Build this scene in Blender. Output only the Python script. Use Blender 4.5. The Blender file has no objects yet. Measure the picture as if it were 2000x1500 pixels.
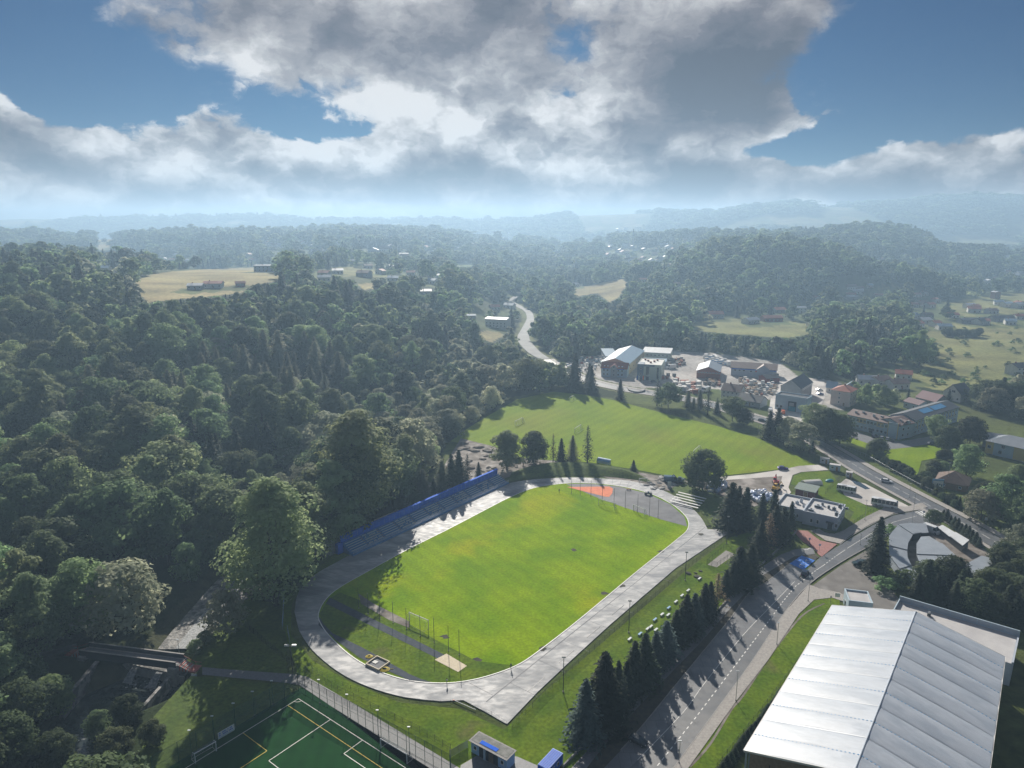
import bpy, bmesh, math, random
import numpy as np
from mathutils import Vector, Matrix
from mathutils.geometry import tessellate_polygon

S = bpy.context.scene
COL = S.collection
R = math.radians
# ------------------------------------------------------------------ camera
CAMZ = 110.0
FPX = 1387.0                      # focal length for a 2000 px wide frame
PITCH = math.atan(315 / FPX)
cd = bpy.data.cameras.new('camera'); cam = bpy.data.objects.new('camera', cd); COL.objects.link(cam)
cam.location = (0, 0, CAMZ); cam.rotation_euler = (math.pi/2 - PITCH, 0, 0)
cd.sensor_width = 36; cd.lens = 36 * FPX / 2000; cd.clip_start = 1; cd.clip_end = 60000
S.camera = cam
# ------------------------------------------------------------------ light
SUN_EL, SUN_AZ = R(29), R(-6.5)     # azimuth measured from +Y towards +X
sd = bpy.data.lights.new('sun', 'SUN'); sd.energy = 5.0; sd.angle = R(0.6); sd.color = (1.0, 0.93, 0.82)
sun = bpy.data.objects.new('sun', sd); COL.objects.link(sun)
sv = Vector((math.sin(SUN_AZ)*math.cos(SUN_EL), math.cos(SUN_AZ)*math.cos(SUN_EL), math.sin(SUN_EL)))
sun.rotation_euler = sv.to_track_quat('Z', 'Y').to_euler()
sun.location = (-60, 300, 400)
S.view_settings.view_transform = 'Standard'; S.view_settings.look = 'None'
S.view_settings.exposure = 0.55; S.view_settings.gamma = 1.0
try: S.view_settings.use_curve_mapping = False
except Exception: pass
S.render.engine = 'CYCLES'
cy = S.cycles
cy.use_denoising = True
cy.max_bounces = 5; cy.diffuse_bounces = 2; cy.glossy_bounces = 2; cy.transmission_bounces = 3
cy.transparent_max_bounces = 6; cy.volume_bounces = 0; cy.use_adaptive_sampling = True
cy.adaptive_threshold = 0.02
cy.sample_clamp_indirect = 4.0
# ------------------------------------------------------------------ sky
W = bpy.data.worlds.new('World'); S.world = W; W.use_nodes = True
NT = W.node_tree; N = NT.nodes; L = NT.links; N.clear()
def wn(t, **k):
    n = N.new(t)
    for a, b in k.items(): setattr(n, a, b)
    return n
def wset(sock, v):
    if isinstance(v, bpy.types.NodeSocket): L.new(v, sock)
    else: sock.default_value = v
def wm(op, a, b=0.0, c=0.0, clamp=False):
    n = wn('ShaderNodeMath', operation=op, use_clamp=clamp)
    wset(n.inputs[0], a); wset(n.inputs[1], b); wset(n.inputs[2], c); return n.outputs[0]
def wv(op, a, b=(0, 0, 0)):
    n = wn('ShaderNodeVectorMath', operation=op); wset(n.inputs[0], a); wset(n.inputs[1], b)
    return n.outputs['Value'] if op in ('DOT_PRODUCT', 'LENGTH') else n.outputs[0]
def wmr(v, a, b, c=0.0, d=1.0, smooth=True):
    n = wn('ShaderNodeMapRange', interpolation_type='SMOOTHSTEP' if smooth else 'LINEAR')
    wset(n.inputs[0], v); n.inputs[1].default_value = a; n.inputs[2].default_value = b
    n.inputs[3].default_value = c; n.inputs[4].default_value = d; return n.outputs[0]
def wmix(f, a, b):
    n = wn('ShaderNodeMix', data_type='RGBA'); wset(n.inputs[0], f); wset(n.inputs[6], a); wset(n.inputs[7], b); return n.outputs[2]
sky = wn('ShaderNodeTexSky', sky_type='NISHITA'); sky.sun_disc = False
sky.sun_elevation = SUN_EL; sky.sun_rotation = SUN_AZ
sky.air_density = 1.0; sky.dust_density = 0.3; sky.ozone_density = 3.0
tc = wn('ShaderNodeTexCoord'); D = tc.outputs['Generated']
sx = wn('ShaderNodeSeparateXYZ'); L.new(D, sx.inputs[0])
AZ = wm('ARCTAN2', sx.outputs[0], sx.outputs[1]); EL = wm('ARCSINE', sx.outputs[2])
ae = wn('ShaderNodeCombineXYZ'); L.new(AZ, ae.inputs[0]); L.new(EL, ae.inputs[1]); AE = ae.outputs[0]
def dirpx(u, v):
    x = (u-1000)/FPX; y = -(v-750)/FPX
    d = Vector((x, math.cos(PITCH)+y*math.sin(PITCH), -math.sin(PITCH)+y*math.cos(PITCH))).normalized()
    return math.atan2(d.x, d.y), math.asin(d.z)
def wnoise(vec, scale, detail, rough, dist=0.0):
    n = wn('ShaderNodeTexNoise'); n.noise_dimensions = '2D'; L.new(vec, n.inputs['Vector']); n.inputs['Scale'].default_value = scale
    n.inputs['Detail'].default_value = detail; n.inputs['Roughness'].default_value = rough
    n.inputs['Distortion'].default_value = dist; return n.outputs['Fac']
str_v = wv('MULTIPLY', AE, (1.0, 1.5, 1.0))
warp = wn('ShaderNodeTexNoise'); L.new(str_v, warp.inputs['Vector']); warp.inputs['Scale'].default_value = 6; warp.inputs['Detail'].default_value = 3
wo = wv('MULTIPLY', wv('SUBTRACT', warp.outputs['Color'], (.5, .5, .5)), (.10, .07, 0))
AEW = wv('ADD', AE, wo)
def blobs(lst, coords):
    tot = None
    for (u, v, su, sv_, w) in lst:
        a, e = dirpx(u, v)
        d = wv('MULTIPLY', wv('SUBTRACT', coords, (a, e, 0)), (FPX/su, FPX/sv_, 0))
        g = wm('EXPONENT', wm('MULTIPLY', wv('DOT_PRODUCT', d, d), -1.0))
        tot = wm('MULTIPLY', g, w) if tot is None else wm('MULTIPLY_ADD', g, w, tot)
    return tot
# where the cloud banks stand (u, v, half widths, weight), negative = gaps of blue
cover = blobs([(620, 20, 380, 110, 1.0), (1000, 60, 420, 190, 1.0), (760, 180, 300, 110, .75), (1350, 110, 240, 150, 1.25), (1500, 100, 90, 90, .7), (1330, 230, 140, 60, .5),
    (980, 330, 520, 95, 1.1), (340, 310, 230, 105, 1.05), (0, 270, 190, 120, 1.15), (180, 370, 420, 60, 1.0), (1250, 300, 300, 110, .9),
    (1740, 320, 200, 75, 1.1), (1480, 370, 520, 42, 1.1), (1930, 330, 130, 55, .95), (1600, 180, 90, 60, .35),
    (1040, 480, 2600, 90, 1.0), (130, 100, 190, 95, -1.3), (440, 205, 230, 55, -1.7), (640, 262, 110, 28, -1.2), (1120, 85, 70, 45, -.75), (1100, 188, 60, 18, -.8), (330, 290, 130, 60, .35),
    (1790, 150, 220, 130, -1.6), (1500, 290, 160, 32, -1.7), (1950, 60, 220, 130, -1.0), (40, 90, 120, 70, -.5)], AEW)
cover = wm('ADD', cover, wm('MULTIPLY', wmr(EL, .42, .7), .30))
lowb = wmr(EL, .26, .10)
def wvor(vec, scale, detail, rough):
    n = wn('ShaderNodeTexVoronoi', feature='F1'); n.voronoi_dimensions = '2D'; n.normalize = True; L.new(vec, n.inputs['Vector']); n.inputs['Scale'].default_value = scale
    n.inputs['Detail'].default_value = detail; n.inputs['Roughness'].default_value = rough; return n.outputs['Distance']
fine = wn('ShaderNodeTexNoise'); L.new(str_v, fine.inputs['Vector']); fine.inputs['Scale'].default_value = 22; fine.inputs['Detail'].default_value = 6; fine.inputs['Roughness'].default_value = .62
str_w = wv('ADD', str_v, wv('MULTIPLY', wv('SUBTRACT', fine.outputs['Color'], (.5, .5, .5)), (.055, .045, 0)))
def bodyd(vec):
    a = wnoise(vec, 4.6, 9, .56, 0.0); p = wm('SUBTRACT', .40, wvor(vec, 11, 3, .6))
    return a, p
n1, p1 = bodyd(str_w)
up_v = wv('ADD', str_w, (-0.012, 0.050, 0)); m1, q1 = bodyd(up_v)
n2 = wnoise(str_w, 26, 5, .6, 0)
dens = wm('ADD', cover, wm('ADD', wm('MULTIPLY', wm('SUBTRACT', n1, .5), 3.6), wm('ADD', wm('MULTIPLY', p1, wm('MULTIPLY_ADD', lowb, 1.9, .7)), wm('MULTIPLY', wm('SUBTRACT', n2, .5), .9))))
alpha = wm('ADD', wm('MULTIPLY', wmr(dens, .42, .85), lowb), wm('MULTIPLY', wmr(dens, .15, 1.15), wm('SUBTRACT', 1.0, lowb)))
# relief: brighter where less cloud lies above, darker at the base
rel = wm('ADD', wm('MULTIPLY', wm('SUBTRACT', n1, m1), 2.1), wm('MULTIPLY', wm('SUBTRACT', p1, q1), wm('MULTIPLY_ADD', lowb, 1.25, .20)))
dark = blobs([(1400, 165, 145, 70, 1.25), (1330, 230, 120, 50, .6), (1480, 190, 75, 45, .45), (905, 345, 120, 30, 1.0), (800, 360, 60, 20, .4), (1345, 350, 60, 32, 1.2), (640, 30, 420, 60, .42), (1740, 325, 80, 30, .40),
    (300, 355, 90, 22, .55), (130, 330, 80, 25, .4), (560, 345, 70, 20, .45), (1150, 350, 70, 18, .4), (1640, 365, 120, 14, .4), (1900, 350, 80, 20, .4), (700, 385, 200, 10, .3), (1010, 130, 200, 70, .30), (470, 330, 60, 20, .30), (1540, 350, 100, 20, .25), (60, 250, 120, 60, .3), (1650, 15, 400, 40, .5), (350, 60, 150, 60, .35)], AEW)
shade = wm('ADD', wm('SUBTRACT', wm('ADD', .86, rel), wm('MULTIPLY', dark, .80)), wm('MULTIPLY', wm('SUBTRACT', dens, 1.0), -.10))
near_sun = wv('DOT_PRODUCT', D, (math.sin(SUN_AZ)*math.cos(R(6)), math.cos(SUN_AZ)*math.cos(R(6)), math.sin(R(6))))
glow = wmr(near_sun, .80, 1.0)
shade = wm('ADD', wm('ADD', shade, wm('MULTIPLY', wm('SUBTRACT', n2, .5), .40)), wm('MULTIPLY_ADD', glow, .18, -.16))
ramp = wn('ShaderNodeValToRGB'); L.new(shade, ramp.inputs[0]); cr = ramp.color_ramp
cr.elements[0].position = 0.0; cr.elements[0].color = (.06, .065, .10, 1)
cr.elements[1].position = 1.0; cr.elements[1].color = (.86, .84, .83, 1)
for p, c in ((.35, (.17, .16, .19, 1)), (.62, (.37, .355, .37, 1)), (.82, (.60, .585, .59, 1))):
    e = cr.elements.new(p); e.color = c
CB = 0.07                                              # background strength
hs = wn('ShaderNodeHueSaturation'); hs.inputs['Saturation'].default_value = 1.15; hs.inputs['Value'].default_value = .60
L.new(wv('MULTIPLY', sky.outputs[0], (.006, .19, .40)), hs.inputs['Color'])
cc = wn('ShaderNodeVectorMath', operation='SCALE'); L.new(ramp.outputs[0], cc.inputs[0]); cc.inputs['Scale'].default_value = .60/CB
col = wmix(alpha, hs.outputs[0], cc.outputs[0])
bg = wn('ShaderNodeBackground'); L.new(col, bg.inputs[0]); bg.inputs[1].default_value = CB
out = wn('ShaderNodeOutputWorld'); L.new(bg.outputs[0], out.inputs[0])
W.cycles.sampling_method = 'MANUAL'; W.cycles.sample_map_resolution = 512

# ------------------------------------------------------------------ measuring: survey of the photo on to the land
CP, SP = math.cos(PITCH), math.sin(PITCH)
def ray(u, v):
    x = (u-1000)/FPX; y = -(v-750)/FPX
    return np.array([x, CP + y*SP, -SP + y*CP])
def P(u, v, z=0.0):
    d = ray(u, v); t = (CAMZ - z)/-d[2]; return Vector((d[0]*t, d[1]*t, z))
def XYat(u, v, Y):
    d = ray(u, v); t = Y/d[1]; return d[0]*t, Y, CAMZ + d[2]*t
def proj(x, y, z):
    zc = z - CAMZ
    dep = y*CP - zc*SP; up = y*SP + zc*CP
    dep = np.where(dep < 1, 1, dep)
    return 1000 + FPX*x/dep, 750 - FPX*up/dep
def HG(u, v, vt):
    """height of a vertical thing whose foot is at (u,v) on level ground and whose top is at row vt"""
    b = P(u, v); d = ray(u, vt); return CAMZ + d[2]*b.y/d[1]
def inpoly(x, y, poly):
    x = np.asarray(x, float); y = np.asarray(y, float); c = np.zeros(x.shape, bool)
    n = len(poly); j = n-1
    for i in range(n):
        xi, yi = poly[i]; xj, yj = poly[j]
        if yi != yj:
            c ^= ((yi > y) != (yj > y)) & (x < (xj-xi)*(y-yi)/(yj-yi)+xi)
        j = i
    return c
def dpoly(x, y, poly, closed=True):
    x = np.asarray(x, float); y = np.asarray(y, float); d = np.full(x.shape, 1e9)
    n = len(poly)
    for i in range(n if closed else n-1):
        ax, ay = poly[i]; bx, by = poly[(i+1) % n]
        ex, ey = bx-ax, by-ay; l2 = ex*ex+ey*ey
        if l2 < 1e-9: continue
        t = np.clip(((x-ax)*ex+(y-ay)*ey)/l2, 0, 1)
        d = np.minimum(d, np.hypot(x-ax-t*ex, y-ay-t*ey))
    return d
def spl(pts, n=6, closed=False):
    """smooth curve through points"""
    pts = [Vector(p) for p in pts]; m = len(pts); o = []
    for i in range(m if closed else m-1):
        p1, p2 = pts[i], pts[(i+1) % m]
        p0 = pts[i-1] if (i > 0 or closed) else p1
        p3 = pts[(i+2) % m] if (i+2 < m or closed) else p2
        for k in range(n):
            t = k/n
            o.append(0.5*((2*p1)+(p2-p0)*t+(2*p0-5*p1+4*p2-p3)*t*t+(3*p1-p0-3*p2+p3)*t**3))
    if not closed: o.append(pts[-1])
    return o
# ------------------------------------------------------------------ terrain
CTRL = [(-400,330,40),(-250,330,22),(-140,300,7),(-120,380,12),(-60,480,6),(-200,450,38),(-350,480,58),(-500,450,65),(-330,560,60),
 (-330,700,57),(-330,850,56),(-250,700,57),(-600,700,62),(-150,700,45),(-120,600,35),(-60,700,20),(-100,900,38),(-300,1000,48),(-600,1000,56),
 (-450,1250,30),(-900,900,60),(-250,200,14),(-160,160,4),(-400,120,20),(-100,60,0),(0,60,0),(100,60,0),(300,60,0),(0,300,0),(150,300,0),(300,300,5),(500,300,12),
 (-1400,2000,66),(-900,2000,68),(-600,2100,66),(-700,1500,32),(-1200,1400,35),(-350,1500,58),(-150,1500,35),(-700,2700,66),(-400,2700,64),(0,2700,42),(400,2600,44),
 (0,1300,8),(0,1700,14),(100,2100,20),(300,1700,20),(40,1000,4),(0,600,0),(200,600,0),(330,1150,60),(250,1050,28),(480,1120,56),(600,1060,20),(430,980,8),(330,930,4),
 (160,1100,10),(945,1900,92),(800,1880,80),(1060,1900,78),(660,1850,66),(520,2050,68),(1180,1850,44),(1330,1750,18),(900,1450,12),(700,1350,20),(1500,1500,20),(2000,2500,40),(1200,1150,4),
 (600,700,0),(450,800,0),(900,800,4),(400,500,0),(0,3300,15),(1200,2800,8),(600,3000,10),(-600,3400,15),(-1500,3000,20),(-1000,1650,25),(850,2500,15),(1500,2300,10),(100,2400,12)]
for (u, v, Y) in [(0,429,4600),(200,425,4600),(500,423,4600),(700,430,4600),(900,427,4600),(1000,433,4600),(1100,423,4400),(1250,414,4200),(1350,418,4000),(1450,410,3800),
                  (1560,401,3700),(1700,403,3700),(1800,395,3600),(1890,391,3600),(2000,398,3600),(2200,400,3600),(-300,426,4600)]:
    x, y, z = XYat(u, v, Y); CTRL.append((x, y, z-8)); CTRL.append((x*.8, y*.8, 20 if u < 1400 else 40)); CTRL.append((x*1.25, y*1.25, z*.6))
CA = np.array(CTRL, float)
def lp(x, y):
    r = np.hypot(x, y)+30
    return np.stack([np.arctan2(x, y)*2.0, np.log(r)], -1)
def phi(r2): return np.where(r2 > 1e-12, r2*np.log(r2+1e-12), 0)
CQ = lp(CA[:, 0], CA[:, 1]); nC = len(CQ)
K = phi(((CQ[:, None]-CQ[None])**2).sum(-1)) + np.eye(nC)*1e-3
PM = np.hstack([np.ones((nC, 1)), CQ])
A = np.zeros((nC+3, nC+3)); A[:nC, :nC] = K; A[:nC, nC:] = PM; A[nC:, :nC] = PM.T
WT = np.linalg.solve(A, np.concatenate([CA[:, 2], [0, 0, 0]]))
FLATPX = [(330,1270),(395,1215),(500,1120),(590,1070),(690,1000),(770,930),(850,870),(905,830),(1000,765),(1030,715),(1000,690),(985,655),(1000,620),(1010,596),(1060,598),(1080,650),(1150,670),(1330,632),
          (1560,606),(1700,590),(2300,575)]
FLAT = [tuple(P(u, v)[:2]) for u, v in FLATPX] + [(900, 560), (600, -300), (-60, -300), (-62, 60), (-72, 120)]
RIVER = [tuple(P(u, v, -2)[:2]) for u, v in [(560,1060),(478,1128),(425,1190),(385,1240),(345,1290),(280,1335),(205,1365),(150,1420),(120,1500),(60,1640)]]
_lat = [np.random.RandomState(5).rand(64, 64)]
def vnoise(x, y):
    g = _lat[0]; xi = np.floor(x).astype(int); yi = np.floor(y).astype(int); fx = x-xi; fy = y-yi
    fx = fx*fx*(3-2*fx); fy = fy*fy*(3-2*fy)
    a = g[xi % 64, yi % 64]; b = g[(xi+1) % 64, yi % 64]; c = g[xi % 64, (yi+1) % 64]; d = g[(xi+1) % 64, (yi+1) % 64]
    return (a*(1-fx)+b*fx)*(1-fy)+(c*(1-fx)+d*fx)*fy
def height(x, y):
    x = np.asarray(x, float); y = np.asarray(y, float); sh = x.shape; x = x.ravel(); y = y.ravel()
    h = np.empty_like(x)
    for s in range(0, len(x), 20000):
        q = lp(x[s:s+20000], y[s:s+20000])
        h[s:s+20000] = phi(((q[:, None]-CQ[None])**2).sum(-1)) @ WT[:nC] + WT[nC] + q @ WT[nC+1:]
    r = np.hypot(x, y)
    h = np.maximum(h, 0)
    am = np.clip((r-500)/3000, 0, 1)
    h = h + (vnoise(x/140, y/140)-.5)*12*np.clip(am*3, 0, 1)*np.clip(h/25, 0, 1) + (vnoise(x/600+9, y/600)-.5)*14*am
    far = np.clip((r-3300)/700, 0, 1)
    h = h + (vnoise(x/900+3, y/900+7)-.5)*18*far + (vnoise(x/350+3, y/350+7)-.5)*9*far
    ins = inpoly(x, y, FLAT); d = dpoly(x, y, FLAT)
    behind = y < 100
    k = np.where(ins, 0, np.clip(d/70, 0, 1)); k = k*k*(3-2*k)
    h = h*k
    h = np.where((y < 60), h*np.clip((y+100)/160, 0, 1), h)
    dr = dpoly(x, y, RIVER, False)
    low = np.clip((170-y)/10, 0, 1)            # below the weir the bed lies deeper
    bed = -2.2 - 2.4*low
    kk = np.clip((dr-6.5)/8.0, 0, 1); kk = kk*kk*(3-2*kk)
    h = np.where(dr < 14.5, bed*(1-kk)+h*kk, h)
    return h.reshape(sh)
def hz(x, y): return float(height(np.array([x]), np.array([y]))[0])
def PT(u, v):
    """where the line of sight through (u,v) meets the land"""
    d = ray(u, v); ts = np.geomspace(90, 12000, 1400)
    g = CAMZ + d[2]*ts - height(d[0]*ts, d[1]*ts)
    i = np.argmax(g < 0)
    if g[i] >= 0: i = len(ts)-1
    t0, t1 = ts[max(i-1, 0)], ts[i]
    t = t0 + (t1-t0)*g[max(i-1, 0)]/max(1e-6, g[max(i-1, 0)]-g[i])
    return Vector((d[0]*t, d[1]*t, hz(d[0]*t, d[1]*t)))

# ------------------------------------------------------------------ materials
MATS = {}
def pm(name, c1, c2=None, scale=1.0, rough=.8, bump=0.0, detail=5, c3=None, scale3=.05, metal=0.0, rough2=None, spec=.5, alpha=1.0, thr=(.35, .65), thr3=(.45, .62), bscale=None, coat=0, brick=None, stretch=None, fine=None, wave=None, dist=0.0):
    if name in MATS: return MATS[name]
    m = bpy.data.materials.new(name); m.use_nodes = True; t = m.node_tree; n = t.nodes; l = t.links
    b = n['Principled BSDF']; b.inputs['Roughness'].default_value = rough; b.inputs['Metallic'].default_value = metal
    b.inputs['Specular IOR Level'].default_value = spec; b.inputs['Coat Weight'].default_value = coat
    b.inputs['Base Color'].default_value = (*c1, 1); m.diffuse_color = (*c1, 1)
    co = n.new('ShaderNodeTexCoord').outputs['Object']
    if stretch:
        mp = n.new('ShaderNodeMapping'); l.new(co, mp.inputs[0]); mp.inputs['Rotation'].default_value = (0, 0, stretch[0]); mp.inputs['Scale'].default_value = (stretch[1], stretch[2], 1); co = mp.outputs[0]
    def ns(sc, dt, ds=0.0):
        a = n.new('ShaderNodeTexNoise'); a.inputs['Scale'].default_value = sc; a.inputs['Detail'].default_value = dt; a.inputs['Distortion'].default_value = ds
        l.new(co, a.inputs['Vector']); return a.outputs['Fac']
    def mr(s, a, bb, c=0, d=1):
        q = n.new('ShaderNodeMapRange'); l.new(s, q.inputs[0])
        for i, v in enumerate((a, bb, c, d)): q.inputs[i+1].default_value = v
        return q.outputs[0]
    def mx(f, a, bb):
        q = n.new('ShaderNodeMix'); q.data_type = 'RGBA'
        if isinstance(f, float): q.inputs[0].default_value = f
        else: l.new(f, q.inputs[0])
        for i, v in ((6, a), (7, bb)):
            if isinstance(v, tuple): q.inputs[i].default_value = (*v, 1)
            else: l.new(v, q.inputs[i])
        return q.outputs[2]
    cur = c1
    if c2 is not None:
        f = mr(ns(scale, detail, dist), *thr); cur = mx(f, c1, c2)
        if rough2 is not None:
            l.new(mr(f, 0, 1, rough, rough2), b.inputs['Roughness'])
    if c3 is not None:
        cur = mx(mr(ns(scale3, 4, .5), *thr3), cur, c3)
    if brick:
        q = n.new('ShaderNodeTexBrick'); l.new(co, q.inputs['Vector']); q.inputs['Scale'].default_value = 1.0
        q.inputs['Brick Width'].default_value = brick[0]; q.inputs['Row Height'].default_value = brick[1]; q.inputs['Mortar Size'].default_value = brick[2]
        q.inputs['Color1'].default_value = (1, 1, 1, 1); q.inputs['Color2'].default_value = (brick[4],)*3+(1,); q.inputs['Mortar'].default_value = (brick[3],)*3+(1,)
        k = n.new('ShaderNodeMix'); k.data_type = 'RGBA'; k.blend_type = 'MULTIPLY'; k.inputs[0].default_value = 1
        if isinstance(cur, tuple): k.inputs[6].default_value = (*cur, 1)
        else: l.new(cur, k.inputs[6])
        l.new(q.outputs['Color'], k.inputs[7]); cur = k.outputs[2]
    if wave:
        q = n.new('ShaderNodeTexWave'); l.new(co, q.inputs['Vector']); q.bands_direction = wave[0]; q.inputs['Scale'].default_value = wave[1]; q.inputs['Distortion'].default_value = wave[3] if len(wave) > 3 else 0
        k = n.new('ShaderNodeMix'); k.data_type = 'RGBA'; k.blend_type = 'MULTIPLY'; k.inputs[0].default_value = 1
        if isinstance(cur, tuple): k.inputs[6].default_value = (*cur, 1)
        else: l.new(cur, k.inputs[6])
        o2 = mr(q.outputs['Fac'], 0, 1, wave[2], 1); cb = n.new('ShaderNodeCombineColor'); 
        for i in range(3): l.new(o2, cb.inputs[i])
        l.new(cb.outputs[0], k.inputs[7]); cur = k.outputs[2]
    if fine:
        o2 = mr(ns(fine[0], 3), .3, .7, fine[1], 2-fine[1]); cb = n.new('ShaderNodeCombineColor')
        if len(fine) > 2:
            q = n.new('ShaderNodeTexWave'); mp = n.new('ShaderNodeMapping'); l.new(n.new('ShaderNodeTexCoord').outputs['Object'], mp.inputs[0]); mp.inputs['Rotation'].default_value = (0, 0, fine[2]); l.new(mp.outputs[0], q.inputs['Vector'])
            q.inputs['Scale'].default_value = fine[3]; q.inputs['Distortion'].default_value = .6; q.inputs['Detail'].default_value = 3
            w2 = n.new('ShaderNodeMath'); w2.operation = 'MULTIPLY'; l.new(mr(q.outputs['Fac'], .35, .65, fine[4], 1), w2.inputs[0]); l.new(o2, w2.inputs[1]); o2 = w2.outputs[0]
        for i in range(3): l.new(o2, cb.inputs[i])
        k = n.new('ShaderNodeMix'); k.data_type = 'RGBA'; k.blend_type = 'MULTIPLY'; k.inputs[0].default_value = 1
        if isinstance(cur, tuple): k.inputs[6].default_value = (*cur, 1)
        else: l.new(cur, k.inputs[6])
        l.new(cb.outputs[0], k.inputs[7]); cur = k.outputs[2]
    if not isinstance(cur, tuple): l.new(cur, b.inputs['Base Color'])
    if bump:
        bp = n.new('ShaderNodeBump'); bp.inputs['Strength'].default_value = 1.0; bp.inputs['Distance'].default_value = bump
        l.new(ns(bscale or scale*3, 6), bp.inputs['Height']); l.new(bp.outputs[0], b.inputs['Normal'])
    if alpha < 1: b.inputs['Alpha'].default_value = alpha
    MATS[name] = m; return m
def leafmat(name, ca, cb, trans=.48, nscale=.35):
    m = bpy.data.materials.new(name); m.use_nodes = True; t = m.node_tree; n = t.nodes; l = t.links; n.clear()
    o = n.new('ShaderNodeOutputMaterial'); oi = n.new('ShaderNodeObjectInfo'); co = n.new('ShaderNodeTexCoord').outputs['Object']
    a = n.new('ShaderNodeTexNoise'); a.inputs['Scale'].default_value = nscale; a.inputs['Detail'].default_value = 4; l.new(co, a.inputs['Vector'])
    q = n.new('ShaderNodeMapRange'); l.new(a.outputs['Fac'], q.inputs[0]); q.inputs[1].default_value = .3; q.inputs[2].default_value = .7
    k = n.new('ShaderNodeMix'); k.data_type = 'RGBA'; l.new(q.outputs[0], k.inputs[0]); k.inputs[6].default_value = (*ca, 1); k.inputs[7].default_value = (*cb, 1)
    h = n.new('ShaderNodeHueSaturation'); l.new(k.outputs[2], h.inputs['Color'])
    r1 = n.new('ShaderNodeMapRange'); l.new(oi.outputs['Random'], r1.inputs[0]); r1.inputs[3].default_value = .465; r1.inputs[4].default_value = .52; l.new(r1.outputs[0], h.inputs['Hue'])
    w = n.new('ShaderNodeMath'); w.operation = 'FRACT'; w2 = n.new('ShaderNodeMath'); w2.operation = 'MULTIPLY'; l.new(oi.outputs['Random'], w2.inputs[0]); w2.inputs[1].default_value = 7.31; l.new(w2.outputs[0], w.inputs[0])
    r2 = n.new('ShaderNodeMapRange'); l.new(w.outputs[0], r2.inputs[0]); r2.inputs[3].default_value = .65; r2.inputs[4].default_value = 2.1; l.new(r2.outputs[0], h.inputs['Value'])
    d = n.new('ShaderNodeBsdfPrincipled'); d.inputs['Roughness'].default_value = .75; d.inputs['Specular IOR Level'].default_value = .12; l.new(h.outputs[0], d.inputs['Base Color'])
    tr = n.new('ShaderNodeBsdfTranslucent'); br = n.new('ShaderNodeHueSaturation'); br.inputs['Value'].default_value = 1.9; br.inputs['Hue'].default_value = .48; l.new(h.outputs[0], br.inputs['Color']); l.new(br.outputs[0], tr.inputs[0])
    mx = n.new('ShaderNodeMixShader'); mx.inputs[0].default_value = trans; l.new(d.outputs[0], mx.inputs[1]); l.new(tr.outputs[0], mx.inputs[2]); l.new(mx.outputs[0], o.inputs[0])
    return m
ML = dict(
    broad=leafmat('broad_leaves', (.060, .105, .048), (.118, .170, .082)),
    olive=leafmat('olive_leaves', (.088, .128, .060), (.155, .195, .100), .4),
    dark=leafmat('dark_leaves', (.028, .045, .020), (.055, .075, .032), .25),
    pale=leafmat('silver_leaves', (.15, .17, .115), (.25, .265, .19), .4),
    spruce=leafmat('spruce_needles', (.010, .020, .010), (.020, .034, .016), .1, .8),
    blue=leafmat('blue_spruce_needles', (.025, .045, .042), (.055, .082, .075), .1, .8),
    larch=leafmat('larch_needles', (.095, .110, .070), (.155, .165, .110), .35, .8),
    brown=leafmat('brown_needles', (.075, .055, .030), (.110, .085, .045), .15, .8))
BARK = pm('bark', (.06, .045, .032), (.10, .08, .06), 3, .9)
# ------------------------------------------------------------------ mesh helpers
def mesh_np(name, V, F, mats, mi=None, smooth=False):
    me = bpy.data.meshes.new(name)
    V = np.asarray(V, np.float32); nf = len(F)
    ls = np.array([len(f) for f in F], np.int32) if not isinstance(F, np.ndarray) else np.full(nf, F.shape[1], np.int32)
    fl = np.concatenate([np.asarray(f, np.int32) for f in F]) if not isinstance(F, np.ndarray) else F.astype(np.int32).ravel()
    me.vertices.add(len(V)); me.vertices.foreach_set('co', V.ravel())
    me.loops.add(len(fl)); me.loops.foreach_set('vertex_index', fl)
    me.polygons.add(nf); me.polygons.foreach_set('loop_start', np.concatenate([[0], np.cumsum(ls)[:-1]]).astype(np.int32))
    me.polygons.foreach_set('loop_total', ls)
    for m in mats: me.materials.append(m)
    if mi is not None: me.polygons.foreach_set('material_index', np.asarray(mi, np.int32))
    me.polygons.foreach_set('use_smooth', np.full(nf, bool(smooth)))
    me.update(calc_edges=True); me.validate(); return me
def link(name, me, parent=None, loc=None, rz=None):
    o = bpy.data.objects.new(name, me); COL.objects.link(o)
    if loc is not None: o.location = loc
    if rz is not None: o.rotation_euler = (0, 0, rz)
    if parent: o.parent = parent
    return o
def tag(o, label, cat, group=None, kind=None):
    o['label'] = label; o['category'] = cat
    if group: o['group'] = group
    if kind: o['kind'] = kind
    return o
def struct(o): o['kind'] = 'structure'; return o
def empty(name, label, cat, loc=(0, 0, 0), rz=0.0, group=None):
    o = bpy.data.objects.new(name, None); COL.objects.link(o); o.location = loc; o.rotation_euler = (0, 0, rz); o.empty_display_size = .5
    return tag(o, label, cat, group)
def dup(root, loc, rz, label, group=None, sc=None):
    kids = {}
    for ch in ALLK.get(root.name, []) or list(root.children): kids[ch] = None
    r = root.copy(); COL.objects.link(r); r.location = loc; r.rotation_euler = (0, 0, rz)
    if sc is not None: r.scale = sc
    r['label'] = label
    if group: r['group'] = group
    for ch in list(root.children):
        c = ch.copy(); COL.objects.link(c); c.parent = r
        for g in list(ch.children):
            d = g.copy(); COL.objects.link(d); d.parent = c
    return r
ALLK = {}
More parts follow.
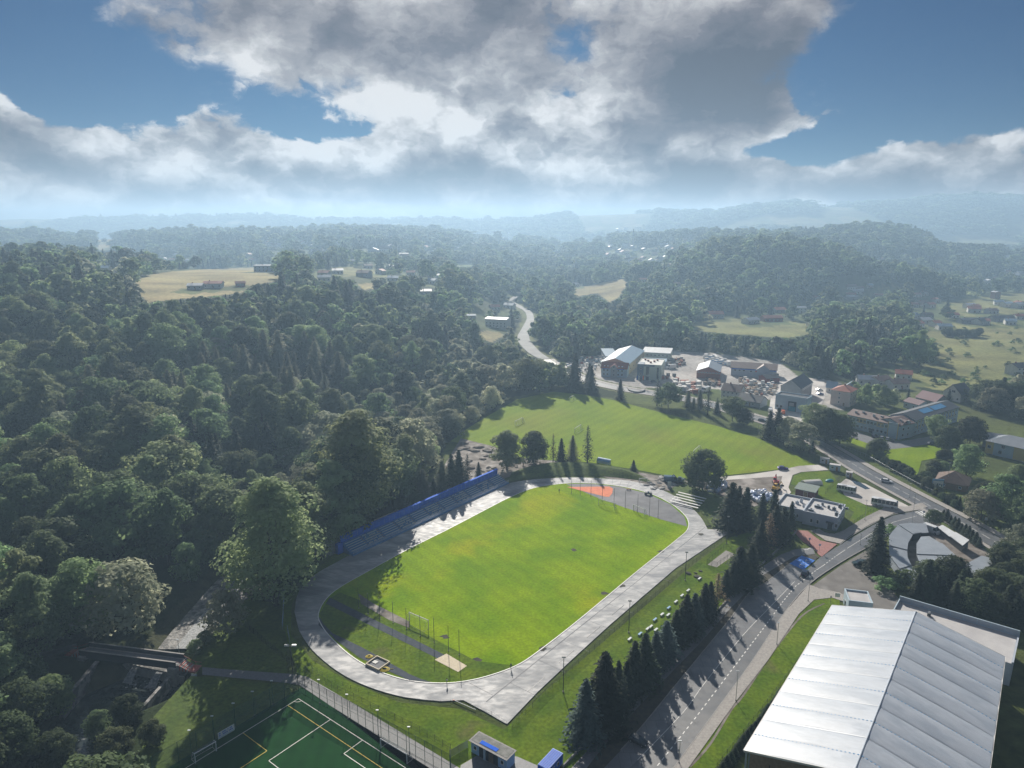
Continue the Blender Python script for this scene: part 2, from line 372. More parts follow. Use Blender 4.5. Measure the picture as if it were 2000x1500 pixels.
class MB:
    def __init__(s): s.v = []; s.f = []; s.m = []; s.mats = []
    def mi(s, m):
        if m not in s.mats: s.mats.append(m)
        return s.mats.index(m)
    def add(s, V, F, m):
        k = s.mi(m); b = len(s.v); s.v += [tuple(p) for p in V]; s.f += [tuple(i+b for i in f) for f in F]; s.m += [k]*len(F); return s
    def box(s, x0, x1, y0, y1, z0, z1, m, M=None):
        V = [(x, y, z) for z in (z0, z1) for y in (y0, y1) for x in (x0, x1)]
        if M is not None: V = [M @ Vector(p) for p in V]
        return s.add(V, [(0, 2, 3, 1), (4, 5, 7, 6), (0, 1, 5, 4), (2, 6, 7, 3), (0, 4, 6, 2), (1, 3, 7, 5)], m)
    def prism(s, poly, z0, z1, m, mtop=None):
        n = len(poly); a = sum(poly[i][0]*poly[(i+1) % n][1]-poly[(i+1) % n][0]*poly[i][1] for i in range(n))
        if a < 0: poly = poly[::-1]
        V = [(p[0], p[1], z0) for p in poly]+[(p[0], p[1], z1) for p in poly]
        s.add(V, [(i, (i+1) % n, n+(i+1) % n, n+i) for i in range(n)], m)
        T = tessellate_polygon([[Vector((p[0], p[1], 0)) for p in poly]])
        s.add(V, [tuple(n+i for i in t) for t in T], mtop or m); return s
    def sheet(s, poly, z, m):
        V = [(p[0], p[1], z) for p in poly]
        T = tessellate_polygon([[Vector((p[0], p[1], 0)) for p in poly]])
        F = []
        for t in T:
            a, b, c = (V[i] for i in t)
            F.append(tuple(t) if (b[0]-a[0])*(c[1]-a[1])-(b[1]-a[1])*(c[0]-a[0]) > 0 else tuple(t)[::-1])
        return s.add(V, F, m)
    def strip(s, pts, w, z, m, closed=False):
        pts = [Vector((p[0], p[1], 0)) for p in pts]; n = len(pts); V = []
        for i, p in enumerate(pts):
            a = pts[i-1] if (i or closed) else p; b = pts[(i+1) % n] if (i+1 < n or closed) else p
            t = (b-a); t = t.normalized() if t.length > 1e-6 else Vector((1, 0, 0)); q = Vector((-t.y, t.x, 0)); ww = w[i] if isinstance(w, (list, tuple)) else w
            zz = z(p) if callable(z) else z
            V += [(p.x+q.x*ww/2, p.y+q.y*ww/2, zz), (p.x-q.x*ww/2, p.y-q.y*ww/2, zz)]
        F = [(2*i, 2*i+1, 2*i+3, 2*i+2) for i in range(n-1)]
        if closed: F.append((2*n-2, 2*n-1, 1, 0))
        return s.add(V, F, m)
    def tube(s, a, b, r, m, r2=None, n=6):
        a = Vector(a); b = Vector(b); r2 = r if r2 is None else r2
        q = (b-a).to_track_quat('Z', 'Y'); V = []
        for p, rr in ((a, r), (b, r2)):
            for k in range(n):
                an = 2*math.pi*k/n; V.append(p+q @ Vector((math.cos(an)*rr, math.sin(an)*rr, 0)))
        F = [(k, (k+1) % n, n+(k+1) % n, n+k) for k in range(n)]+[tuple(range(n))[::-1], tuple(range(n, 2*n))]
        return s.add(V, F, m)
    def build(s, name, parent=None, loc=None, rz=None, smooth=False):
        return link(name, mesh_np(name, s.v, s.f, s.mats, s.m, smooth), parent, loc, rz)
    def me(s, name): return mesh_np(name, s.v, s.f, s.mats, s.m)

def place_words(x, y, z):
    u, v = proj(np.array([x]), np.array([y]), np.array([z])); return f'{int(round(float(u[0])/20))} percent across and {int(round(float(v[0])/15))} percent down the photo'
ORD = ['first','second','third','fourth','fifth','sixth','seventh','eighth','ninth','tenth','eleventh','twelfth','thirteenth']

TIER = ['lowest','second','third','fourth','fifth','sixth','seventh','eighth','ninth','tenth','eleventh','twelfth','thirteenth','fourteenth']
def relabel():
    """things of one look that stand apart get their place in the row, counted from the left"""
    by = {}
    for o in COL.objects:
        if o.parent is None and 'label' in o and o.get('group') and o.get('relabel'): by.setdefault(o['label'], []).append(o)
    for lab, os_ in by.items():
        if len(os_) < 2: continue
        q = []
        for o in os_:
            u, v = proj(np.array([o.location.x]), np.array([o.location.y]), np.array([o.location.z+1])); q.append((float(v[0]), float(u[0]), o))
        q.sort(key=lambda t: -t[0]); nt = math.ceil(len(q)/12); per = math.ceil(len(q)/nt)
        for t in range(nt):
            row = sorted(q[t*per:(t+1)*per], key=lambda s: s[1])
            for i, (_, _, o) in enumerate(row): o['label'] = f'{lab}, {ORD[i]} from left' + (f' in the {TIER[t]} tier' if nt > 1 else '')
    for o in COL.objects:
        if 'relabel' in o: del o['relabel']
# ------------------------------------------------------------------ land cover (surveyed outlines, image row/column of the ground)
STRAW = (.30, .25, .12); LAWN = (.13, .17, .035); DRYG = (.20, .20, .075); TAN = (.28, .24, .15); YARD = (.42, .40, .38)
OPEN = [
 ([(262,548),(300,535),(335,530),(400,526),(470,523),(535,522),(548,535),(545,549),(500,556),(470,572),(400,580),(340,585),(290,590),(268,570)], STRAW),
 ([(1338,634),(1400,624),(1460,620),(1530,625),(1575,630),(1590,652),(1540,660),(1480,656),(1400,650),(1348,644)], DRYG),
 ([(1175,552),(1215,545),(1228,552),(1210,580),(1190,590),(1165,572),(1120,580),(1115,566)], STRAW),
 ([(1790,655),(1830,640),(1870,628),(1940,622),(2060,630),(2300,650),(2300,780),(2080,760),(1990,735),(1920,748),(1850,765),(1775,750),(1772,725),(1835,700),(1825,675)], DRYG),
 ([(1620,575),(1680,560),(1760,555),(1770,562),(1700,572),(1660,590),(1625,590)], DRYG),
 ([(1850,590),(1950,575),(2050,570),(2100,590),(1990,612),(1900,620),(1850,612)], DRYG),
 ([(1815,462),(1900,455),(2000,470),(2000,480),(1900,478),(1830,472)], DRYG),
 ([(885,515),(925,513),(930,520),(890,521)], LAWN),
 ([(655,522),(700,520),(750,530),(760,540),(690,545),(650,535)], DRYG),
 ([(935,650),(960,640),(985,655),(960,668),(940,662)], STRAW),
 ([(700,555),(730,552),(735,562),(710,566)], STRAW),
 ([(1095,712),(1150,697),(1235,680),(1310,684),(1400,690),(1520,705),(1560,735),(1640,745),(1650,800),(1600,800),(1400,760),(1205,757),(1130,738)], YARD),
 ([(180,470),(200,460),(215,462),(225,490),(195,490)], STRAW),
]
SPORT = [(330,1540),(330,1300),(400,1225),(470,1200),(590,1150),(600,1105),(700,1030),(770,1000),(800,960),(850,915),(870,870),(905,840),(1000,775),(1075,762),(1200,778),(1210,757),(1140,738),
         (1110,712),(1150,698),(1240,680),(1310,684),(1420,690),(1520,705),(1610,745),(1650,790),(1720,800),(1780,790),(1870,800),(1960,820),(2400,860),(4500,1900),(-2500,1900),(330,1900)]
ROADC = [(1300,772),(1220,760),(1150,744),(1100,722),(1065,702),(1045,690),(1030,675),(1022,660),(1030,640),(1036,622),(1030,608),(1012,598),(1000,590),(1008,580)]
GARDEN = [([(1640,745),(1790,700),(1780,760),(1900,780),(2300,790),(2300,870),(1960,830),(1870,800),(1720,800),(1650,790)], .30),
          ([(1450,600),(1560,590),(1600,612),(1570,632),(1450,622),(1400,618)], .45), ([(1770,570),(2060,560),(2100,640),(1870,640),(1770,620)], .30),
          ([(880,590),(985,560),(1010,600),(985,660),(930,640)], .35), ([(560,490),(800,480),(850,560),(640,560),(560,540)], .45),
          ([(180,495),(560,490),(560,530),(330,530),(200,545)], .35), ([(1600,545),(1720,535),(1760,560),(1660,600),(1590,590)], .45), ([(1150,470),(1330,470),(1340,520),(1180,540)], .5)]
HOUSES = []     # filled below: (u, v, width, depth, wall height, ridge height, turn, wall, roof, label)
def H_(u, v, w, d, h, r, t, wall, roof, lab): HOUSES.append((u, v, w, d, h, r, t, wall, roof, lab))
H_(197,531,14,9,4,7,.1,'white','bluetin','small house with bright bluish roof at the left edge of the hilltop trees')
H_(235,541,10,8,3,6,.5,'grey','darkroof','low dark house behind the left end of the straw meadow')
H_(362,512,13,10,4,7.5,-.3,'white','whitetin','hilltop house with shining white roof left of the two dark spruces')
H_(320,508,9,8,3.5,6,.2,'white','whitetin','tiny pale house half hidden by hilltop trees')
H_(415,563,15,10,4,7,.15,'white','redroof','farmhouse with long brownish red roof on the near edge of the straw meadow')
H_(380,566,12,9,3.5,6,.15,'grey','whitetin','farm outbuilding with pale roof beside the red-roofed farmhouse')
H_(470,560,8,6,3,5.5,.4,'brick','redroof','small red shed right of the farmhouse on the meadow')
H_(519,531,26,14,7,7.4,.05,'greyw','greytin','flat grey block at the right end of the straw meadow')
H_(660,535,12,9,4,7,.3,'white','whitetin','pale house left of the brown gabled house on the wooded plateau')
H_(707,541,15,11,4.5,9,-.3,'grey','brownroof','brown gabled house with light front among trees on the plateau')
H_(858,543,11,9,4,7,.7,'white','whitetin','white-roofed cottage alone among dark trees left of the valley road')
H_(832,576,12,9,4,7,.2,'grey','greytin','grey house sunk in the trees above the valley')
H_(789,500,18,10,4,7,.2,'brick','brownroof','long brown-red house on the wooded ridge')
H_(630,492,9,8,4,7,.2,'white','whitetin','small white house below the dark wooded bump')
H_(968,640,24,15,9,11,-.35,'white','whitetin','big white stepped house left of the valley road')
H_(968,606,12,9,4,8,.4,'white','redroof','small house with pinkish red roof above the big white house')
H_(992,602,14,9,4,8,-.5,'white','bluetin','house with blue-grey roof touching the bend of the valley road')
H_(921,622,9,6,3,5,.2,'grey','bluetin','little blue-roofed shed left of the big white house')
H_(1126,560,12,9,4,8,.5,'white','whitetin','white farmhouse at the left corner of the sloping field')
H_(1665,566,16,10,5,9,.2,'white','brownroof','white house with tan roof at the foot of the dark round hill')
H_(1676,574,14,9,4,8,-.3,'white','whitetin','white gable house right of the tan-roofed one')
H_(1666,585,24,8,4,6,.45,'grey','whitetin','long low barn with shining metal roof')
H_(1701,562,10,8,4,7,.3,'white','bluetin','white cottage at the far end of the clearing below the hill')
H_(1565,612,13,10,7,9,.1,'white','greytin','tall white house at the wood edge above the round field')
H_(1526,611,15,11,4,8,.3,'grey','redroof','red-roofed house left of the tall white one')
H_(1511,628,22,11,4,8,.1,'brick','redroof','long red-roofed house beside the round field')
H_(1473,632,18,11,4,8,.55,'white','greytin','white bungalow with grey roof behind a dark hedge')
H_(1400,622,17,12,5,10,.1,'grey','redroof','dull red-roofed house in the shade of the wood')
H_(1804,597,13,9,4,8,.3,'grey','brownroof','brown house with bright ridge in the right gardens')
H_(1903,611,14,10,5,9,-.4,'white','redroof','white gable house with pinkish roof among right gardens')
H_(1948,584,9,9,10,12,.1,'brick','whitetin','narrow brick tower house near the right edge')
H_(1972,600,13,10,5,8,.2,'white','bluetin','house with pale blue roof near the right edge')
H_(1994,602,12,10,5,9,.4,'white','whitetin','white house cut by the right edge of the picture')
H_(1925,634,17,11,4,9,.5,'white','darkroof','white gable house with dark roof overlooking the bushy meadow')
H_(1962,628,26,10,4,8,.1,'grey','darkroof','long dark grey farmhouse by the bushy meadow')
H_(1895,632,20,10,4,7,.1,'grey','darkroof','dark low house behind the bushy meadow')
H_(1815,622,12,9,4,8,.2,'grey','brownroof','small brown roof between round trees')
H_(1998,733,12,10,6,10,.3,'white','darkroof','pale house at the right edge beyond the sunny meadow')
H_(1970,535,14,10,5,9,.3,'white','redroof','far house with reddish roof in the right-hand woods')
H_(1985,541,12,10,4,8,-.3,'white','whitetin','far pale house beside the reddish one in the right-hand woods')
rg = random.Random(4)
_vh = random.Random(41)
for (u0, u1, v0, v1, n, place) in [(1770,2000,575,645,20,'village at the right edge'),(1560,1720,560,600,5,'hamlet below the round hill'),(620,860,500,560,9,'scattered hamlet left of the valley road'),(1230,1340,500,560,7,'hamlet above the sloping field'),(250,520,498,512,6,'hilltop hamlet behind the straw meadow'),(1660,1790,740,790,4,'gardens behind the hospital')]:
    for k in range(n):
        rf, rl = _vh.choice([('redroof','red'),('redroof','red'),('whitetin','pale'),('bluetin','blue'),('brownroof','brown')]); H_(_vh.uniform(u0, u1), _vh.uniform(v0, v1), _vh.uniform(9, 14), 9, 4, 7.5, _vh.uniform(-.5, .5), 'white', rf, f'G:small white {rl}-roofed house in the {place}')
FARSP = []
for (u0, u1, v0, v1, n) in [(900,1010,455,472,20),(1090,1200,470,478,5),(1180,1300,480,512,26),(1200,1290,448,456,8),(820,900,480,500,6),(560,760,478,500,9),(100,250,452,480,5),(1300,1350,470,490,4),(1700,2000,500,560,10),(1080,1090,490,505,3),(520,560,478,490,5)]:
    for k in range(n): FARSP.append((rg.uniform(u0, u1), rg.uniform(v0, v1)))
HPOS = []
for h in HOUSES: HPOS.append(PT(h[0], h[1]))
FPOS = [PT(*q) for q in FARSP]
CLR = [(p.x, p.y, 6+h[2]*.5, 16+.015*p.y) for p, h in zip(HPOS, HOUSES)] + [(p.x, p.y, 10, 40 + .02*p.y) for p in FPOS]
EXTRA_CLR = []
def classify(x, y, z):
    """0 forest, 1 open, .. ; returns (density 0..1, colour)"""
    u, v = proj(x, y, z)
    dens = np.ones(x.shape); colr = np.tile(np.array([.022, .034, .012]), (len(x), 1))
    for poly, d in GARDEN:
        m = inpoly(u, v, poly) & (y > 100); dens[m] = d; colr[m] = (.07, .09, .028)
    m = inpoly(u, v, SPORT) | (y < 100); dens[m] = 0; colr[m] = (.075, .10, .025)
    for poly, c in OPEN:
        m = inpoly(u, v, poly) & (y > 100); dens[m] = 0; colr[m] = c
    for (cx, cyy, r, f) in CLR:
        # cleared plot with its garden on the sunny/valley side
        dx = x-cx; dy = y-cyy
        m = ((np.hypot(dx, dy) < r) | ((np.abs(dx) < r*.9) & (dy < 0) & (dy > -f)))
        dens[m] = 0; colr[m] = (.10, .12, .04)
    dr = dpoly(x, y, RIVER, False); m = dr < 12; dens[m] = 0; m2 = m & (colr[:, 0] < .03); colr[m2] = (.05, .055, .03)
    dd = dpoly(x, y, [tuple(p[:2]) for p in ROADW], False); m = dd < 13; dens[m] = 0; m2 = dd < 10; colr[m2] = (.13, .14, .06)
    # far land: patches of field among woods
    r = np.hypot(x, y)
    f = vnoise(x/230+3, y/420+1); g = vnoise(x/90+7, y/150+4)
    m = (r > 2300) & (f > .60) & (dens > .9); dens[m] = 0
    fc = np.array([[.16, .16, .07], [.20, .18, .09], [.10, .13, .05], [.13, .14, .07]])[(g*3.99).astype(int) % 4]
    colr[m] = fc[m]
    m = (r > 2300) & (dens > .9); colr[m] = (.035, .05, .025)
    return dens, colr
ROADW = [PT(u, v) for u, v in ROADC]
# ------------------------------------------------------------------ ground: one sheet out to the horizon
def make_ground():
    az = np.concatenate([np.linspace(-180, -50, 28)[:-1], np.linspace(-50, 50, 520), np.linspace(50, 180, 28)[1:-1]])*math.pi/180
    r = np.concatenate([[8, 40, 80], np.geomspace(104, 700, 270), np.geomspace(706, 6800, 220)])
    AZm, Rm = np.meshgrid(az, r); X = (np.sin(AZm)*Rm).ravel(); Y = (np.cos(AZm)*Rm).ravel(); Z = height(X, Y)
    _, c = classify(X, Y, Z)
    na, nr = len(az), len(r)
    i = np.arange(nr-1)[:, None]*na + np.arange(na)[None]; j = np.arange(nr-1)[:, None]*na + (np.arange(na)[None]+1) % na
    F = np.stack([i, i+na, j+na, j], -1).reshape(-1, 4)
    F = F[:, ::-1]
    V = np.stack([X, Y, Z-.12], -1)
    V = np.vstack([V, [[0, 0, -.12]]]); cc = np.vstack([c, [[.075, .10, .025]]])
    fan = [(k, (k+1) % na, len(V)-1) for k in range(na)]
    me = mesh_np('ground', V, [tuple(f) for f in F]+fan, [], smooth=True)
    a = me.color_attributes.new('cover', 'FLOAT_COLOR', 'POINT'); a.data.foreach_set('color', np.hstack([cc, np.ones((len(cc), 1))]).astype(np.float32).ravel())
    m = bpy.data.materials.new('land'); m.use_nodes = True; t = m.node_tree; n = t.nodes; l = t.links; b = n['Principled BSDF']; b.inputs['Roughness'].default_value = .95; b.inputs['Specular IOR Level'].default_value = .1
    at = n.new('ShaderNodeAttribute'); at.attribute_name = 'cover'
    co = n.new('ShaderNodeTexCoord').outputs['Object']
    def ns(sc, dt):
        q = n.new('ShaderNodeTexNoise'); q.inputs['Scale'].default_value = sc; q.inputs['Detail'].default_value = dt; l.new(co, q.inputs['Vector']); return q.outputs['Fac']
    h = n.new('ShaderNodeHueSaturation'); l.new(at.outputs[0], h.inputs['Color'])
    def mr(s, lo, hi):
        q = n.new('ShaderNodeMapRange'); l.new(s, q.inputs[0]); q.inputs[1].default_value = .3; q.inputs[2].default_value = .7; q.inputs[3].default_value = lo; q.inputs[4].default_value = hi; return q.outputs[0]
    ad = n.new('ShaderNodeMath'); ad.operation = 'MULTIPLY'; l.new(mr(ns(.02, 8), .6, 1.4), ad.inputs[0]); l.new(mr(ns(.35, 6), .75, 1.3), ad.inputs[1]); l.new(ad.outputs[0], h.inputs['Value'])
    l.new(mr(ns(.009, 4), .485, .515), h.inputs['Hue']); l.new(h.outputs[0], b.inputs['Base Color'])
    bp = n.new('ShaderNodeBump'); bp.inputs['Distance'].default_value = .25; l.new(ns(1.2, 6), bp.inputs['Height']); l.new(bp.outputs[0], b.inputs['Normal'])
    me.materials.append(m)
    struct(link('ground', me))
make_ground()

# ------------------------------------------------------------------ trees
def cards(C, Nn, Sz, rs, asp=.62):
    r = rs.normal(size=C.shape); u = np.cross(Nn, r); u /= np.linalg.norm(u, axis=1)[:, None]+1e-9; v = np.cross(Nn, u)
    s = Sz[:, None]
    V = np.stack([C-u*s, C-v*s*asp, C+u*s, C+v*s*asp], 1).reshape(-1, 3)
    return V, np.arange(len(V)).reshape(-1, 4)
def icosa(sub):
    bm = bmesh.new(); bmesh.ops.create_icosphere(bm, subdivisions=sub, radius=1); bm.verts.ensure_lookup_table()
    V = np.array([v.co[:] for v in bm.verts]); F = np.array([[q.index for q in f.verts] for f in bm.faces]); bm.free(); return V, F
ICO = {1: icosa(1), 2: icosa(2)}
def crown_broad(seed, h, r, base, nl, nc, leaf, shape='round', core=True):
    """lobes spread through the crown, each a cloud of leaf clumps"""
    rs = np.random.RandomState(seed); V = []; F = []; off = 0
    lob = []
    ch = h-base
    for k in range(nl):
        for _ in range(30):
            t = rs.rand()**.85                       # height in crown
            if shape == 'round': rr = math.sqrt(max(0, 1-(2*t-.85)**2/1.35))
            elif shape == 'tall': rr = (math.sin(min(1, t*1.25+.15)*math.pi)**.6 if t < .7 else max(.15, 1.15*(1-t)/.38))
            elif shape == 'spread': rr = (.55+.6*t) if t < .72 else max(.1, 1.05*(1-(t-.72)/.30))
            else: rr = math.sqrt(max(0, 1-t*t))*1.0+.05
            a = rs.rand()*2*math.pi; q = rs.rand()**.42
            p = np.array([math.cos(a)*rr*r*q, math.sin(a)*rr*r*q, base+ch*t*.90])
            if all(np.linalg.norm((p-o[0])) > .55*o[1] for o in lob): break
        lr = r*rs.uniform(.19, .34)*(1.0 if t < .8 else .8)
        lob.append((p, lr))
    cen = np.array([0, 0, base+ch*.35])
    for p, lr in lob:
        d = rs.normal(size=(nc, 3)); d[:, 2] = d[:, 2]*.9+.25; d /= np.linalg.norm(d, axis=1)[:, None]
        rad = lr*(.70+.42*rs.rand(nc)**.8); C = p+d*rad[:, None]*np.array([1.12, 1.12, .82])
        o = (p-cen); o = o/(np.linalg.norm(o)+1e-6)
        Nn = d*.8+o*.35+np.array([0, 0, .45])+rs.normal(size=(nc, 3))*.38; Nn /= np.linalg.norm(Nn, axis=1)[:, None]
        v, f = cards(C, Nn, leaf*rs.uniform(.6, 1.35, nc), rs); V.append(v); F.append(f+off); off += len(v)
        if core:
            iv, jf = ICO[1]; v = iv*lr*.72*np.array([1.1, 1.1, .8])*(1+rs.normal(size=(len(iv), 1))*.12)+p
            V.append(v); F.append(np.hstack([jf, jf[:, -1:]])+off); off += len(v)
    V = np.vstack(V); F = np.vstack(F); return V, F, lob
def trunk_mb(seed, h, r, base, lob, conif=False):
    rs = random.Random(seed); b = MB(); tr = max(.12, h*.017)
    top = base+(h-base)*(.9 if conif else .55)
    z = 0; p = Vector((0, 0, 0)); n = 5
    for k in range(n):
        q = Vector((rs.uniform(-.15, .15)*(0 if conif else 1)*h*.06, rs.uniform(-.15, .15)*(0 if conif else 1)*h*.06, top*(k+1)/n))
        b.tube(p, q, tr*(1-.8*k/n), BARK, tr*(1-.8*(k+1)/n), 7); p = q
    if not conif:
        for (c, lr) in sorted(lob, key=lambda t: t[0][2])[::4]:
            z0 = min(top*.92, c[2]*.62); b.tube((0, 0, z0), tuple(c), tr*.32, BARK, tr*.08, 4)
    return b
def tri2quad(F): return F
def crown_conifer(seed, h, r, base, layers, nb, nk, leaf, droop=.35, taper=1.0, core=True):
    rs = np.random.RandomState(seed); C = []; Nn = []; Sz = []
    for k in range(layers):
        t = (k+rs.rand()*.5)/layers; z = base+(h-base)*t; R0 = r*(1-t)**taper*rs.uniform(.82, 1.1)+.06*r*.6
        m = max(4, int(nb*(.45+.55*(1-t)))); a0 = rs.rand()*6.28
        for j in range(m):
            a = a0+6.283*j/m+rs.normal()*.15; ll = R0*rs.uniform(.60, 1.22); dx = np.array([math.cos(a), math.sin(a), 0])
            for q in range(nk):
                s = (q+.6+rs.rand()*.5)/nk; s = min(s, 1.0)
                side = np.array([-dx[1], dx[0], 0])*rs.normal()*.16*ll*(1.1-s*.5)
                c = dx*ll*s+side+np.array([0, 0, z-droop*ll*s*s+rs.normal()*.08*leaf])
                C.append(c); nn = dx*.45+np.array([0, 0, 1.0])+rs.normal(size=3)*.32; Nn.append(nn/np.linalg.norm(nn)); Sz.append(leaf*rs.uniform(.7, 1.2)*(1-.35*t))
    C = np.array(C); Nn = np.array(Nn); Sz = np.array(Sz); V, F = cards(C, Nn, Sz, rs, .45)
    if core:
        n = 9; zs = np.linspace(base+.2, h-.3, 7); cv = []; cf = []
        for i, z in enumerate(zs):
            rr = r*.38*(1-(z-base)/(h-base))**taper+.03
            for k in range(n): cv.append((math.cos(6.283*k/n)*rr, math.sin(6.283*k/n)*rr, z))
        for i in range(len(zs)-1):
            for k in range(n): cf.append((i*n+k, i*n+(k+1) % n, (i+1)*n+(k+1) % n, (i+1)*n+k))
        F = np.vstack([F, np.array(cf)+len(V)]); V = np.vstack([V, np.array(cv)])
    return V, F, []
# species table: name -> list of (crown mesh, trunk mesh, native height)
SPEC = {}
def sp_add(key, mat, V, F, tb, h):
    cm = mesh_np(key+'_crown', V, F, [mat]); tm = tb.me(key+'_trunk'); SPEC.setdefault(key, []).append((cm, tm, h))
for s in range(5):
    for key, mat in (('round', 'broad'),):
        h = 18; r = 6.3+.5*(s % 3); V, F, lob = crown_broad(10+s, h, r, 3.0, 74, 95, .40, 'round'); sp_add('round', ML['broad'], V, F, trunk_mb(s, h, r, 4, lob), h)
for s in range(3):
    h = 24; r = 6.6; V, F, lob = crown_broad(30+s, h, r, 4, 72, 110, .42, 'tall'); sp_add('tall', ML['olive'], V, F, trunk_mb(s, h, r, 4, lob), h)
h = 34; r = 8.8; V, F, lob = crown_broad(39, h, r, 5, 120, 115, .42, 'tall'); sp_add('giant', ML['olive'], V, F, trunk_mb(9, h, r, 5, lob), h)
for s in range(3):
    h = 20; r = 8; V, F, lob = crown_broad(40+s, h, r, 5, 70, 110, .42, 'spread'); sp_add('spread', ML['olive'], V, F, trunk_mb(s, h, r, 5, lob), h)
for s in range(2):
    h = 15; r = 6.2; V, F, lob = crown_broad(50+s, h, r, 2.0, 44, 95, .42, 'dome'); sp_add('pale', ML['pale'], V, F, trunk_mb(s, h, r, 2, lob), h)
for s in range(2):
    h = 17; r = 6.5; V, F, lob = crown_broad(60+s, h, r, 2.2, 95, 85, .40, 'round'); sp_add('dark', ML['dark'], V, F, trunk_mb(s, h, r, 2.5, lob), h)
for s in range(2):
    h = 3.2; r = 2.2; V, F, lob = crown_broad(70+s, h, r, .3, 16, 45, .26, 'dome'); sp_add('bush', ML['broad'], V, F, trunk_mb(s, h, r, .3, lob), h)
for s in range(3):
    V, F, _ = crown_conifer(80+s, 14, 4.1, 0.7, 26, 19, 6, .60, .42, .78); sp_add('spruce', ML['spruce'], V, F, trunk_mb(s, 14, 3, 1, [], True), 14)
for s in range(2):
    V, F, _ = crown_conifer(90+s, 13, 3.9, .4, 27, 19, 6, .56, .36, .78); sp_add('blue', ML['blue'], V, F, trunk_mb(s, 13, 3, 1, [], True), 13)
for s in range(2):
    V, F, _ = crown_conifer(100+s, 18, 5.0, 1.5, 30, 17, 7, .68, .15, .62); sp_add('larch', ML['larch'], V, F, trunk_mb(s, 18, 3.5, 2, [], True), 18)
V, F, _ = crown_conifer(110, 14, 2.6, 2.5, 20, 8, 4, .42, .25, .8, False); sp_add('sparse', ML['brown'], V, F, trunk_mb(3, 14, 3, 2, [], True), 14)
V, F, _ = crown_conifer(111, 17, 2.7, 2.5, 26, 9, 4, .46, .3, .7, False); sp_add('thin', ML['spruce'], V, F, trunk_mb(3, 17, 3, 2, [], True), 17)
# lighter versions for trees several hundred metres away
LOW = {}
def low_add(key, mat, V, F, h): LOW.setdefault(key, []).append((mesh_np(key+'_far_crown', V, F, [mat]), h))
for s in range(4):
    V, F, _ = crown_broad(210+s, 16, 6.3, 2.0, 20, 20, 1.25, 'round'); low_add('round', ML['broad'], V, F, 16)
for s in range(2):
    V, F, _ = crown_broad(220+s, 20, 6.3, 3, 22, 20, 1.25, 'tall'); low_add('tall', ML['olive'], V, F, 20)
    V, F, _ = crown_broad(225+s, 15, 6.5, 2, 20, 20, 1.2, 'spread'); low_add('dark', ML['dark'], V, F, 15)
V, F, _ = crown_conifer(230, 18, 4.8, 1.0, 14, 12, 4, 1.1, .3, .75); low_add('spruce', ML['spruce'], V, F, 18)
V, F, _ = crown_conifer(231, 18, 5.4, 1.5, 14, 12, 4, 1.2, .2, .62); low_add('larch', ML['larch'], V, F, 18)
V, F, _ = crown_broad(240, 12, 5.4, 1, 18, 20, 1.1, 'dome'); low_add('pale', ML['pale'], V, F, 12)
KNAME = dict(giant='poplar_tree', round='broadleaf_tree', tall='poplar_tree', spread='broadleaf_tree', pale='willow_tree', dark='broadleaf_tree', bush='bush', spruce='spruce_tree', blue='blue_spruce_tree', larch='larch_tree', sparse='spruce_tree', thin='spruce_tree')
KCAT = dict(bush='bush')
trs = random.Random(12)
PLACED = []
def tree(key, x, y, z, h, label, group=None, wide=1.0, var=None, name=None, rz=None):
    relab = bool(group)
    opts = SPEC[key]; cm, tm, hh = opts[(var if var is not None else trs.randrange(len(opts))) % len(opts)]
    s = h/hh; o = empty(name or KNAME[key], label, KCAT.get(key, 'tree'), (x, y, z), trs.uniform(0, 6.28) if rz is None else rz, group)
    if relab: o['relabel'] = 1
    o.scale = (s*wide, s*wide, s)
    link('crown', cm, o); 
    if key != 'bush': link('trunk', tm, o)
    PLACED.append((x, y)); return o
def ptree(key, u, v, top=None, h=None, label='', group=None, wide=1.0, var=None, name=None):
    """tree whose foot was surveyed at (u,v), height from its top row"""
    p = PT(u, v) if not (v > 600 and bool(inpoly([P(u, v).x], [P(u, v).y], FLAT)[0])) else P(u, v)
    if h is None:
        d = ray(u, top); h = CAMZ + d[2]*p.y/d[1] - p.z
    h = max(1.0, h)
    return tree(key, p.x, p.y, p.z, h, label, group, wide, var, name)
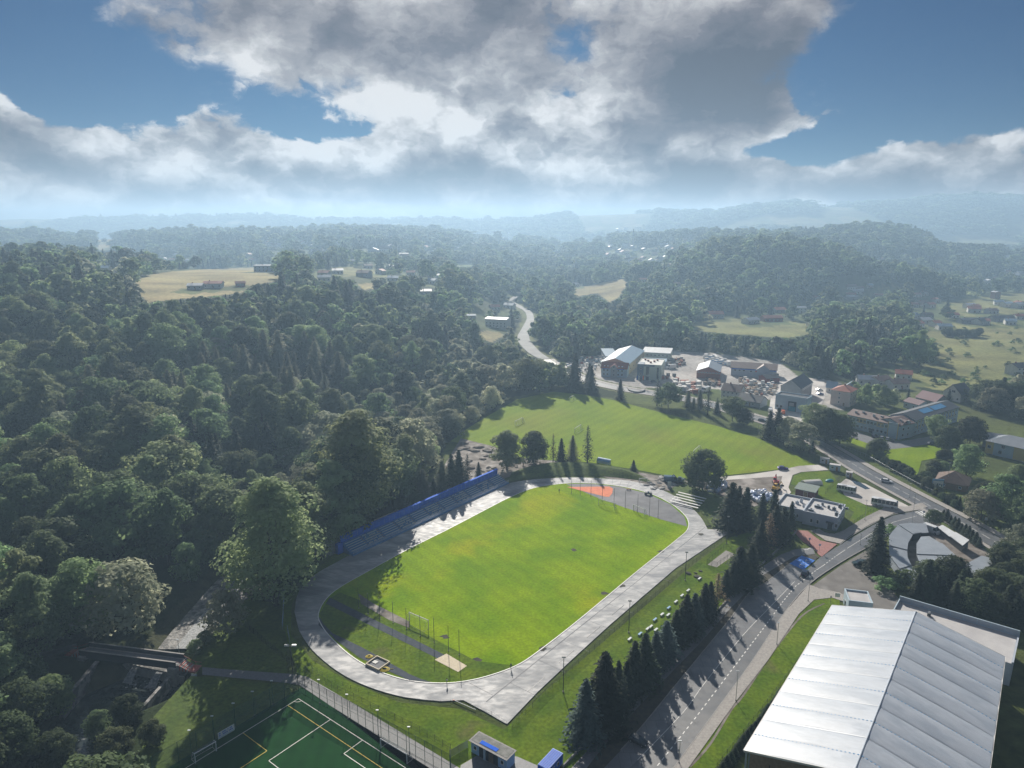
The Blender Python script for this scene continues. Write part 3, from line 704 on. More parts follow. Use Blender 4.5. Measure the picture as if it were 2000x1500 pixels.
# ------------------------------------------------------------------ materials of the built things
M = dict(
 grass=pm('pitch_grass', (.150,.270,.003), (.225,.335,.004), .055, .85, .05, 9, (.33,.36,.006), .03, thr=(.40,.60), thr3=(.56,.72), spec=.03, bscale=2.5, fine=(1.4, .80, R(-37.5), .06, .93)),
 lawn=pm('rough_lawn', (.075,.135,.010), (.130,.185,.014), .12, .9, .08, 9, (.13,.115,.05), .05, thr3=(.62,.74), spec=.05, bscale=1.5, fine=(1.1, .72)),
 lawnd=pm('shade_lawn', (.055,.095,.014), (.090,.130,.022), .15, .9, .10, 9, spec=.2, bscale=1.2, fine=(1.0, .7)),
 field=pm('field_grass', (.155,.240,.008), (.215,.295,.010), .035, .85, .05, 9, (.20,.21,.03), .012, thr3=(.5,.7), spec=.04, bscale=2.0, fine=(1.0, .82, R(35), .05, .93)),
 track=pm('track_concrete', (.34,.35,.365), (.47,.47,.475), .35, .66, .012, 9, (.23,.24,.26), .09, thr=(.4,.6), rough2=.55, spec=.25, stretch=(R(-52.5), 1, 2.2)),
 cinder=pm('dark_track_surface', (.11,.115,.13), (.16,.165,.18), .25, .75, .01, 8, (.20,.20,.215), .06, spec=.25),
 runway=pm('runway_asphalt', (.060,.072,.092), (.085,.098,.12), .8, .9, spec=.15),
 red=pm('orange_sector', (.62,.13,.035), (.70,.17,.05), .7, .8),
 sand=pm('sand', (.60,.52,.38), (.70,.62,.48), 2, .95),
 asphalt=pm('asphalt', (.095,.10,.11), (.125,.13,.14), .6, .50, .008, 8, (.15,.15,.155), .08, rough2=.36, spec=.6),
 paving=pm('parking_pavers', (.155,.16,.175), (.205,.21,.22), .4, .52, .008, 8, (.13,.135,.15), .12, rough2=.38, spec=.6, brick=(2.5, 5.0, .06, .62, .92)),
 walk=pm('pavement', (.29,.27,.255), (.36,.34,.32), 1.5, .75, .004, 6, brick=(.8, .8, .02, .7, .94)),
 walkd=pm('grey_pavement', (.13,.135,.15), (.17,.175,.19), 1.5, .6, .004, 6, brick=(.6, .6, .02, .8, .95)),
 verge=pm('bare_verge', (.035,.034,.028), (.075,.065,.045), .8, .95, .03),
 dirt=pm('dirt', (.13,.11,.095), (.23,.205,.185), .25, .92, .06, 9, (.34,.31,.29), .12, thr3=(.55,.66), rough2=.75, spec=.2),
 gravel=pm('gravel', (.125,.115,.11), (.19,.18,.17), .2, .85, .05, 9, (.27,.26,.25), .1, thr3=(.56,.70)),
 yard=pm('yard_concrete', (.50,.47,.45), (.60,.57,.54), .1, .8, .02, 8, (.33,.31,.30), .04),
 redpave=pm('red_pavers', (.30,.125,.115), (.37,.17,.15), 1.2, .8, brick=(.5, .5, .02, .75, .92)),
 line=pm('road_paint', (.78,.78,.76), (.66,.66,.64), 2.5, .6), yline=pm('yellow_paint', (.62,.47,.05), rough=.7),
 bluep=pm('blue_paint', (.015,.16,.62), (.02,.20,.70), .6, .55),
 turf=pm('artificial_turf', (.006,.050,.010), (.010,.064,.014), .2, .95, .01, 6, wave=('X', .1, .88), spec=.1),
 white=pm('white_render', (.72,.71,.68), (.62,.61,.58), .5, .8), cream=pm('cream_render', (.66,.56,.36), (.60,.50,.32), .5, .8),
 grey=pm('grey_render', (.38,.39,.40), (.33,.34,.35), .5, .8), greyw=pm('pale_grey_render', (.44,.49,.56), (.40,.45,.52), .5, .8),  # pale grey has the bluish cast of the shaded office walls in its colour
 lblue=pm('pale_blue_render', (.44,.54,.62), (.40,.50,.58), .5, .7), mint=pm('pale_green_render', (.48,.56,.48), rough=.7), slate=pm('slate_blue_panel', (.12,.17,.24), rough=.5),
 brick=pm('brick', (.42,.17,.12), (.34,.13,.09), 1.5, .85, brick=(1.2, .5, .03, .75, .85)), pink=pm('pinkish_render', (.56,.47,.42), (.50,.42,.38), .5, .8),
 yellow=pm('yellow_render', (.62,.47,.16), rough=.8), blue=pm('blue_sheet', (.02,.12,.50), (.03,.15,.58), .8, .45), dblue=pm('deep_blue_metal', (.006,.10,.62), (.01,.13,.70), 1, .8, spec=.2),
 glass=pm('window_glass', (.03,.04,.055), rough=.12, spec=.8), frame=pm('white_frame', (.74,.74,.74), rough=.7), dark=pm('opening_shade', (.02,.022,.028), rough=.7),  # the last, near-black colour stands in for the shade inside openings
 roofred=pm('red_tiles', (.40,.13,.085), (.32,.10,.07), .8, .7, wave=('X', 1.6, .85)), roofbrown=pm('brown_roof', (.20,.13,.115), (.16,.105,.095), .8, .65, wave=('X', 1.6, .88)),
 roofdark=pm('dark_roof', (.055,.06,.07), (.075,.08,.09), .7, .5, wave=('X', 1.6, .9)), roofgrey=pm('grey_tin_roof', (.26,.29,.33), (.31,.34,.38), .3, .4, wave=('X', 1.0, .9)),
 rooftin=pm('bright_tin_roof', (.58,.60,.62), (.50,.52,.55), .4, .55), rooflb=pm('bluish_tin_roof', (.26,.36,.46), (.30,.41,.51), .4, .35, wave=('X', 1.0, .92)),
 flat=pm('flat_roof_felt', (.42,.41,.42), (.50,.49,.49), .3, .7), hallroof=pm('white_membrane', (.42,.46,.52), (.46,.50,.56), .25, .5, .01, 5, (.37,.415,.48), .35, rough2=.42, spec=.5, fine=(1.6, .95), stretch=(0, 1, .25)),
 metal=pm('galvanised_metal', (.42,.44,.46), rough=.4, metal=.7), mdark=pm('dark_metal', (.05,.055,.06), rough=.5, metal=.3), green=pm('green_metal', (.02,.09,.055), rough=.5),
 concrete=pm('concrete', (.34,.33,.32), (.26,.25,.245), 1.2, .85, .01), wood=pm('wood', (.30,.20,.12), (.22,.14,.08), 2, .8), turq=pm('turquoise_panel', (.03,.27,.36), rough=.4),
 tyre=pm('tyre', (.02,.02,.02), rough=.8), water=pm('river_water', (.020,.030,.032), (.045,.055,.055), .5, .10, .06, 8, spec=.8, bscale=1.6), foam=pm('foam', (.30,.32,.34), (.12,.13,.14), 1.8, .6, .1),
 stone=pm('river_stones', (.15,.145,.14), (.34,.33,.32), 1.1, .75, .25, 9, (.08,.08,.08), .5, bscale=1.5), brred=pm('red_bridge_paint', (.38,.09,.07), (.30,.07,.055), 1, .6),
 orange=pm('orange_paint', (.70,.14,.03), rough=.5), yel=pm('yellow_plastic', (.70,.55,.03), rough=.5), skin=pm('skin', (.45,.28,.20), rough=.6), cloth=pm('dark_cloth', (.04,.05,.08), rough=.9), clothw=pm('pale_cloth', (.5,.5,.5), rough=.9),
 bale=pm('blue_wrap', (.20,.32,.62), (.62,.66,.74), .9, .35), solar=pm('solar_panel', (.10,.30,.55), rough=.15), rail=pm('rail_blue', (.16,.34,.56), rough=.5), netm=pm('net_mesh', (.35,.42,.42), rough=.9, alpha=.13),
 seatw=pm('pale_seat', (.55,.60,.62), rough=.5), tread=pm('stand_concrete', (.06,.19,.42), (.09,.24,.50), .8, .8), rust=pm('rusty_steel', (.22,.13,.09), (.14,.09,.07), 1, .8))
WALLM = dict(white=M['white'], grey=M['grey'], greyw=M['greyw'], brick=M['brick'])
ROOFM = dict(bluetin=M['rooflb'], darkroof=M['roofdark'], whitetin=M['rooftin'], redroof=M['roofred'], greytin=M['roofgrey'], brownroof=M['roofbrown'])
def pp(lst, z=0): return [P(u, v, z) for u, v in lst]
def xy(lst, z=0): return [(p.x, p.y) for p in pp(lst, z)]
def sheet(name, px, z, m, smooth=0, closed=True):
    pts = pp(px); pts = spl(pts, smooth, True) if smooth else pts
    b = MB(); b.sheet([(p.x, p.y) for p in pts], z, m); return struct(b.build(name))
# ------------------------------------------------------------------ sports ground surfaces
sheet('practice_field', [(1080,765),(1140,771),(1205,783),(1300,808),(1400,832),(1480,856),(1540,882),(1592,908),(1530,916),(1440,926),(1400,930),(1340,936),(1240,917),(1150,903),(1060,898),(1000,896),(915,868),(880,862),(905,842),(960,808),(1010,780)], .02, M['field'])
sheet('debris_ground', [(870,905),(885,880),(900,856),(965,872),(1000,893),(1080,900),(1160,908),(1240,921),(1345,940),(1400,936),(1475,925),(1530,922),(1528,975),(1470,990),(1400,975),(1330,962),(1230,948),(1160,925),(1060,915),(1000,930),(960,942),(890,975),(800,1015),(770,1010),(800,975),(850,935)], .03, M['dirt'])
OUT = [(575,1195),(584,1155),(612,1125),(660,1097),(760,1045),(850,1002),(940,962),(985,946),(1040,937),(1110,933),(1180,935),(1245,942),(1295,958),(1340,983),(1368,1010),(1382,1034)]
OUT2 = [(1422,1035),(1420,1043),(1320,1110),(1250,1170),(1190,1222),(1120,1286),(1050,1352),(990,1415),(950,1392),(905,1368)]
OUT3 = [(860,1370),(790,1362),(720,1342),(660,1312),(610,1270),(584,1232)]
INN = [(622,1200),(636,1172),(664,1148),(720,1116),(800,1072),(880,1032),(960,990),(1000,970),(1045,953),(1100,945),(1150,944),(1210,950),(1265,963),(1310,984),(1340,1010),(1344,1032),(1325,1052),(1250,1112),(1190,1162),(1120,1220),(1050,1274),(1010,1300),(960,1319),(910,1331),(860,1335),(800,1330),(740,1312),(690,1285),(650,1250),(628,1222)]
oc = spl(pp(OUT), 4); oc3 = spl(pp(OUT3), 4)
outer = [(p.x, p.y) for p in oc] + xy(OUT2) + [(p.x, p.y) for p in oc3]
b = MB(); b.sheet(outer, .10, M['track']); b2 = [(p[0], p[1]) for p in outer]
b.add([(p[0], p[1], -.05) for p in b2]+[(p[0], p[1], .10) for p in b2], [(i, (i+1) % len(b2), len(b2)+(i+1) % len(b2), len(b2)+i) for i in range(len(b2))], M['concrete'])
struct(b.build('track'))
inner = spl(pp(INN), 4, True); inn = [(p.x, p.y) for p in inner]
b = MB(); b.sheet(inn, .14, M['grass']); struct(b.build('pitch'))
kb = MB(); n = len(inn); kb.strip(inn, .28, .19, M['line'], True); struct(kb.build('track_edge_line'))
# expansion joints and cracks of the concrete
jb = MB()
S1, S2 = P(1250,1140), P(1050,1310); ax = (P(1420,1043)-P(990,1415)).normalized(); nx_ = Vector((-ax.y, ax.x, 0))
e0 = P(990,1415)
jb.strip([e0+nx_*8.6+ax*3, e0+nx_*8.6+ax*128], .22, .112, M['cinder'])
rj = random.Random(3)
for k in range(22):
    s = e0+ax*(6+k*5.9+rj.uniform(-.5,.5)); a0, a1 = (0.3, 8.4) if k % 2 else (8.8, 16.5); jb.strip([s+nx_*a0, s+nx_*a1], .11, .108, M['cinder'])
for k in range(4): s = e0+ax*(12+k*14)+nx_*(3.2+.5*k); jb.strip([s, s+ax*7], .25, .116, M['mdark'])
for k in range(60):     # joints round the bends and left straight
    i = int(k*len(oc)/60); p = Vector((oc[i].x, oc[i].y, 0)); q = min(inn, key=lambda t: (t[0]-p.x)**2+(t[1]-p.y)**2); jb.strip([p.lerp(Vector((q[0], q[1], 0)), .04), p.lerp(Vector((q[0], q[1], 0)), .97)], .10, .109, M['cinder'])
struct(jb.build('track_joints'))
# dark segment at the far end with the orange throwing sector, rough grass at the near end
def shin(px, z, m, name, sm=0): return sheet(name, px, z, m, sm)
shin([(1106,946),(1150,945),(1210,951),(1263,964),(1308,985),(1337,1010),(1342,1029),(1290,1015),(1220,992),(1160,970)], .17, M['cinder'], 'far_infield_surface')
shin([(1107,952),(1190,951),(1197,955),(1196,964),(1190,971),(1183,971)], .20, M['red'], 'throwing_sector')
shin([(640,1172),(664,1158),(700,1172),(760,1196),(850,1250),(930,1292),(1005,1301),(960,1317),(910,1329),(860,1333),(800,1328),(742,1311),(692,1283),(652,1249),(630,1221),(624,1200)], .17, M['lawn'], 'near_infield_grass')
shin([(644,1168),(655,1173),(880,1286),(868,1294),(840,1280),(637,1180)], .20, M['runway'], 'long_jump_runway')
shin([(872,1278),(912,1302),(895,1314),(849,1290)], .23, M['sand'], 'sand_pit')
shin([(624,1205),(622,1222),(640,1238),(700,1270),(800,1328),(845,1334),(790,1318),(740,1285),(680,1256),(640,1235)], .185, M['runway'], 'pole_vault_runway')
shin([(627,1215),(650,1238),(700,1262),(730,1278),(800,1318),(835,1333),(800,1330),(745,1306),(700,1284),(655,1250),(630,1224)], .205, M['runway'], 'pole_vault_runway')
shin([(700,1160),(730,1180),(800,1215),(800,1228),(760,1212),(705,1180)], .19, M['dirt'], 'bare_patch')
b = MB(); rp = random.Random(8)
for (u, v) in ((1370,1044),(1060,1268),(930,1290),(1120,1075),(1290,1078),(870,1245),(1180,1160),(1215,1145)):
    c = P(u, v); b.sheet([(c.x+math.cos(a)*rp.uniform(.6, 1.8), c.y+math.sin(a)*rp.uniform(.5, 1.4)) for a in [k*.7 for k in range(9)]], .168, M['verge'])
struct(b.build('worn_patches'))
# grass and paths round the stadium
sheet('stadium_lawn', [(545,1165),(600,1110),(690,1060),(770,1010),(690,1095),(600,1130),(570,1180),(568,1240),(610,1290),(680,1330),(780,1372),(900,1385),(985,1425),(1070,1345),(1200,1235),(1340,1115),(1425,1050),(1500,1030),(1552,1040),(1485,1108),(1396,1195),(1121,1495),(1060,1560),(900,1560),(800,1470),(700,1400),(585,1330),(560,1250)], .015, M['lawn'])
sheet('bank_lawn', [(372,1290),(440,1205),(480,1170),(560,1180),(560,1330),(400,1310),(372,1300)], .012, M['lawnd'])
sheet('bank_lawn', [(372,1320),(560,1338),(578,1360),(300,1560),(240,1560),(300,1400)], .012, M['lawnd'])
sheet('footpath', [(395,1303),(450,1308),(575,1317),(600,1322),(700,1380),(900,1502),(960,1560),(880,1560),(640,1375),(585,1338),(560,1334),(395,1318)], .05, M['walkd'])
sheet('court_yard', [(900,1495),(925,1480),(940,1470),(1010,1478),(1060,1500),(1040,1600),(880,1600)], .06, M['walkd'])
# ------------------------------------------------------------------ artificial pitch
c0 = P(583,1365); ta = R(-127.5); tb_ = R(-37.5); da = Vector((math.cos(ta), math.sin(ta), 0)); db = Vector((math.cos(tb_), math.sin(tb_), 0))
def T(a, bb): p = c0+da*a+db*bb; return (p.x, p.y)
b = MB(); b.sheet([T(-3,-3),T(75,-3),T(75,48),T(-3,48)], .05, M['turf']); struct(b.build('artificial_pitch'))
def ab(u, v): d = P(u, v)-c0; return d.dot(da), d.dot(db)
b = MB()
def tl(p, q, m, z=.075, w=.14): b.strip([Vector((*T(*p), 0)), Vector((*T(*q), 0))], w, z, m)
tl((0,0),(70,0),M['line']); tl((0,0),(0,46),M['line']); tl((0,46),(70,46),M['line'])
a1, b1 = ab(642,1408); a2, b2 = ab(527,1488); tl((0,b1),(a2,b1),M['line']); tl((a2,b1),(a2,b1+27),M['line'])
a3, b3 = ab(708,1446); a4, b4 = ab(674,1474); tl((0,b3),(a4,b3),M['line']); tl((a4,b3),(a4,b3+15),M['line']); tl((0,b3+15),(a4,b3+15),M['line'])
y1, y2 = ab(566,1380), ab(735,1494); ya = (y1[0]+y2[0])/2; tl((ya,0),(ya,46),M['yline'],.078)
y3, y4 = ab(480,1436), ab(523,1466); tl((y3[0],0),(y3[0],y4[1]),M['yline'],.078); tl((y3[0],y4[1]),(y3[0]+25,y4[1]),M['yline'],.078)
b.strip([Vector((*T(math.sin(t)*1.2, math.cos(t)*1.2), 0)) for t in [k*math.pi/16 for k in range(9)]], .12, .075, M['line'])
struct(b.build('pitch_markings'))
# ------------------------------------------------------------------ roads
sheet('parking_pavers', [(1180,1500),(1212,1466),(1256,1416),(1328,1328),(1392,1250),(1428,1206),(1464,1157),(1498,1136),(1542,1101),(1569,1113),(1560,1130),(1500,1190),(1452,1240),(1378,1332),(1334,1392),(1245,1485),(1180,1570),(1110,1570)], .040, M['paving'])
sheet('street', [(1245,1485),(1334,1392),(1378,1332),(1452,1240),(1500,1190),(1560,1130),(1600,1090),(1640,1065),(1668,1048),(1705,1026),(1745,1007),(1790,998),(1815,992),(1850,1018),(1800,1022),(1760,1030),(1700,1066),(1640,1100),(1580,1142),(1530,1200),(1466,1296),(1400,1386),(1316,1500),(1260,1580),(1150,1580)], .045, M['asphalt'])
sheet('pavement', [(1316,1500),(1400,1386),(1466,1296),(1530,1200),(1580,1142),(1600,1150),(1640,1158),(1660,1170),(1655,1178),(1625,1168),(1590,1172),(1560,1200),(1500,1290),(1438,1370),(1345,1500),(1280,1600),(1240,1600)], .15, M['walk'])
sheet('lane_pavement', [(1121,1495),(1396,1200),(1474,1117),(1524,1084),(1552,1073),(1587,1070),(1592,1082),(1552,1087),(1490,1124),(1420,1196),(1368,1256),(1244,1384),(1170,1470),(1100,1560),(1060,1560)], .09, M['walkd'])
sheet('dirt_verge', [(1170,1470),(1244,1384),(1368,1256),(1420,1196),(1490,1124),(1552,1087),(1592,1082),(1600,1088),(1591,1094),(1566,1085),(1540,1101),(1498,1136),(1464,1157),(1428,1206),(1392,1250),(1328,1328),(1256,1416),(1212,1466),(1150,1540),(1100,1560)], .035, M['verge'])
sheet('disabled_parking_bay', [(1566,1085),(1591.5,1095),(1569,1113),(1542,1101)], .065, M['bluep'])
sheet('red_driveway', [(1549.5,1035.5),(1577,1037),(1590,1047.5),(1602,1056),(1635,1063),(1605,1088),(1599,1084),(1587,1070),(1567.5,1058),(1552.5,1041.5)], .115, M['redpave'])
sheet('upper_pavement', [(1583,1037),(1596,1045),(1612,1056),(1640,1062),(1660,1047),(1700,1024),(1745,1003),(1795,996),(1812,990),(1800,982),(1770,990),(1735,988),(1690,1010),(1648,1036),(1630,1043),(1610,1040),(1600,1033)], .13, M['walk'])
sheet('gravel_lot', [(1584,1146),(1640,1106),(1690,1076),(1706,1080),(1702,1100),(1722,1130),(1758,1172),(1760,1200),(1700,1200),(1660,1175),(1640,1160),(1600,1150)], .033, M['gravel'])
sheet('verge_lawn', [(1625,1168),(1590,1173),(1560,1202),(1500,1292),(1438,1372),(1345,1502),(1290,1600),(1360,1600),(1460,1440),(1560,1290),(1640,1185),(1640,1172)], .06, M['lawn'])
b = MB(); pts = pp([(1340,1500),(1380,1455),(1420,1390),(1445,1360),(1500,1280),(1560,1205),(1605,1180)]); b.strip(spl([p+Vector((.9,.3,0)) for p in pts], 4), .5, .075, M['dirt']); struct(b.build('trodden_path'))
sheet('bus_lot', [(1636,948),(1652,935),(1690,945),(1735,968),(1785,994),(1770,999),(1745,994),(1690,986),(1650,968)], .05, M['yard'])
sheet('puddles', [(1662,938),(1680,942),(1700,955),(1690,956),(1670,946)], .054, M['water']); sheet('puddles', [(1745,988),(1775,993),(1765,997),(1748,994)], .054, M['water'])
b = MB(); b.box(-1, 1, -1, 1, 0, .001, M['dark'])
sheet('sports_driveway', [(1405,932),(1470,926),(1530,917),(1560,910),(1598,908),(1612,912),(1618,918),(1565,922),(1548,928),(1540,952),(1545,962),(1530,975),(1520,978),(1524,945),(1528,930),(1470,934),(1410,938)], .05, M['yard'])
sheet('corner_lawn', [(1552,928),(1570,922),(1620,920),(1635,940),(1640,960),(1700,992),(1735,990),(1690,1010),(1650,1034),(1668,1000),(1640,985),(1560,950),(1544,946)], .045, M['lawn'])
# main road
RC = [(2080,1132),(2010,1096),(1960,1068),(1880,1022),(1800,980),(1740,948),(1680,915),(1640,890),(1592,862),(1540,838),(1490,821),(1440,806),(1380,788),(1300,772),(1220,760),(1150,744),(1100,722),(1065,702)]
rc = spl(pp(RC), 5); b = MB(); b.strip(rc, 8.2, .08, M['asphalt']); struct(b.build('main_road'))
b = MB(); n = len(rc)
def off(pts, d):
    o = []
    for i, p in enumerate(pts):
        t = (pts[min(i+1, len(pts)-1)]-pts[max(i-1, 0)]); t = Vector((t.x, t.y, 0)).normalized(); o.append(p+Vector((-t.y, t.x, 0))*d)
    return o
b.strip(off(rc, -5.9), 3.0, .17, M['walk']); b.strip(off(rc, 5.4), 1.9, .17, M['walk']); struct(b.build('roadside_pavement'))
far_w = [Vector((p.x, p.y, max(.1, p.z)+.35)) for p in (PT(u, v) for u, v in [(1065,702),(1045,690),(1030,675),(1022,660),(1030,640),(1036,622),(1030,608),(1012,598),(1000,590),(1008,580)])]
fw = spl(far_w, 6); b = MB(); V = []; F = []
for i, p in enumerate(fw):
    t = fw[min(i+1, len(fw)-1)]-fw[max(i-1, 0)]; t = Vector((t.x, t.y, 0)).normalized(); q = Vector((-t.y, t.x, 0)); w = 8.5+3.5*math.sin(min(1, i/30)*math.pi)
    zz = max(p.z, hz(p.x+q.x*5, p.y+q.y*5)+.2, hz(p.x-q.x*5, p.y-q.y*5)+.2); V += [p+q*w/2, p-q*w/2]; V[-1] = Vector((V[-1].x, V[-1].y, zz)); V[-2] = Vector((V[-2].x, V[-2].y, zz))
F = [(2*i, 2*i+1, 2*i+3, 2*i+2) for i in range(len(fw)-1)]
b.add(V, F, pm('bright_asphalt', (.24,.24,.24), (.32,.32,.31), .08, .8, spec=.2)); struct(b.build('valley_road'))
# markings
b = MB()
def seg(p, q, w=.16, z=.062): b.strip([p, q], w, z, M['line'])
dl = pp([(1284,1496),(1354,1408),(1492,1226),(1531.5,1172),(1554,1145),(1594,1114)])
def dashes(pts, on, offn, w, z):
    acc = 0; 
    for i in range(len(pts)-1):
        a, c = pts[i], pts[i+1]; ln = (c-a).length; d = (c-a)/ln; s = 0
        while s < ln:
            ph = (acc+s) % (on+offn)
            if ph < on: e = min(on-ph, ln-s); seg(a+d*s, a+d*(s+e), w, z); s += e+.001
            else: s += min(offn+on-ph, ln-s)+.001
        acc += ln
dashes(dl, 1.0, 1.0, .22, .062)
for a, c in (((1594.5,1113.5),(1609,1104)),((1633,1086),(1651,1074)),((1655,1071),(1700,1043)),((1700,1043),(1745,1020)),((1745,1020),(1790,1008))): seg(P(*a), P(*c))
dashes(pp([(1609,1104),(1633,1086)]), 1, 1, .2, .062)
el = spl(pp([(1245,1485),(1334,1392),(1378,1332),(1452,1240),(1500,1190),(1552,1136)]), 4)
for i in range(len(el)-1): seg(el[i], el[i+1], .12, .063)
for i in range(7):      # zebra crossing
    p = P(1788+i*3.4, 1001+i*1.9); q = P(1799+i*3.4, 996+i*1.9); seg(p, q, .5, .064)
dashes(rc[:60], 4, 2.0, .2, .098)
for k in range(9): p = P(1100+0, 1400)
seg(P(1553,1093), P(1580,1105), .15, .08)
for s in (-1, 1):
    c = P(1578,1097) if s > 0 else P(1566,1106); b.strip([c+Vector((math.cos(t)*.8, math.sin(t)*.8, 0)) for t in [k*.6 for k in range(9)]], .2, .082, M['line']); seg(c+Vector((0,.6,0)), c+Vector((0,1.6,0)), .3, .082)
c = P(1570,1074); seg(c, c+Vector((1.6,0,0)), .3, .105); seg(P(1578,1072), P(1583,1071), .3, .105)
struct(b.build('road_markings'))
# kerbs and the low wall beside the trees
def kerb(name, px, z0, z1, w, m, sm=4):
    pts = spl(pp(px), sm); b = MB(); o1 = off(pts, w/2); o2 = off(pts, -w/2)
    V = [];
    for a, c in zip(o1, o2): V += [(a.x, a.y, z0), (a.x, a.y, z1), (c.x, c.y, z1), (c.x, c.y, z0)]
    F = []
    for i in range(len(pts)-1):
        for k in range(3): F.append((4*i+k, 4*i+k+1, 4*i+4+k+1, 4*i+4+k))
    b.add(V, F, m); return b.build(name)
struct(kerb('kerb', [(1240,1600),(1316,1500),(1400,1386),(1466,1296),(1530,1200),(1580,1142),(1640,1100),(1700,1066)], 0, .17, .22, M['concrete']))
struct(kerb('kerb', [(1640,1064),(1660,1049),(1700,1026),(1745,1005),(1795,998),(1812,991)], 0, .16, .22, M['concrete']))
struct(kerb('kerb', [(1212,1466),(1256,1416),(1328,1328),(1392,1250),(1428,1206),(1464,1157),(1498,1136),(1542,1101)], 0, .13, .2, M['concrete']))
sheet('main_lawn', [(1690,860),(1725,852),(1760,868),(1835,870),(1850,890),(1800,900),(1790,935),(1740,915),(1700,890)], .03, M['field'])
sheet('hospital_drive', [(1655,838),(1680,845),(1720,862),(1760,862),(1830,850),(1822,866),(1775,874),(1735,878),(1700,868),(1650,850)], .05, M['walkd'])
sheet('side_lawn', [(1650,842),(1670,848),(1692,866),(1690,875),(1668,868),(1645,858)], .04, M['field'])
sheet('car_park', [(1524,735),(1610,740),(1612,775),(1600,800),(1585,810),(1560,830),(1500,815),(1505,780),(1520,760)], .05, M['yard'])
EXTRA_HEDGE = 1
# ------------------------------------------------------------------ buildings
def ang(A, B): return math.atan2(B.y-A.y, B.x-A.x)
_win = {}
def window_me(w, h, bars=1):
    k = (round(w, 2), round(h, 2), bars)
    if k not in _win:
        b = MB(); b.box(-w/2, w/2, -.05, .04, 0, h, M['frame']); n = bars+1
        for i in range(n):
            x0 = -w/2+.08+i*(w-.16)/n+.03; x1 = -w/2+.08+(i+1)*(w-.16)/n-.03; b.box(x0, x1, -.065, -.052, .08, h-.08, M['glass'])
        b.box(-w/2-.08, w/2+.08, -.16, -.051, -.07, 0, M['frame']); _win[k] = b.me('window')
    return _win[k]
_door = {}
def door_me(w, h, m=None):
    k = (w, h, (m or M['wood']).name)
    if k not in _door:
        b = MB(); b.box(-w/2-.08, w/2+.08, -.05, .03, 0, h+.08, M['frame']); b.box(-w/2, w/2, -.09, -.052, .02, h, m or M['wood']); b.box(w/2-.2, w/2-.12, -.14, -.092, 1.0, 1.1, M['metal']); _door[k] = b.me('door')
    return _door[k]
def place_on(face, me, L, D, s, z, parent, name):
    """s along the wall; faces: f front, b back, l left, r right"""
    o = link(name, me, parent)
    if face == 'f': o.location = (s, 0, z)
    elif face == 'b': o.location = (L-s, D, z); o.rotation_euler.z = math.pi
    elif face == 'l': o.location = (0, D-s, z); o.rotation_euler.z = -math.pi/2
    else: o.location = (L, s, z); o.rotation_euler.z = math.pi/2
    return o
def roof_mb(kind, L, D, h, rh, m, mg, ov=.5, th=.22):
    b = MB(); 
    if kind == 'gx':      # ridge along x
        zo = -ov*(rh-h)/(D/2)
        for sgn in (0, 1):
            y0 = -ov if sgn == 0 else D+ov
            V = [(-ov, y0, h+zo), (L+ov, y0, h+zo), (L+ov, D/2, rh), (-ov, D/2, rh)]; W_ = [(x, y, z+th) for x, y, z in V]
            F = [(4, 5, 6, 7), (3, 2, 1, 0), (0, 1, 5, 4), (1, 2, 6, 5), (3, 0, 4, 7)]
            if sgn: F = [f[::-1] for f in F]
            b.add(V+W_, F, m)
    elif kind == 'gy':
        zo = -ov*(rh-h)/(L/2)
        for sgn in (0, 1):
            x0 = -ov if sgn == 0 else L+ov
            V = [(x0, -ov, h+zo), (L/2, -ov, rh), (L/2, D+ov, rh), (x0, D+ov, h+zo)]; W_ = [(x, y, z+th) for x, y, z in V]
            F = [(4, 5, 6, 7), (3, 2, 1, 0), (0, 1, 5, 4), (2, 3, 7, 6), (3, 0, 4, 7)]
            if sgn: F = [f[::-1] for f in F]
            b.add(V+W_, F, m)
    elif kind == 'hip':
        q = min(L, D)/2*.95; V = [(-ov, -ov, h), (L+ov, -ov, h), (L+ov, D+ov, h), (-ov, D+ov, h)]
        if L >= D: V += [(q, D/2, rh), (L-q, D/2, rh)]; F = [(0, 1, 5, 4), (1, 2, 5), (2, 3, 4, 5), (3, 0, 4), (3, 2, 1, 0)]
        else: V += [(L/2, q, rh), (L/2, D-q, rh)]; F = [(0, 1, 4), (1, 2, 5, 4), (2, 3, 5), (3, 0, 4, 5), (3, 2, 1, 0)]
        b.add(V, F, m)
    elif kind == 'shed':
        V = [(-ov, -ov, h+.02), (L+ov, -ov, h+.02), (L+ov, D+ov, rh), (-ov, D+ov, rh)]; W_ = [(x, y, z+th) for x, y, z in V]
        b.add(V+W_, [(4, 5, 6, 7), (3, 2, 1, 0), (0, 1, 5, 4), (1, 2, 6, 5), (2, 3, 7, 6), (3, 0, 4, 7)], m)
    return b
def wall_mb(kind, L, D, h, rh, m):
    b = MB()
    if kind == 'gx': 
        V = [(0,0,0),(L,0,0),(L,D,0),(0,D,0),(0,0,h),(L,0,h),(L,D,h),(0,D,h),(0,D/2,rh),(L,D/2,rh)]
        b.add(V, [(0,1,5,4),(2,3,7,6),(1,2,6,9,5),(3,0,4,8,7)], m)
    elif kind == 'gy':
        V = [(0,0,0),(L,0,0),(L,D,0),(0,D,0),(0,0,h),(L,0,h),(L,D,h),(0,D,h),(L/2,0,rh),(L/2,D,rh)]
        b.add(V, [(0,1,5,8,4),(2,3,7,9,6),(1,2,6,5),(3,0,4,7)], m)
    elif kind == 'shed':
        V = [(0,0,0),(L,0,0),(L,D,0),(0,D,0),(0,0,h),(L,0,h),(L,D,rh),(0,D,rh)]; b.add(V, [(0,1,5,4),(2,3,7,6),(1,2,6,5),(3,0,4,7)], m)
    else: b.box(0, L, 0, D, 0, h, m)
    return b
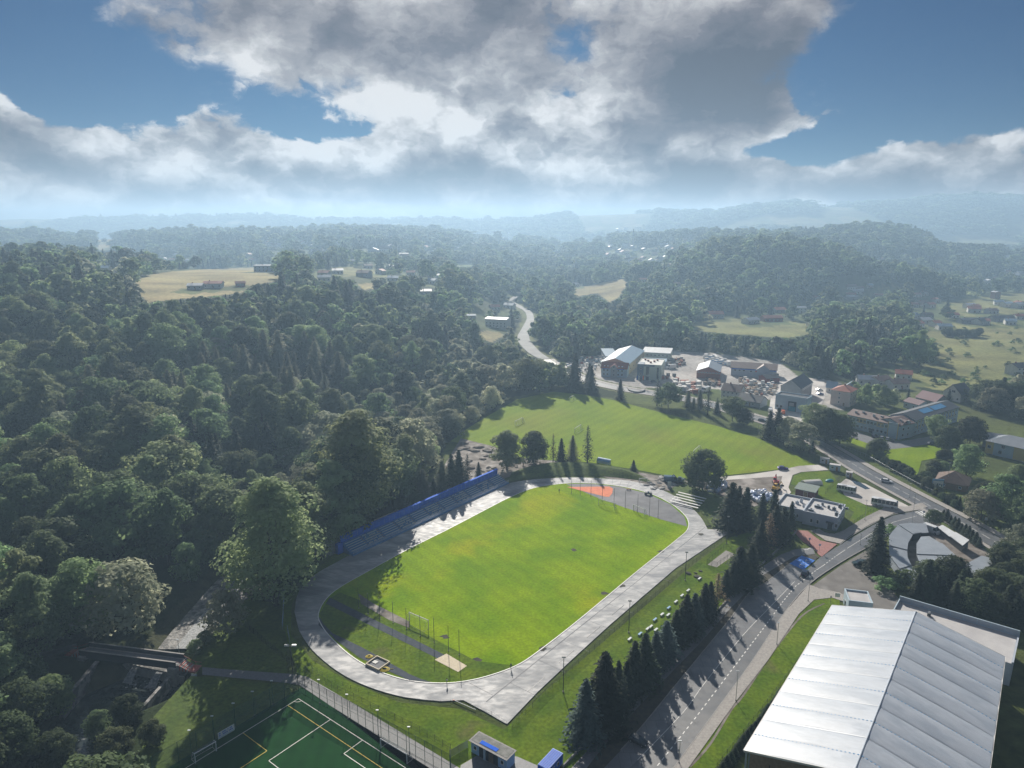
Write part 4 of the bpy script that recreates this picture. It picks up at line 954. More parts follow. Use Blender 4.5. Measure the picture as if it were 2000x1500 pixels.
def building(name, label, A, L, D, rz, h, rh, kind, wm_, rm, wins=(), doors=(), chim=(), cat='building', group=None, z0=-.3, parapet=None):
    o = empty(name, label, cat, (A.x, A.y, A.z), rz, group)
    w = wall_mb(kind, L, D, h-z0, (rh-z0) if kind != 'flat' else 0, wm_).build('wall', o); w.location.z = z0
    if kind == 'flat':
        b = MB(); b.box(.02, L-.02, .02, D-.02, h+.003, h+.06, rm); r = b.build('roof', o)
        ph = parapet if parapet is not None else .5
        if ph:
            b = MB(); t = .3
            b.box(-.03, L+.03, -.03, t, h-.1, h+ph, wm_); b.box(-.03, L+.03, D-t, D+.03, h-.1, h+ph, wm_); b.box(-.03, t, t, D-t, h-.1, h+ph, wm_); b.box(L-t, L+.03, t, D-t, h-.1, h+ph, wm_); b.build('parapet', o)
    else: r = roof_mb(kind, L, D, h, rh, rm, wm_).build('roof', o)
    for (face, n, s0, s1, z, ww, wh) in wins:
        for i in range(n):
            s = s0+(s1-s0)*(i/(n-1) if n > 1 else .5); place_on(face, window_me(ww, wh, 1 if ww > 1 else 0), L, D, s, z, o, 'window')
    for (face, s, ww, wh, m) in doors: place_on(face, door_me(ww, wh, m), L, D, s, 0.02, o, 'door')
    for (x, y, s, hh) in chim:
        b = MB(); b.box(x-s/2, x+s/2, y-s/2, y+s/2, h-.2, hh, M['brick']); b.box(x-s/2-.06, x+s/2+.06, y-s/2-.06, y+s/2+.06, hh+.002, hh+.12, M['concrete']); b.build('chimney', r)
    return o
def bpx(name, label, a, b_, D, h, rh, kind, wm_, rm, z=0, **k):
    A, B = P(*a), P(*b_); L = (B-A).length; return building(name, label, A, L, D, ang(A, B), h, rh, kind, wm_, rm, **k), L
# small houses of the villages
for (hd, p) in zip(HOUSES, HPOS):
    u, v, w, d, h, rh, t, wl, rf, lab = hd; rh = h+(rh-h)*.62; kd = 'gx' if w > d*1.15 else 'gy'
    nm = 'barn' if 'barn' in lab else 'shed' if 'shed' in lab else 'house'
    ca, sa = math.cos(t), math.sin(t); A = Vector((p.x-w/2*ca, p.y-w/2*sa, p.z))
    n = max(2, int(w/4)); ws = [('f', n, 1.8, w-1.8, 1.2, 1.3, 1.4)]
    if h > 5.5: ws.append(('f', n, 1.8, w-1.8, 4.0, 1.3, 1.4))
    if nm != 'house': ws = [('f', 2, 2, w-2, 1.3, .9, .8)]
    grp = None
    if lab.startswith('G:'): lab = lab[2:]; grp = lab.split('house')[0].replace('small white ', '')+'houses, '+lab.split('in the ')[1]
    hobj = building(nm, lab, A, w, d, t, h, rh, kd, WALLM[wl], ROOFM[rf], ws, [('f', w*.5+.6 if n > 2 else w*.5, 1.1, 2.1, None)], [(w*.3, d*.5, .7, rh+1)] if nm == 'house' else [], cat=nm, z0=-2.5, group=grp)
    if grp: hobj['relabel'] = 1
fr = random.Random(77); FV = []
for k in range(6):
    kd = ('gx', 'gy')[k % 2]; o = MB(); w, d, h, rh = 13+k, 10, 5, 8.5; wmk = (M['white'], M['white'], M['greyw'])[k % 3]; rmk = (M['rooftin'], M['roofred'], M['roofgrey'], M['rooftin'], M['roofbrown'], M['rooftin'])[k]
    a = wall_mb(kd, w, d, h+3, rh+3, wmk); r = roof_mb(kd, w, d, h+3, rh+3, rmk, None); m = MB()
    for q in (a, r):
        for i, f in enumerate(q.f): m.add([tuple(q.v[j]) for j in f], [tuple(range(len(f)))], q.mats[q.m[i]])
    for x in (2.5, 6, 9.5): m.box(x-.7, x+.7, -.06, .05, 4.2, 5.6, M['glass'])
    FV.append(m.me('house'))
for i, p in enumerate(FPOS):
    o = link('house', FV[i % 6], None, (p.x, p.y, p.z-3), fr.uniform(-.7, .7)); s = fr.uniform(.8, 1.25) * (1.35 if p.y > 2500 else 1); o.scale = (s, s, s)
    o['relabel'] = 1; tag(o, 'tiny pale house far off in the haze', 'house', 'tiny houses far off in the haze')

# white tensile sports hall
A = P(1455,1462,9); B = P(1625,1183,9); hz_a = ang(Vector((A.x, A.y, 0)), Vector((B.x, B.y, 0))); HL = 67.0; HW = 38.8
hall = empty('sports_hall', 'huge sports hall with white membrane gable roof beside the street', 'sports hall', (A.x, A.y, 0), hz_a)
def slope(side):
    nb = 12; per = 14; b = MB(); V = []; n2 = 10
    for i in range(nb*per+1):
        s = i/per; fr_ = s-math.floor(s); x = HL*i/(nb*per)
        saw = .20*math.sin(math.pi*fr_)**.5+ (.10*math.sin(math.pi*(s*.5-math.floor(s*.5))))
        for j in range(n2+1):
            t = j/n2; y = -t*HW/2 if side == 0 else -HW+t*HW/2; z = 9+5.0*t+saw*(.25+.75*math.sin(math.pi*min(1, t*.9+.05)))
            V.append((x-.6+ (1.2*i/(nb*per)), y, z))
    F = []
    for i in range(nb*per):
        for j in range(n2):
            a = i*(n2+1)+j; f = (a, a+1, a+n2+2, a+n2+1); F.append(f if side else f[::-1])
    b.add(V, F, M['hallroof']); return b
for sd_ in (0, 1):
    r = slope(sd_).build('roof', hall, smooth=False)
    b = MB()
    for k in range(1, 12):
        x = HL*k/12-.6+1.2*k/12
        for j in range(27):
            t = (j+.5)/27; y = -t*HW/2 if sd_ == 0 else -HW+t*HW/2; z = 9+5*t
            if k % 2: b.box(x-.10, x+.10, y-.16, y+.16, z+.02, z+.12, M['rail'])
        if k % 2 == 0:
            y0, y1 = (-.2, -HW/2+.2) if sd_ == 0 else (-HW+.2, -HW/2-.2); z1 = 13.95; b.add([(x-.07, y0, 9.12), (x+.07, y0, 9.12), (x+.07, y1, z1+.08), (x-.07, y1, z1+.08)], [(0, 1, 2, 3) if sd_ else (3, 2, 1, 0)], M['metal'])
    b.build('seam_clips', r)
b = MB(); b.tube((-.6, -HW/2, 14.05), (HL+.6, -HW/2, 14.05), .16, M['greyw'], n=8); b.build('ridge_cap', hall)
b = MB()
for y in (0.05, -HW-.05): b.box(-.6, HL+.6, y-.12, y+.12, 8.72, 9.02, M['white'])
for (ya, za, yb, zb) in ((0, 9, -HW/2, 14), (-HW, 9, -HW/2, 14)):
    for x in (-.62, HL+.62):
        b.add([(x-.05, ya, za-.35), (x-.05, yb, zb-.35), (x-.05, yb, zb+.05), (x-.05, ya, za+.05), (x+.05, ya, za-.35), (x+.05, yb, zb-.35), (x+.05, yb, zb+.05), (x+.05, ya, za+.05)], [(0,1,2,3),(7,6,5,4),(3,2,6,7),(0,4,5,1)], M['white'])
b.build('fascia', hall)
b = MB(); b.box(.5, HL-.5, -HW+.6, -.6, 0, 2.4, M['concrete']); b.box(.55, HL-.55, -HW+.65, -.65, 2.4, 8.7, pm('hall_side_panels', (.16,.22,.24), rough=.5, wave=('X', .3, .8))); b.build('wall', hall)
b = MB(); V = [(.30, -1, 0), (.30, -HW+1, 0), (.30, -HW+1, 9), (.30, -HW/2, 13.6), (.30, -1, 9)]; b.add(V, [(0, 1, 2, 3, 4)][::1], M['wood']); b.build('gable_wall', hall)
b = MB(); pts = []
for k in range(25):
    t = math.pi*k/24; pts.append((.22, -HW/2+math.cos(t)*(HW/2-3.2), 1.0+8.2*math.sin(t)**.55))
b.add(pts+[(.22, -HW/2, 1.0)], [(i+1, i, 25) for i in range(24)], M['turq'])
for k in range(1, 8): y = -k*HW/8; b.box(.10, .2, y-.08, y+.08, 0, 7.5, M['mdark'])
b.build('arched_window', hall)
b = MB()
for k in range(13): x = .2+k*(HL-.4)/12; b.box(x-.12, x+.12, -.45, -.15, 0, 9, M['greyw']); b.box(x-.12, x+.12, -HW+.15, -HW+.45, 0, 9, M['greyw'])
b.build('columns', hall)
# flat annex behind it and a lower piece by the path
def rect3(a, b_, c, z):
    A, B, C = P(*a, z), P(*b_, z), P(*c, z); th = ang(A, B); L = (B-A).length; n = Vector((-math.sin(th), math.cos(th), 0)); return A, L, (C-B).dot(n), th
A, L, Dn, th = rect3((1757,1174), (1990,1243), (1986,1284), 6)
o = empty('hall_annex', 'long flat grey annex with glazed clerestory parapet behind the sports hall', 'building', (A.x, A.y, 0), th); Dn = abs(Dn)
b = MB(); b.box(0, L, -Dn-4, 0, 0, 6, M['greyw']); b.build('wall', o); b = MB(); b.box(.05, L-.35, -Dn-3.95, -.3, 6.003, 6.05, M['flat']); b.build('roof', o)
b = MB(); b.box(-.1, L+.1, -.30, 0, 6.0, 6.25, M['lblue']); b.box(-.1, L+.1, -.30, 0, 7.55, 7.7, M['lblue']); nb = 9
for k in range(nb+1): x = k*L/nb; b.box(max(-.1, x-.12), min(L+.1, x+.12), -.28, -.02, 6.25, 7.55, M['lblue'])
b.box(L-.28, L+.1, -Dn-4, -.31, 6, 6.5, M['greyw']); b.box(-.1, .15, -Dn-4, -.31, 6, 6.9, M['lblue']); pr = b.build('parapet', o)
for k in range(nb): b = MB(); b.box(k*L/nb+.13, (k+1)*L/nb-.13, -.2, -.08, 6.26, 7.54, M['greyw']); b.build('pane', pr)
b = MB(); b.box(L*.27, L*.27+.8, -4, -3.2, 6.05, 6.8, M['mdark']); b.tube((L*.27+.4, -3.6, 6.8), (L*.27+.4, -3.6, 7.3), .3, M['metal']); b.build('roof_vent', o)
o, L = bpx('low_annex', 'small blue-edged flat entrance block at the far left corner of the hall', (1655,1200), (1702,1206), 7, 4, 0, 'flat', M['lblue'], M['flat'], doors=[('l', 3, 1.2, 2.2, M['glass'])], wins=[('b', 3, 1.5, 8, 1.5, 1.4, 1.2)])
# club offices with parapet, plant on the roof
A, B = P(1566,1022), P(1633.5,1037); th = ang(A, B)
o = building('club_office', 'pale grey flat-roofed office block with parapet and roof plant by the street bend', A, (B-A).length, 15.5, th, 4.3, 0, 'flat', M['greyw'], M['flat'], wins=[('f', 2, 3.2, 5.4, 1.2, .9, 1.5), ('f', 1, 11.8, 11.8, 1.2, .9, 1.5), ('r', 3, 3, 11, 1.4, 1.2, 1.2)], doors=[('f', 9.7, 1.6, 2.3, M['mdark'])], parapet=.8)
b = MB(); b.box(8.4, 11.0, -1.4, -.06, 2.75, 2.95, M['mdark']); b.build('canopy', o)
for (x, y, s, hh) in ((2.2,3.2,1.8,.9),(3.6,8.5,2.4,.9),(4.6,11.5,.9,1.1),(7.2,9.5,.9,1.2),(9.2,9,1.3,1.2),(10.6,12.8,1.3,1.4),(10.9,4.2,1.2,1.2),(13,12.5,1.0,.7)):
    b = MB(); b.box(x-s/2, x+s/2, y-s*.35, y+s*.35, 4.36, 4.36+hh, M['greyw']); b.box(x-s/2+.1, x+s/2-.1, y-s*.35-.03, y-s*.35, 4.5, 4.3+hh*.9, M['mdark']); b.tube((x, y, 4.36+hh), (x, y, 4.5+hh), s*.22, M['mdark']); b.build('ventilation_unit', o)
n_ = Vector((-math.sin(th), math.cos(th), 0)); d_ = Vector((math.cos(th), math.sin(th), 0)); A2 = A-d_*10.2+n_*1.6
o = building('club_office_wing', 'lower left wing of the parapeted office block beside the spruces', A2, 10.1, 14, th, 3.9, 0, 'flat', M['greyw'], M['flat'], wins=[('f', 2, 5, 8, 1.2, .9, 1.4)], parapet=.8)
for (x, y, s, hh) in ((5.5,4,.8,1.2),(6.2,7,1.2,1.1),(7.2,9.4,1.0,1.4),(9,5,.8,.9)):
    b = MB(); b.box(x-s/2, x+s/2, y-s*.35, y+s*.35, 3.96, 3.96+hh, M['greyw']); b.tube((x, y, 3.96+hh), (x, y, 4.1+hh), s*.2, M['mdark']); b.build('ventilation_unit', o)
bpx('green_shed', 'low shed with grey-green roof and dark red side behind the office', (1553,966), (1590,974), 6, 2.6, 3.3, 'shed', pm('dark_red_boards', (.16,.045,.05), rough=.8), pm('grey_green_roof', (.17,.22,.20), rough=.6), cat='shed', doors=[('f', 4, 1.6, 2.1, None)])
# grey market sheds in a horseshoe
def loft_shed(name, label, outp, inp, h, m):
    O = pp(outp, h); I = pp(inp, h-.5); n = len(O); c = sum((p for p in O), Vector())/n; o = empty(name, label, 'shed', (c.x, c.y, 0))
    for i in range(n-1):
        b = MB(); q = [O[i], O[i+1], I[i+1], I[i]]; lift = .28*(i % 2); V = [(p.x-c.x, p.y-c.y, p.z+lift) for p in q]
        V2 = [(x, y, z-.18) for x, y, z in V]; nrm = (Vector(V[1])-Vector(V[0])).cross(Vector(V[2])-Vector(V[0])).z
        F = [(0, 1, 2, 3), (7, 6, 5, 4), (0, 4, 5, 1), (1, 5, 6, 2), (2, 6, 7, 3), (3, 7, 4, 0)]
        if nrm < 0: F = [f[::-1] for f in F]
        b.add(V+V2, F, m); b.build('roof_panel', o)
    b = MB()
    for path, hh in ((O, h-.3), (I, h-.8)):
        cc = sum((p for p in O+I), Vector())/(2*n)
        for i in range(n-1):
            a, d = path[i], path[i+1]; s = -.25 if path is O else .25
            mid = (a+d)/2; oth = (I if path is O else O); t = ((oth[i]+oth[i+1])/2-mid).normalized()*.4
            a2, d2 = a+t, d+t; b.add([(a2.x-c.x, a2.y-c.y, 0), (d2.x-c.x, d2.y-c.y, 0), (d2.x-c.x, d2.y-c.y, hh-.02), (a2.x-c.x, a2.y-c.y, hh-.02)], [(0, 1, 2, 3)], M['greyw'] if path is O else M['mdark'])
    b.build('wall', o)
    return o
loft_shed('market_shed', 'curved row of grey-roofed market stalls with stepped panels', [(1808,1022),(1781,1022),(1754,1025),(1736,1047),(1736,1066),(1738,1087),(1757,1112),(1787,1132)], [(1814,1040),(1800,1041),(1783,1044),(1774,1060),(1772,1075),(1773,1091),(1780,1105),(1792,1112)], 3.2, M['roofgrey'])
loft_shed('market_shed', 'central grey leaf-shaped market shed with a bent ridge', [(1815,1047),(1840,1062),(1866,1086),(1869,1093),(1823,1114)], [(1799,1048),(1790,1062),(1790,1083),(1797,1101),(1810,1108)], 3.6, M['roofgrey'])
loft_shed('market_shed', 'right-hand grey shed of the horseshoe with ribbed flat roof', [(1917,1085),(1952,1093)], [(1841,1127),(1877,1138)], 3.4, M['roofgrey'])
loft_shed('market_shed', 'long narrow metal-roofed shed along the small cypress row', [(1841,1025),(1866,1040),(1893,1056)], [(1831,1029),(1855,1048),(1880,1067)], 3.0, M['rooftin'])
sheet('market_yard', [(1740,1030),(1830,1020),(1900,1060),(1960,1095),(1890,1140),(1790,1135)], .03, M['dirt'])
# club changing rooms and the blue container
A, L, Dn, th = rect3((920,1445), (990,1482), (1001,1464), 3)
o = building('changing_rooms', 'pale blue shelter building with mossy grey roof beside the club path', Vector((A.x, A.y, 0)), L, abs(Dn), th, 3.0, 0, 'flat', pm('light_blue_paint', (.32,.50,.72), rough=.7), pm('mossy_felt', (.12,.13,.12), (.22,.22,.21), .8, .8), wins=[('f', 1, 1.1, 1.1, 1.1, .8, .9), ('f', 1, L-1.2, L-1.2, 1.1, .8, .9)], parapet=0)
b = MB(); b.box(2.2, L-2.3, -.07, -.02, .05, 2.4, M['dark']); b.build('bay_shade_panel', o); b = MB(); b.box(L/2-1.2, L/2-.7, -.3, -.08, 0, 2.9, M['lblue']); b.build('pillar', o)  # flat dark panel on the closed wall, painted as the shade of a bay
b = MB(); b.box(L/2-2.6, L/2+1.8, .2, 1.2, 3.07, 3.13, M['dblue']); b.build('blue_strip', o)
b = MB(); b.box(-.3, L+.3, -.5, abs(Dn)+.3, 2.93, 3.02, M['concrete']); b.build('roof_edge', o)
b = MB()
for k in range(5): b.box(L/2+.1+k*.25, L/2+.22+k*.25, -.12, -.075, .05, 2.2, M['wood'])
b.build('gate', o)
A, L, Dn, th = rect3((1050,1493), (1070,1503), (1100,1471), 2.6); A = P(1050,1493,2.6); B2 = P(1080,1461,2.6); C2 = P(1100,1471,2.6)
th = ang(A, B2); L = (B2-A).length; Dn = (C2-B2).length
o = empty('shipping_container', 'bright blue container standing on the lawn near the street wall', 'container', (A.x, A.y, 0), th)
b = MB(); b.box(0, L, -Dn, 0, .15, 2.6, M['blue'])
for k in range(int(L/.35)): b.box(k*.35+.08, k*.35+.2, -Dn-.04, -Dn-.002, .3, 2.45, M['dblue']); b.box(k*.35+.08, k*.35+.2, -Dn+.1, -.1, 2.602, 2.64, M['dblue'])
b.build('body', o)
for k in range(2): b = MB(); b.box(1.5+k*1.8, 2.3+k*1.8, -Dn-.09, -Dn-.045, 1.1, 1.9, M['frame']); b.box(1.58+k*1.8, 2.22+k*1.8, -Dn-.11, -Dn-.092, 1.18, 1.82, M['glass']); b.build('window', o)
b = MB(); b.box(-.07, -.005, -Dn+.15, -Dn/2-.02, .3, 2.5, M['dblue']); b.build('door', o); b = MB(); b.box(-.07, -.005, -Dn/2+.02, -.15, .3, 2.5, M['dblue']); b.build('door', o)
# ---------------- industrial yard
W3 = lambda n, s0, s1, zs, w=1.4, h=1.4, f='f': [(f, n, s0, s1, z, w, h) for z in zs]
o, L = bpx('office_house', 'white two-storey office with bright red tiled roof and centre gable in the yard', (1174,735), (1224,738), 11, 6.6, 10, 'gx', M['lblue'], M['roofred'], wins=W3(2, 2, 4.6, (1.2, 4.2)) + W3(2, 12.5, 15.2, (1.2, 4.2)), doors=[('f', 8.8, 2.2, 2.5, M['yellow'])])
b = MB(); x0, x1 = L/2-2.3, L/2+2.3; b.add([(x0,-1.2,-.3),(x1,-1.2,-.3),(x1,-1.2,7.4),((x0+x1)/2,-1.2,9.4),(x0,-1.2,7.4),(x0,4,-.3),(x1,4,-.3),(x1,4,7.4),((x0+x1)/2,4,9.4),(x0,4,7.4)], [(0,1,2,3,4),(1,6,7,2),(5,0,4,9)], M['grey']); b.build('front_gable', o)
b = MB(); 
for s in (-1, 1): xa = L/2+s*2.8; xm = L/2; b.add([(xa,-1.6,7.1),(xm,-1.6,9.65),(xm,4.5,9.65),(xa,4.5,7.1)], [(0,1,2,3) if s < 0 else (3,2,1,0)], M['roofred'])
b.build('gable_roof', o)
for z in (1.2, 4.2, 7.0): w = link('window', window_me(1.4, 1.3), o); w.location = (L/2, -1.2, z)
for x in (2.2, 4.6, 12.6, 15): b = MB(); b.add([(x-.5, 1.1, 7.52), (x+.5, 1.1, 7.52), (x+.5, 2.0, 8.08), (x-.5, 2.0, 8.08)], [(0, 1, 2, 3)], M['frame']); b.build('skylight', o)
for xx in (1.0, 11.6): b = MB(); b.box(xx, xx+5.0, -.1, -.04, 5.75, 6.4, M['dblue']); b.build('fascia_sign', o)
A, B = P(1226,733), P(1256,705); th = ang(A, B); L = (B-A).length; d_ = Vector((math.cos(th), math.sin(th), 0)); n_ = Vector((-math.sin(th), math.cos(th), 0))
o = building('warehouse', 'long blue-grey gabled warehouse with cream side wall behind the red-roofed office', A+d_*3, L*1.0, 21, th, 8, 11.5, 'gx', M['cream'], M['rooflb'], wins=[('f', 5, 6, L-6, 3, 2.4, 1.2)])
for k in range(3): b = MB(); b.add([(12+k*9, 11.4, 11.45), (18+k*9, 11.4, 11.45), (18+k*9, 15.5, 10.25), (12+k*9, 15.5, 10.25)], [(0, 1, 2, 3)], M['frame']); b.build('roof_light', o)
o, L = bpx('lean_to', 'low pale lean-to roof left of the long warehouse', (1183,708), (1206,708), 30, 5, 6, 'shed', M['greyw'], M['rooflb'])
A, B = P(1244,741), P(1290.5,744); L = (B-A).length
o = building('office_block', 'modern three-storey pale green and dark blue office cube with white roof', A, L, 24, ang(A, B), 11, 0, 'flat', M['mint'], M['white'], wins=[('r', 4, 4, 20, 2, 1.4, 1.6), ('r', 4, 4, 20, 6, 1.4, 1.6)], parapet=.4)
b = MB(); b.box(-.12, L*.26, -.14, 8, 0, 11.45, M['slate']); b.box(-.12, L*.72, -.13, -.04, 9.9, 11.44, M['slate']); b.build('dark_corner_panel', o)
for z in (3.5, 7.6): w = link('window', window_me(1.3, 1.4), o); w.location = (L*.15, -.145, z)
for x, ww, z0_, z1_ in ((.43*L, 1.9, 3.8, 9.7), (.86*L, 1.1, 1.2, 9.4)): b = MB(); b.box(x-ww/2, x+ww/2, -.1, -.03, z0_, z1_, M['glass']); b.box(x-ww/2-.1, x+ww/2+.1, -.07, -.02, z0_-.1, z1_+.1, M['mdark']); b.build('tall_window', o)
b = MB(); b.box(.36*L, .5*L, -.12, -.02, 0, 2.6, M['dark']); b.build('door', o); b = MB(); b.box(.34*L, .53*L, -1.6, -.02, 2.7, 2.85, M['mdark']); b.build('canopy', o)
for x, y in ((L*.35, 14), (L*.5, 8), (L*.62, 13), (L*.72, 18), (L*.2, 18)): b = MB(); b.box(x-.7, x+.7, y-.5, y+.5, 11.06, 12.1, M['brick']); b.box(x-.8, x+.8, y-.6, y+.6, 12.102, 12.2, M['roofred']); b.build('chimney', o)
bpx('back_warehouse', 'long low warehouse with flat white roof at the back of the yard', (1254,703), (1308,706), 20, 6.5, 7.4, 'shed', M['mint'], M['rooftin'], wins=[('f', 6, 4, 20, 4, 1.6, .9)])
bpx('link_roof', 'low white connecting roof between the office cube and the back warehouse', (1258,716), (1300,718), 10, 4.5, 5, 'shed', M['greyw'], M['rooflb'])
o, L = bpx('brick_warehouse', 'orange brick warehouse with grey gabled roof in the middle of the yard', (1360,738), (1405,741), 26, 5.4, 8.6, 'gy', M['brick'], M['roofgrey'], wins=[('f', 8, 1.5, 15.5, 4.0, 1.4, .8)])
o, L = bpx('garage_hall', 'long workshop with brownish gabled roof and blue-white front at the back right', (1427,733), (1516,739), 15, 6, 9, 'gx', M['greyw'], M['roofbrown'], wins=[('f', 3, 3, 9, 3.6, 1.6, 1.2), ('f', 3, 14, 22, 3.4, 1.6, 1.0)], doors=[('f', 25, 3.4, 3.6, M['mdark']), ('f', 31.5, 3.4, 3.6, M['mdark'])])
b = MB(); b.box(0, L, -.12, -.03, 4.9, 5.5, M['dblue']); b.build('blue_band', o); b = MB(); b.box(17, 20, -.14, -.03, 3.6, 4.7, M['orange']); b.build('orange_sign', o)
x0 = L*.57; b = MB(); b.add([(x0,-1.5,0),(x0+9,-1.5,0),(x0+9,-1.5,6),(x0+4.5,-1.5,9.2),(x0,-1.5,6),(x0,3,0),(x0+9,3,0),(x0+9,3,6),(x0+4.5,3,9.2),(x0,3,6)], [(0,1,2,3,4),(1,6,7,2),(5,0,4,9)], M['greyw']); b.build('front_gable', o)
b = MB()
for s in (0, 1): xa = x0+(-.6 if s == 0 else 9.6); b.add([(xa,-2,5.7),(x0+4.5,-2,9.4),(x0+4.5,5.5,9.4),(xa,5.5,5.7)], [(0,1,2,3) if s == 0 else (3,2,1,0)], M['roofbrown'])
b.build('gable_roof', o)
bpx('store_shed', 'small dark-roofed store with maroon front beside the goods yard', (1497,748), (1522,746), 9, 3.2, 5.0, 'gx', pm('maroon_boards', (.20,.05,.05), rough=.8), M['roofdark'], cat='shed', doors=[('f', 4, 2.4, 2.4, M['mdark'])])
bpx('yard_house', 'two-storey white house with brown roof at the near edge of the yard', (1408,778), (1444,783), 11, 5.6, 9, 'gx', M['white'], M['roofbrown'], wins=W3(4, 1.8, 9.8, (1.2, 3.8), 1.2, 1.2)+W3(2, 3, 8, (1.2, 3.8), 1.2, 1.2, 'r'), doors=[('f', 5.8, 1.2, 2.1, None)], chim=[(4, 5.5, .8, 10)], cat='house')
bpx('low_house', 'low house with dark grey roof and side gable right of the brown-roofed house', (1440,789), (1484,797), 10, 3.2, 6.4, 'gx', M['grey'], M['roofdark'], wins=W3(3, 2, 10, (1.1,), 1.3, 1.2), doors=[('f', 8, 1.1, 2.1, None)], chim=[(6, 5, .7, 7.4)], cat='house')
o, L = bpx('car_showroom', 'blue-grey clad commercial block with big dark entrance and parapet front', (1513,798), (1574,808), 9, 8.6, 0, 'flat', M['lblue'], M['roofdark'], parapet=.7)
b = MB(); b.box(L*.42, L*.68, -.1, -.03, .1, 6.0, M['dark']); b.build('entrance', o); b = MB(); b.box(L*.46, L*.60, -.16, -.11, 3.2, 5.2, M['grey']); b.build('sign_panel', o)
b = MB(); b.box(L*.44, L*.66, -.14, -.105, .1, 2.9, M['turq']); b.build('glass_door', o)
for x in (L*.08, L*.2): w = link('window', window_me(1.6, 1.6), o); w.location = (x, 0, 1.2)
A, B = P(1531,783), P(1571,789)
o = building('gabled_hall', 'steep grey hall with pale striped gable edges behind the showroom front', A+Vector((0, 7, 0)), (B-A).length, 24, ang(A, B), 8.2, 13, 'gy', M['grey'], M['roofdark'])
for x in (0, 1):
    for k in range(9): b = MB(); y = 2+k*2.4; xx = -.66 if x == 0 else (B-A).length+.5; b.box(xx, xx+.16, y, y+.9, 6.6, 8.1, M['frame']); b.build('louvre', o)
bpx('apartment_house', 'tall pinkish three-storey house with red hipped roof right of the car park', (1621,789), (1658,795), 13, 9.2, 12, 'hip', M['pink'], M['roofred'], wins=[('f', 1, 5, 5, 1.4, 1.1, 1.3), ('f', 1, 5, 5, 4.2, 1.1, 1.3), ('f', 1, 5, 5, 7.0, 1.1, 1.2)]+W3(3, 2, 11, (1.4, 4.2, 7), 1.3, 1.3, 'r'), doors=[('f', 8, 1.2, 2.1, None)], chim=[(6, 6, .8, 13)], cat='house')
bpx('house', 'small house with shining blue roof behind the pinkish apartment house', (1613,766), (1632,768), 9, 3.5, 6.5, 'gx', M['white'], M['rooflb'], wins=W3(2, 2, 6, (1.1,), 1.1, 1.1), cat='house')
bpx('house', 'house with grey-blue metal roof directly behind the pinkish apartment house', (1645,771), (1668,774), 10, 5, 8, 'gy', M['grey'], M['rooflb'], wins=W3(2, 2, 6, (1.1,), 1.1, 1.1), chim=[(5, 4, .7, 9.4)], cat='house')
# hospital
A, B = P(1653,834), P(1755,858); th = ang(A, B); L = (B-A).length
o = building('hospital_wing', 'long two-storey pale blue wing with brownish red roof and yellow window frames', A, L, 12.5, th, 7.2, 9.2, 'gx', M['lblue'], M['roofbrown'], wins=W3(12, 2, L-5, (4.6,), 1.5, 1.5)+W3(10, 2, L-7, (1.3,), 1.3, 1.3)+W3(3, 2, 10, (1.3, 4.6), 1.3, 1.3, 'r'), doors=[('f', L*.48, 2.0, 2.3, M['mdark'])])
for x0, x1 in ((L*.20, L*.37), (L*.57, L*.70)): b = MB(); b.box(x0, x1, -.03, -.012, 4.2, 6.6, M['yellow']); b.build('yellow_panel', o)
b = MB(); b.box(L-5.6, L-1.0, -.5, -.02, 0, 8.2, M['lblue']); b.box(L-5.9, L-5.6, -.55, -.02, 0, 8.2, M['yellow']); b.box(L-1.0, L-.7, -.55, -.02, 0, 8.2, M['yellow']); b.build('stair_tower', o)
for i in range(9):
    x = 3+i*3.3; b = MB(); b.box(x-.5, x+.5, 2.6+(i % 3)*1.5, 3.5+(i % 3)*1.5, 7.6, 9.2+(i % 2)*.4, M['greyw']); b.box(x-.6, x+.6, 2.5+(i % 3)*1.5, 3.6+(i % 3)*1.5, 9.21+(i % 2)*.4, 9.33+(i % 2)*.4, M['concrete']); b.build('chimney', o)
A, B = P(1783,851), P(1869,823); th = ang(A, B); L = (B-A).length
o = building('hospital_wing', 'three-storey hospital wing with dark roof and bright blue solar panels', A, L, 13, th, 8.4, 10.8, 'gx', M['lblue'], M['roofdark'], wins=W3(14, 2, L-3, (1.2, 3.9, 6.3), 1.2, 1.2)+W3(2, 3, 9, (1.2, 3.9, 6.3), 1.2, 1.2, 'r'))
for i in range(13): b = MB(); x = 3.4+i*(L-5)/13.; b.box(x, x+.5, -.06, -.012, 3.2, 8.0, M['yellow']); b.build('yellow_panel', o)
for x0, x1 in ((L*.28, L*.50), (L*.53, L*.80)): b = MB(); b.add([(x0,2.2,9.56),(x1,2.2,9.56),(x1,5.6,10.82),(x0,5.6,10.82)], [(0,1,2,3)], M['solar']); b.build('solar_panels', o)
bpx('corner_block', 'lower joining block with small front gable between the two hospital wings', (1757,858), (1782,853), 13, 7.6, 9.8, 'gx', M['lblue'], M['roofbrown'], wins=W3(2, 2, 6, (1.3, 4.6), 1.2, 1.3))
bpx('house', 'white gabled house with steep dark roof behind the hospital', (1841,779), (1875,786), 12, 5.2, 10.4, 'gy', M['white'], M['roofdark'], wins=[('f', 2, 3, 9, 1.1, 1.2, 1.2), ('f', 1, 5, 7, 5.4, 2.4, 1.5)], chim=[(3, 4, .7, 9.6)], cat='house')
bpx('house', 'long maroon-roofed house just behind the hospital wing', (1788,786), (1826,796), 11, 3.6, 7.2, 'gx', M['grey'], pm('maroon_roof', (.20,.09,.10), rough=.7), wins=W3(3, 2, 10, (1.2,), 1.2, 1.2), cat='house')
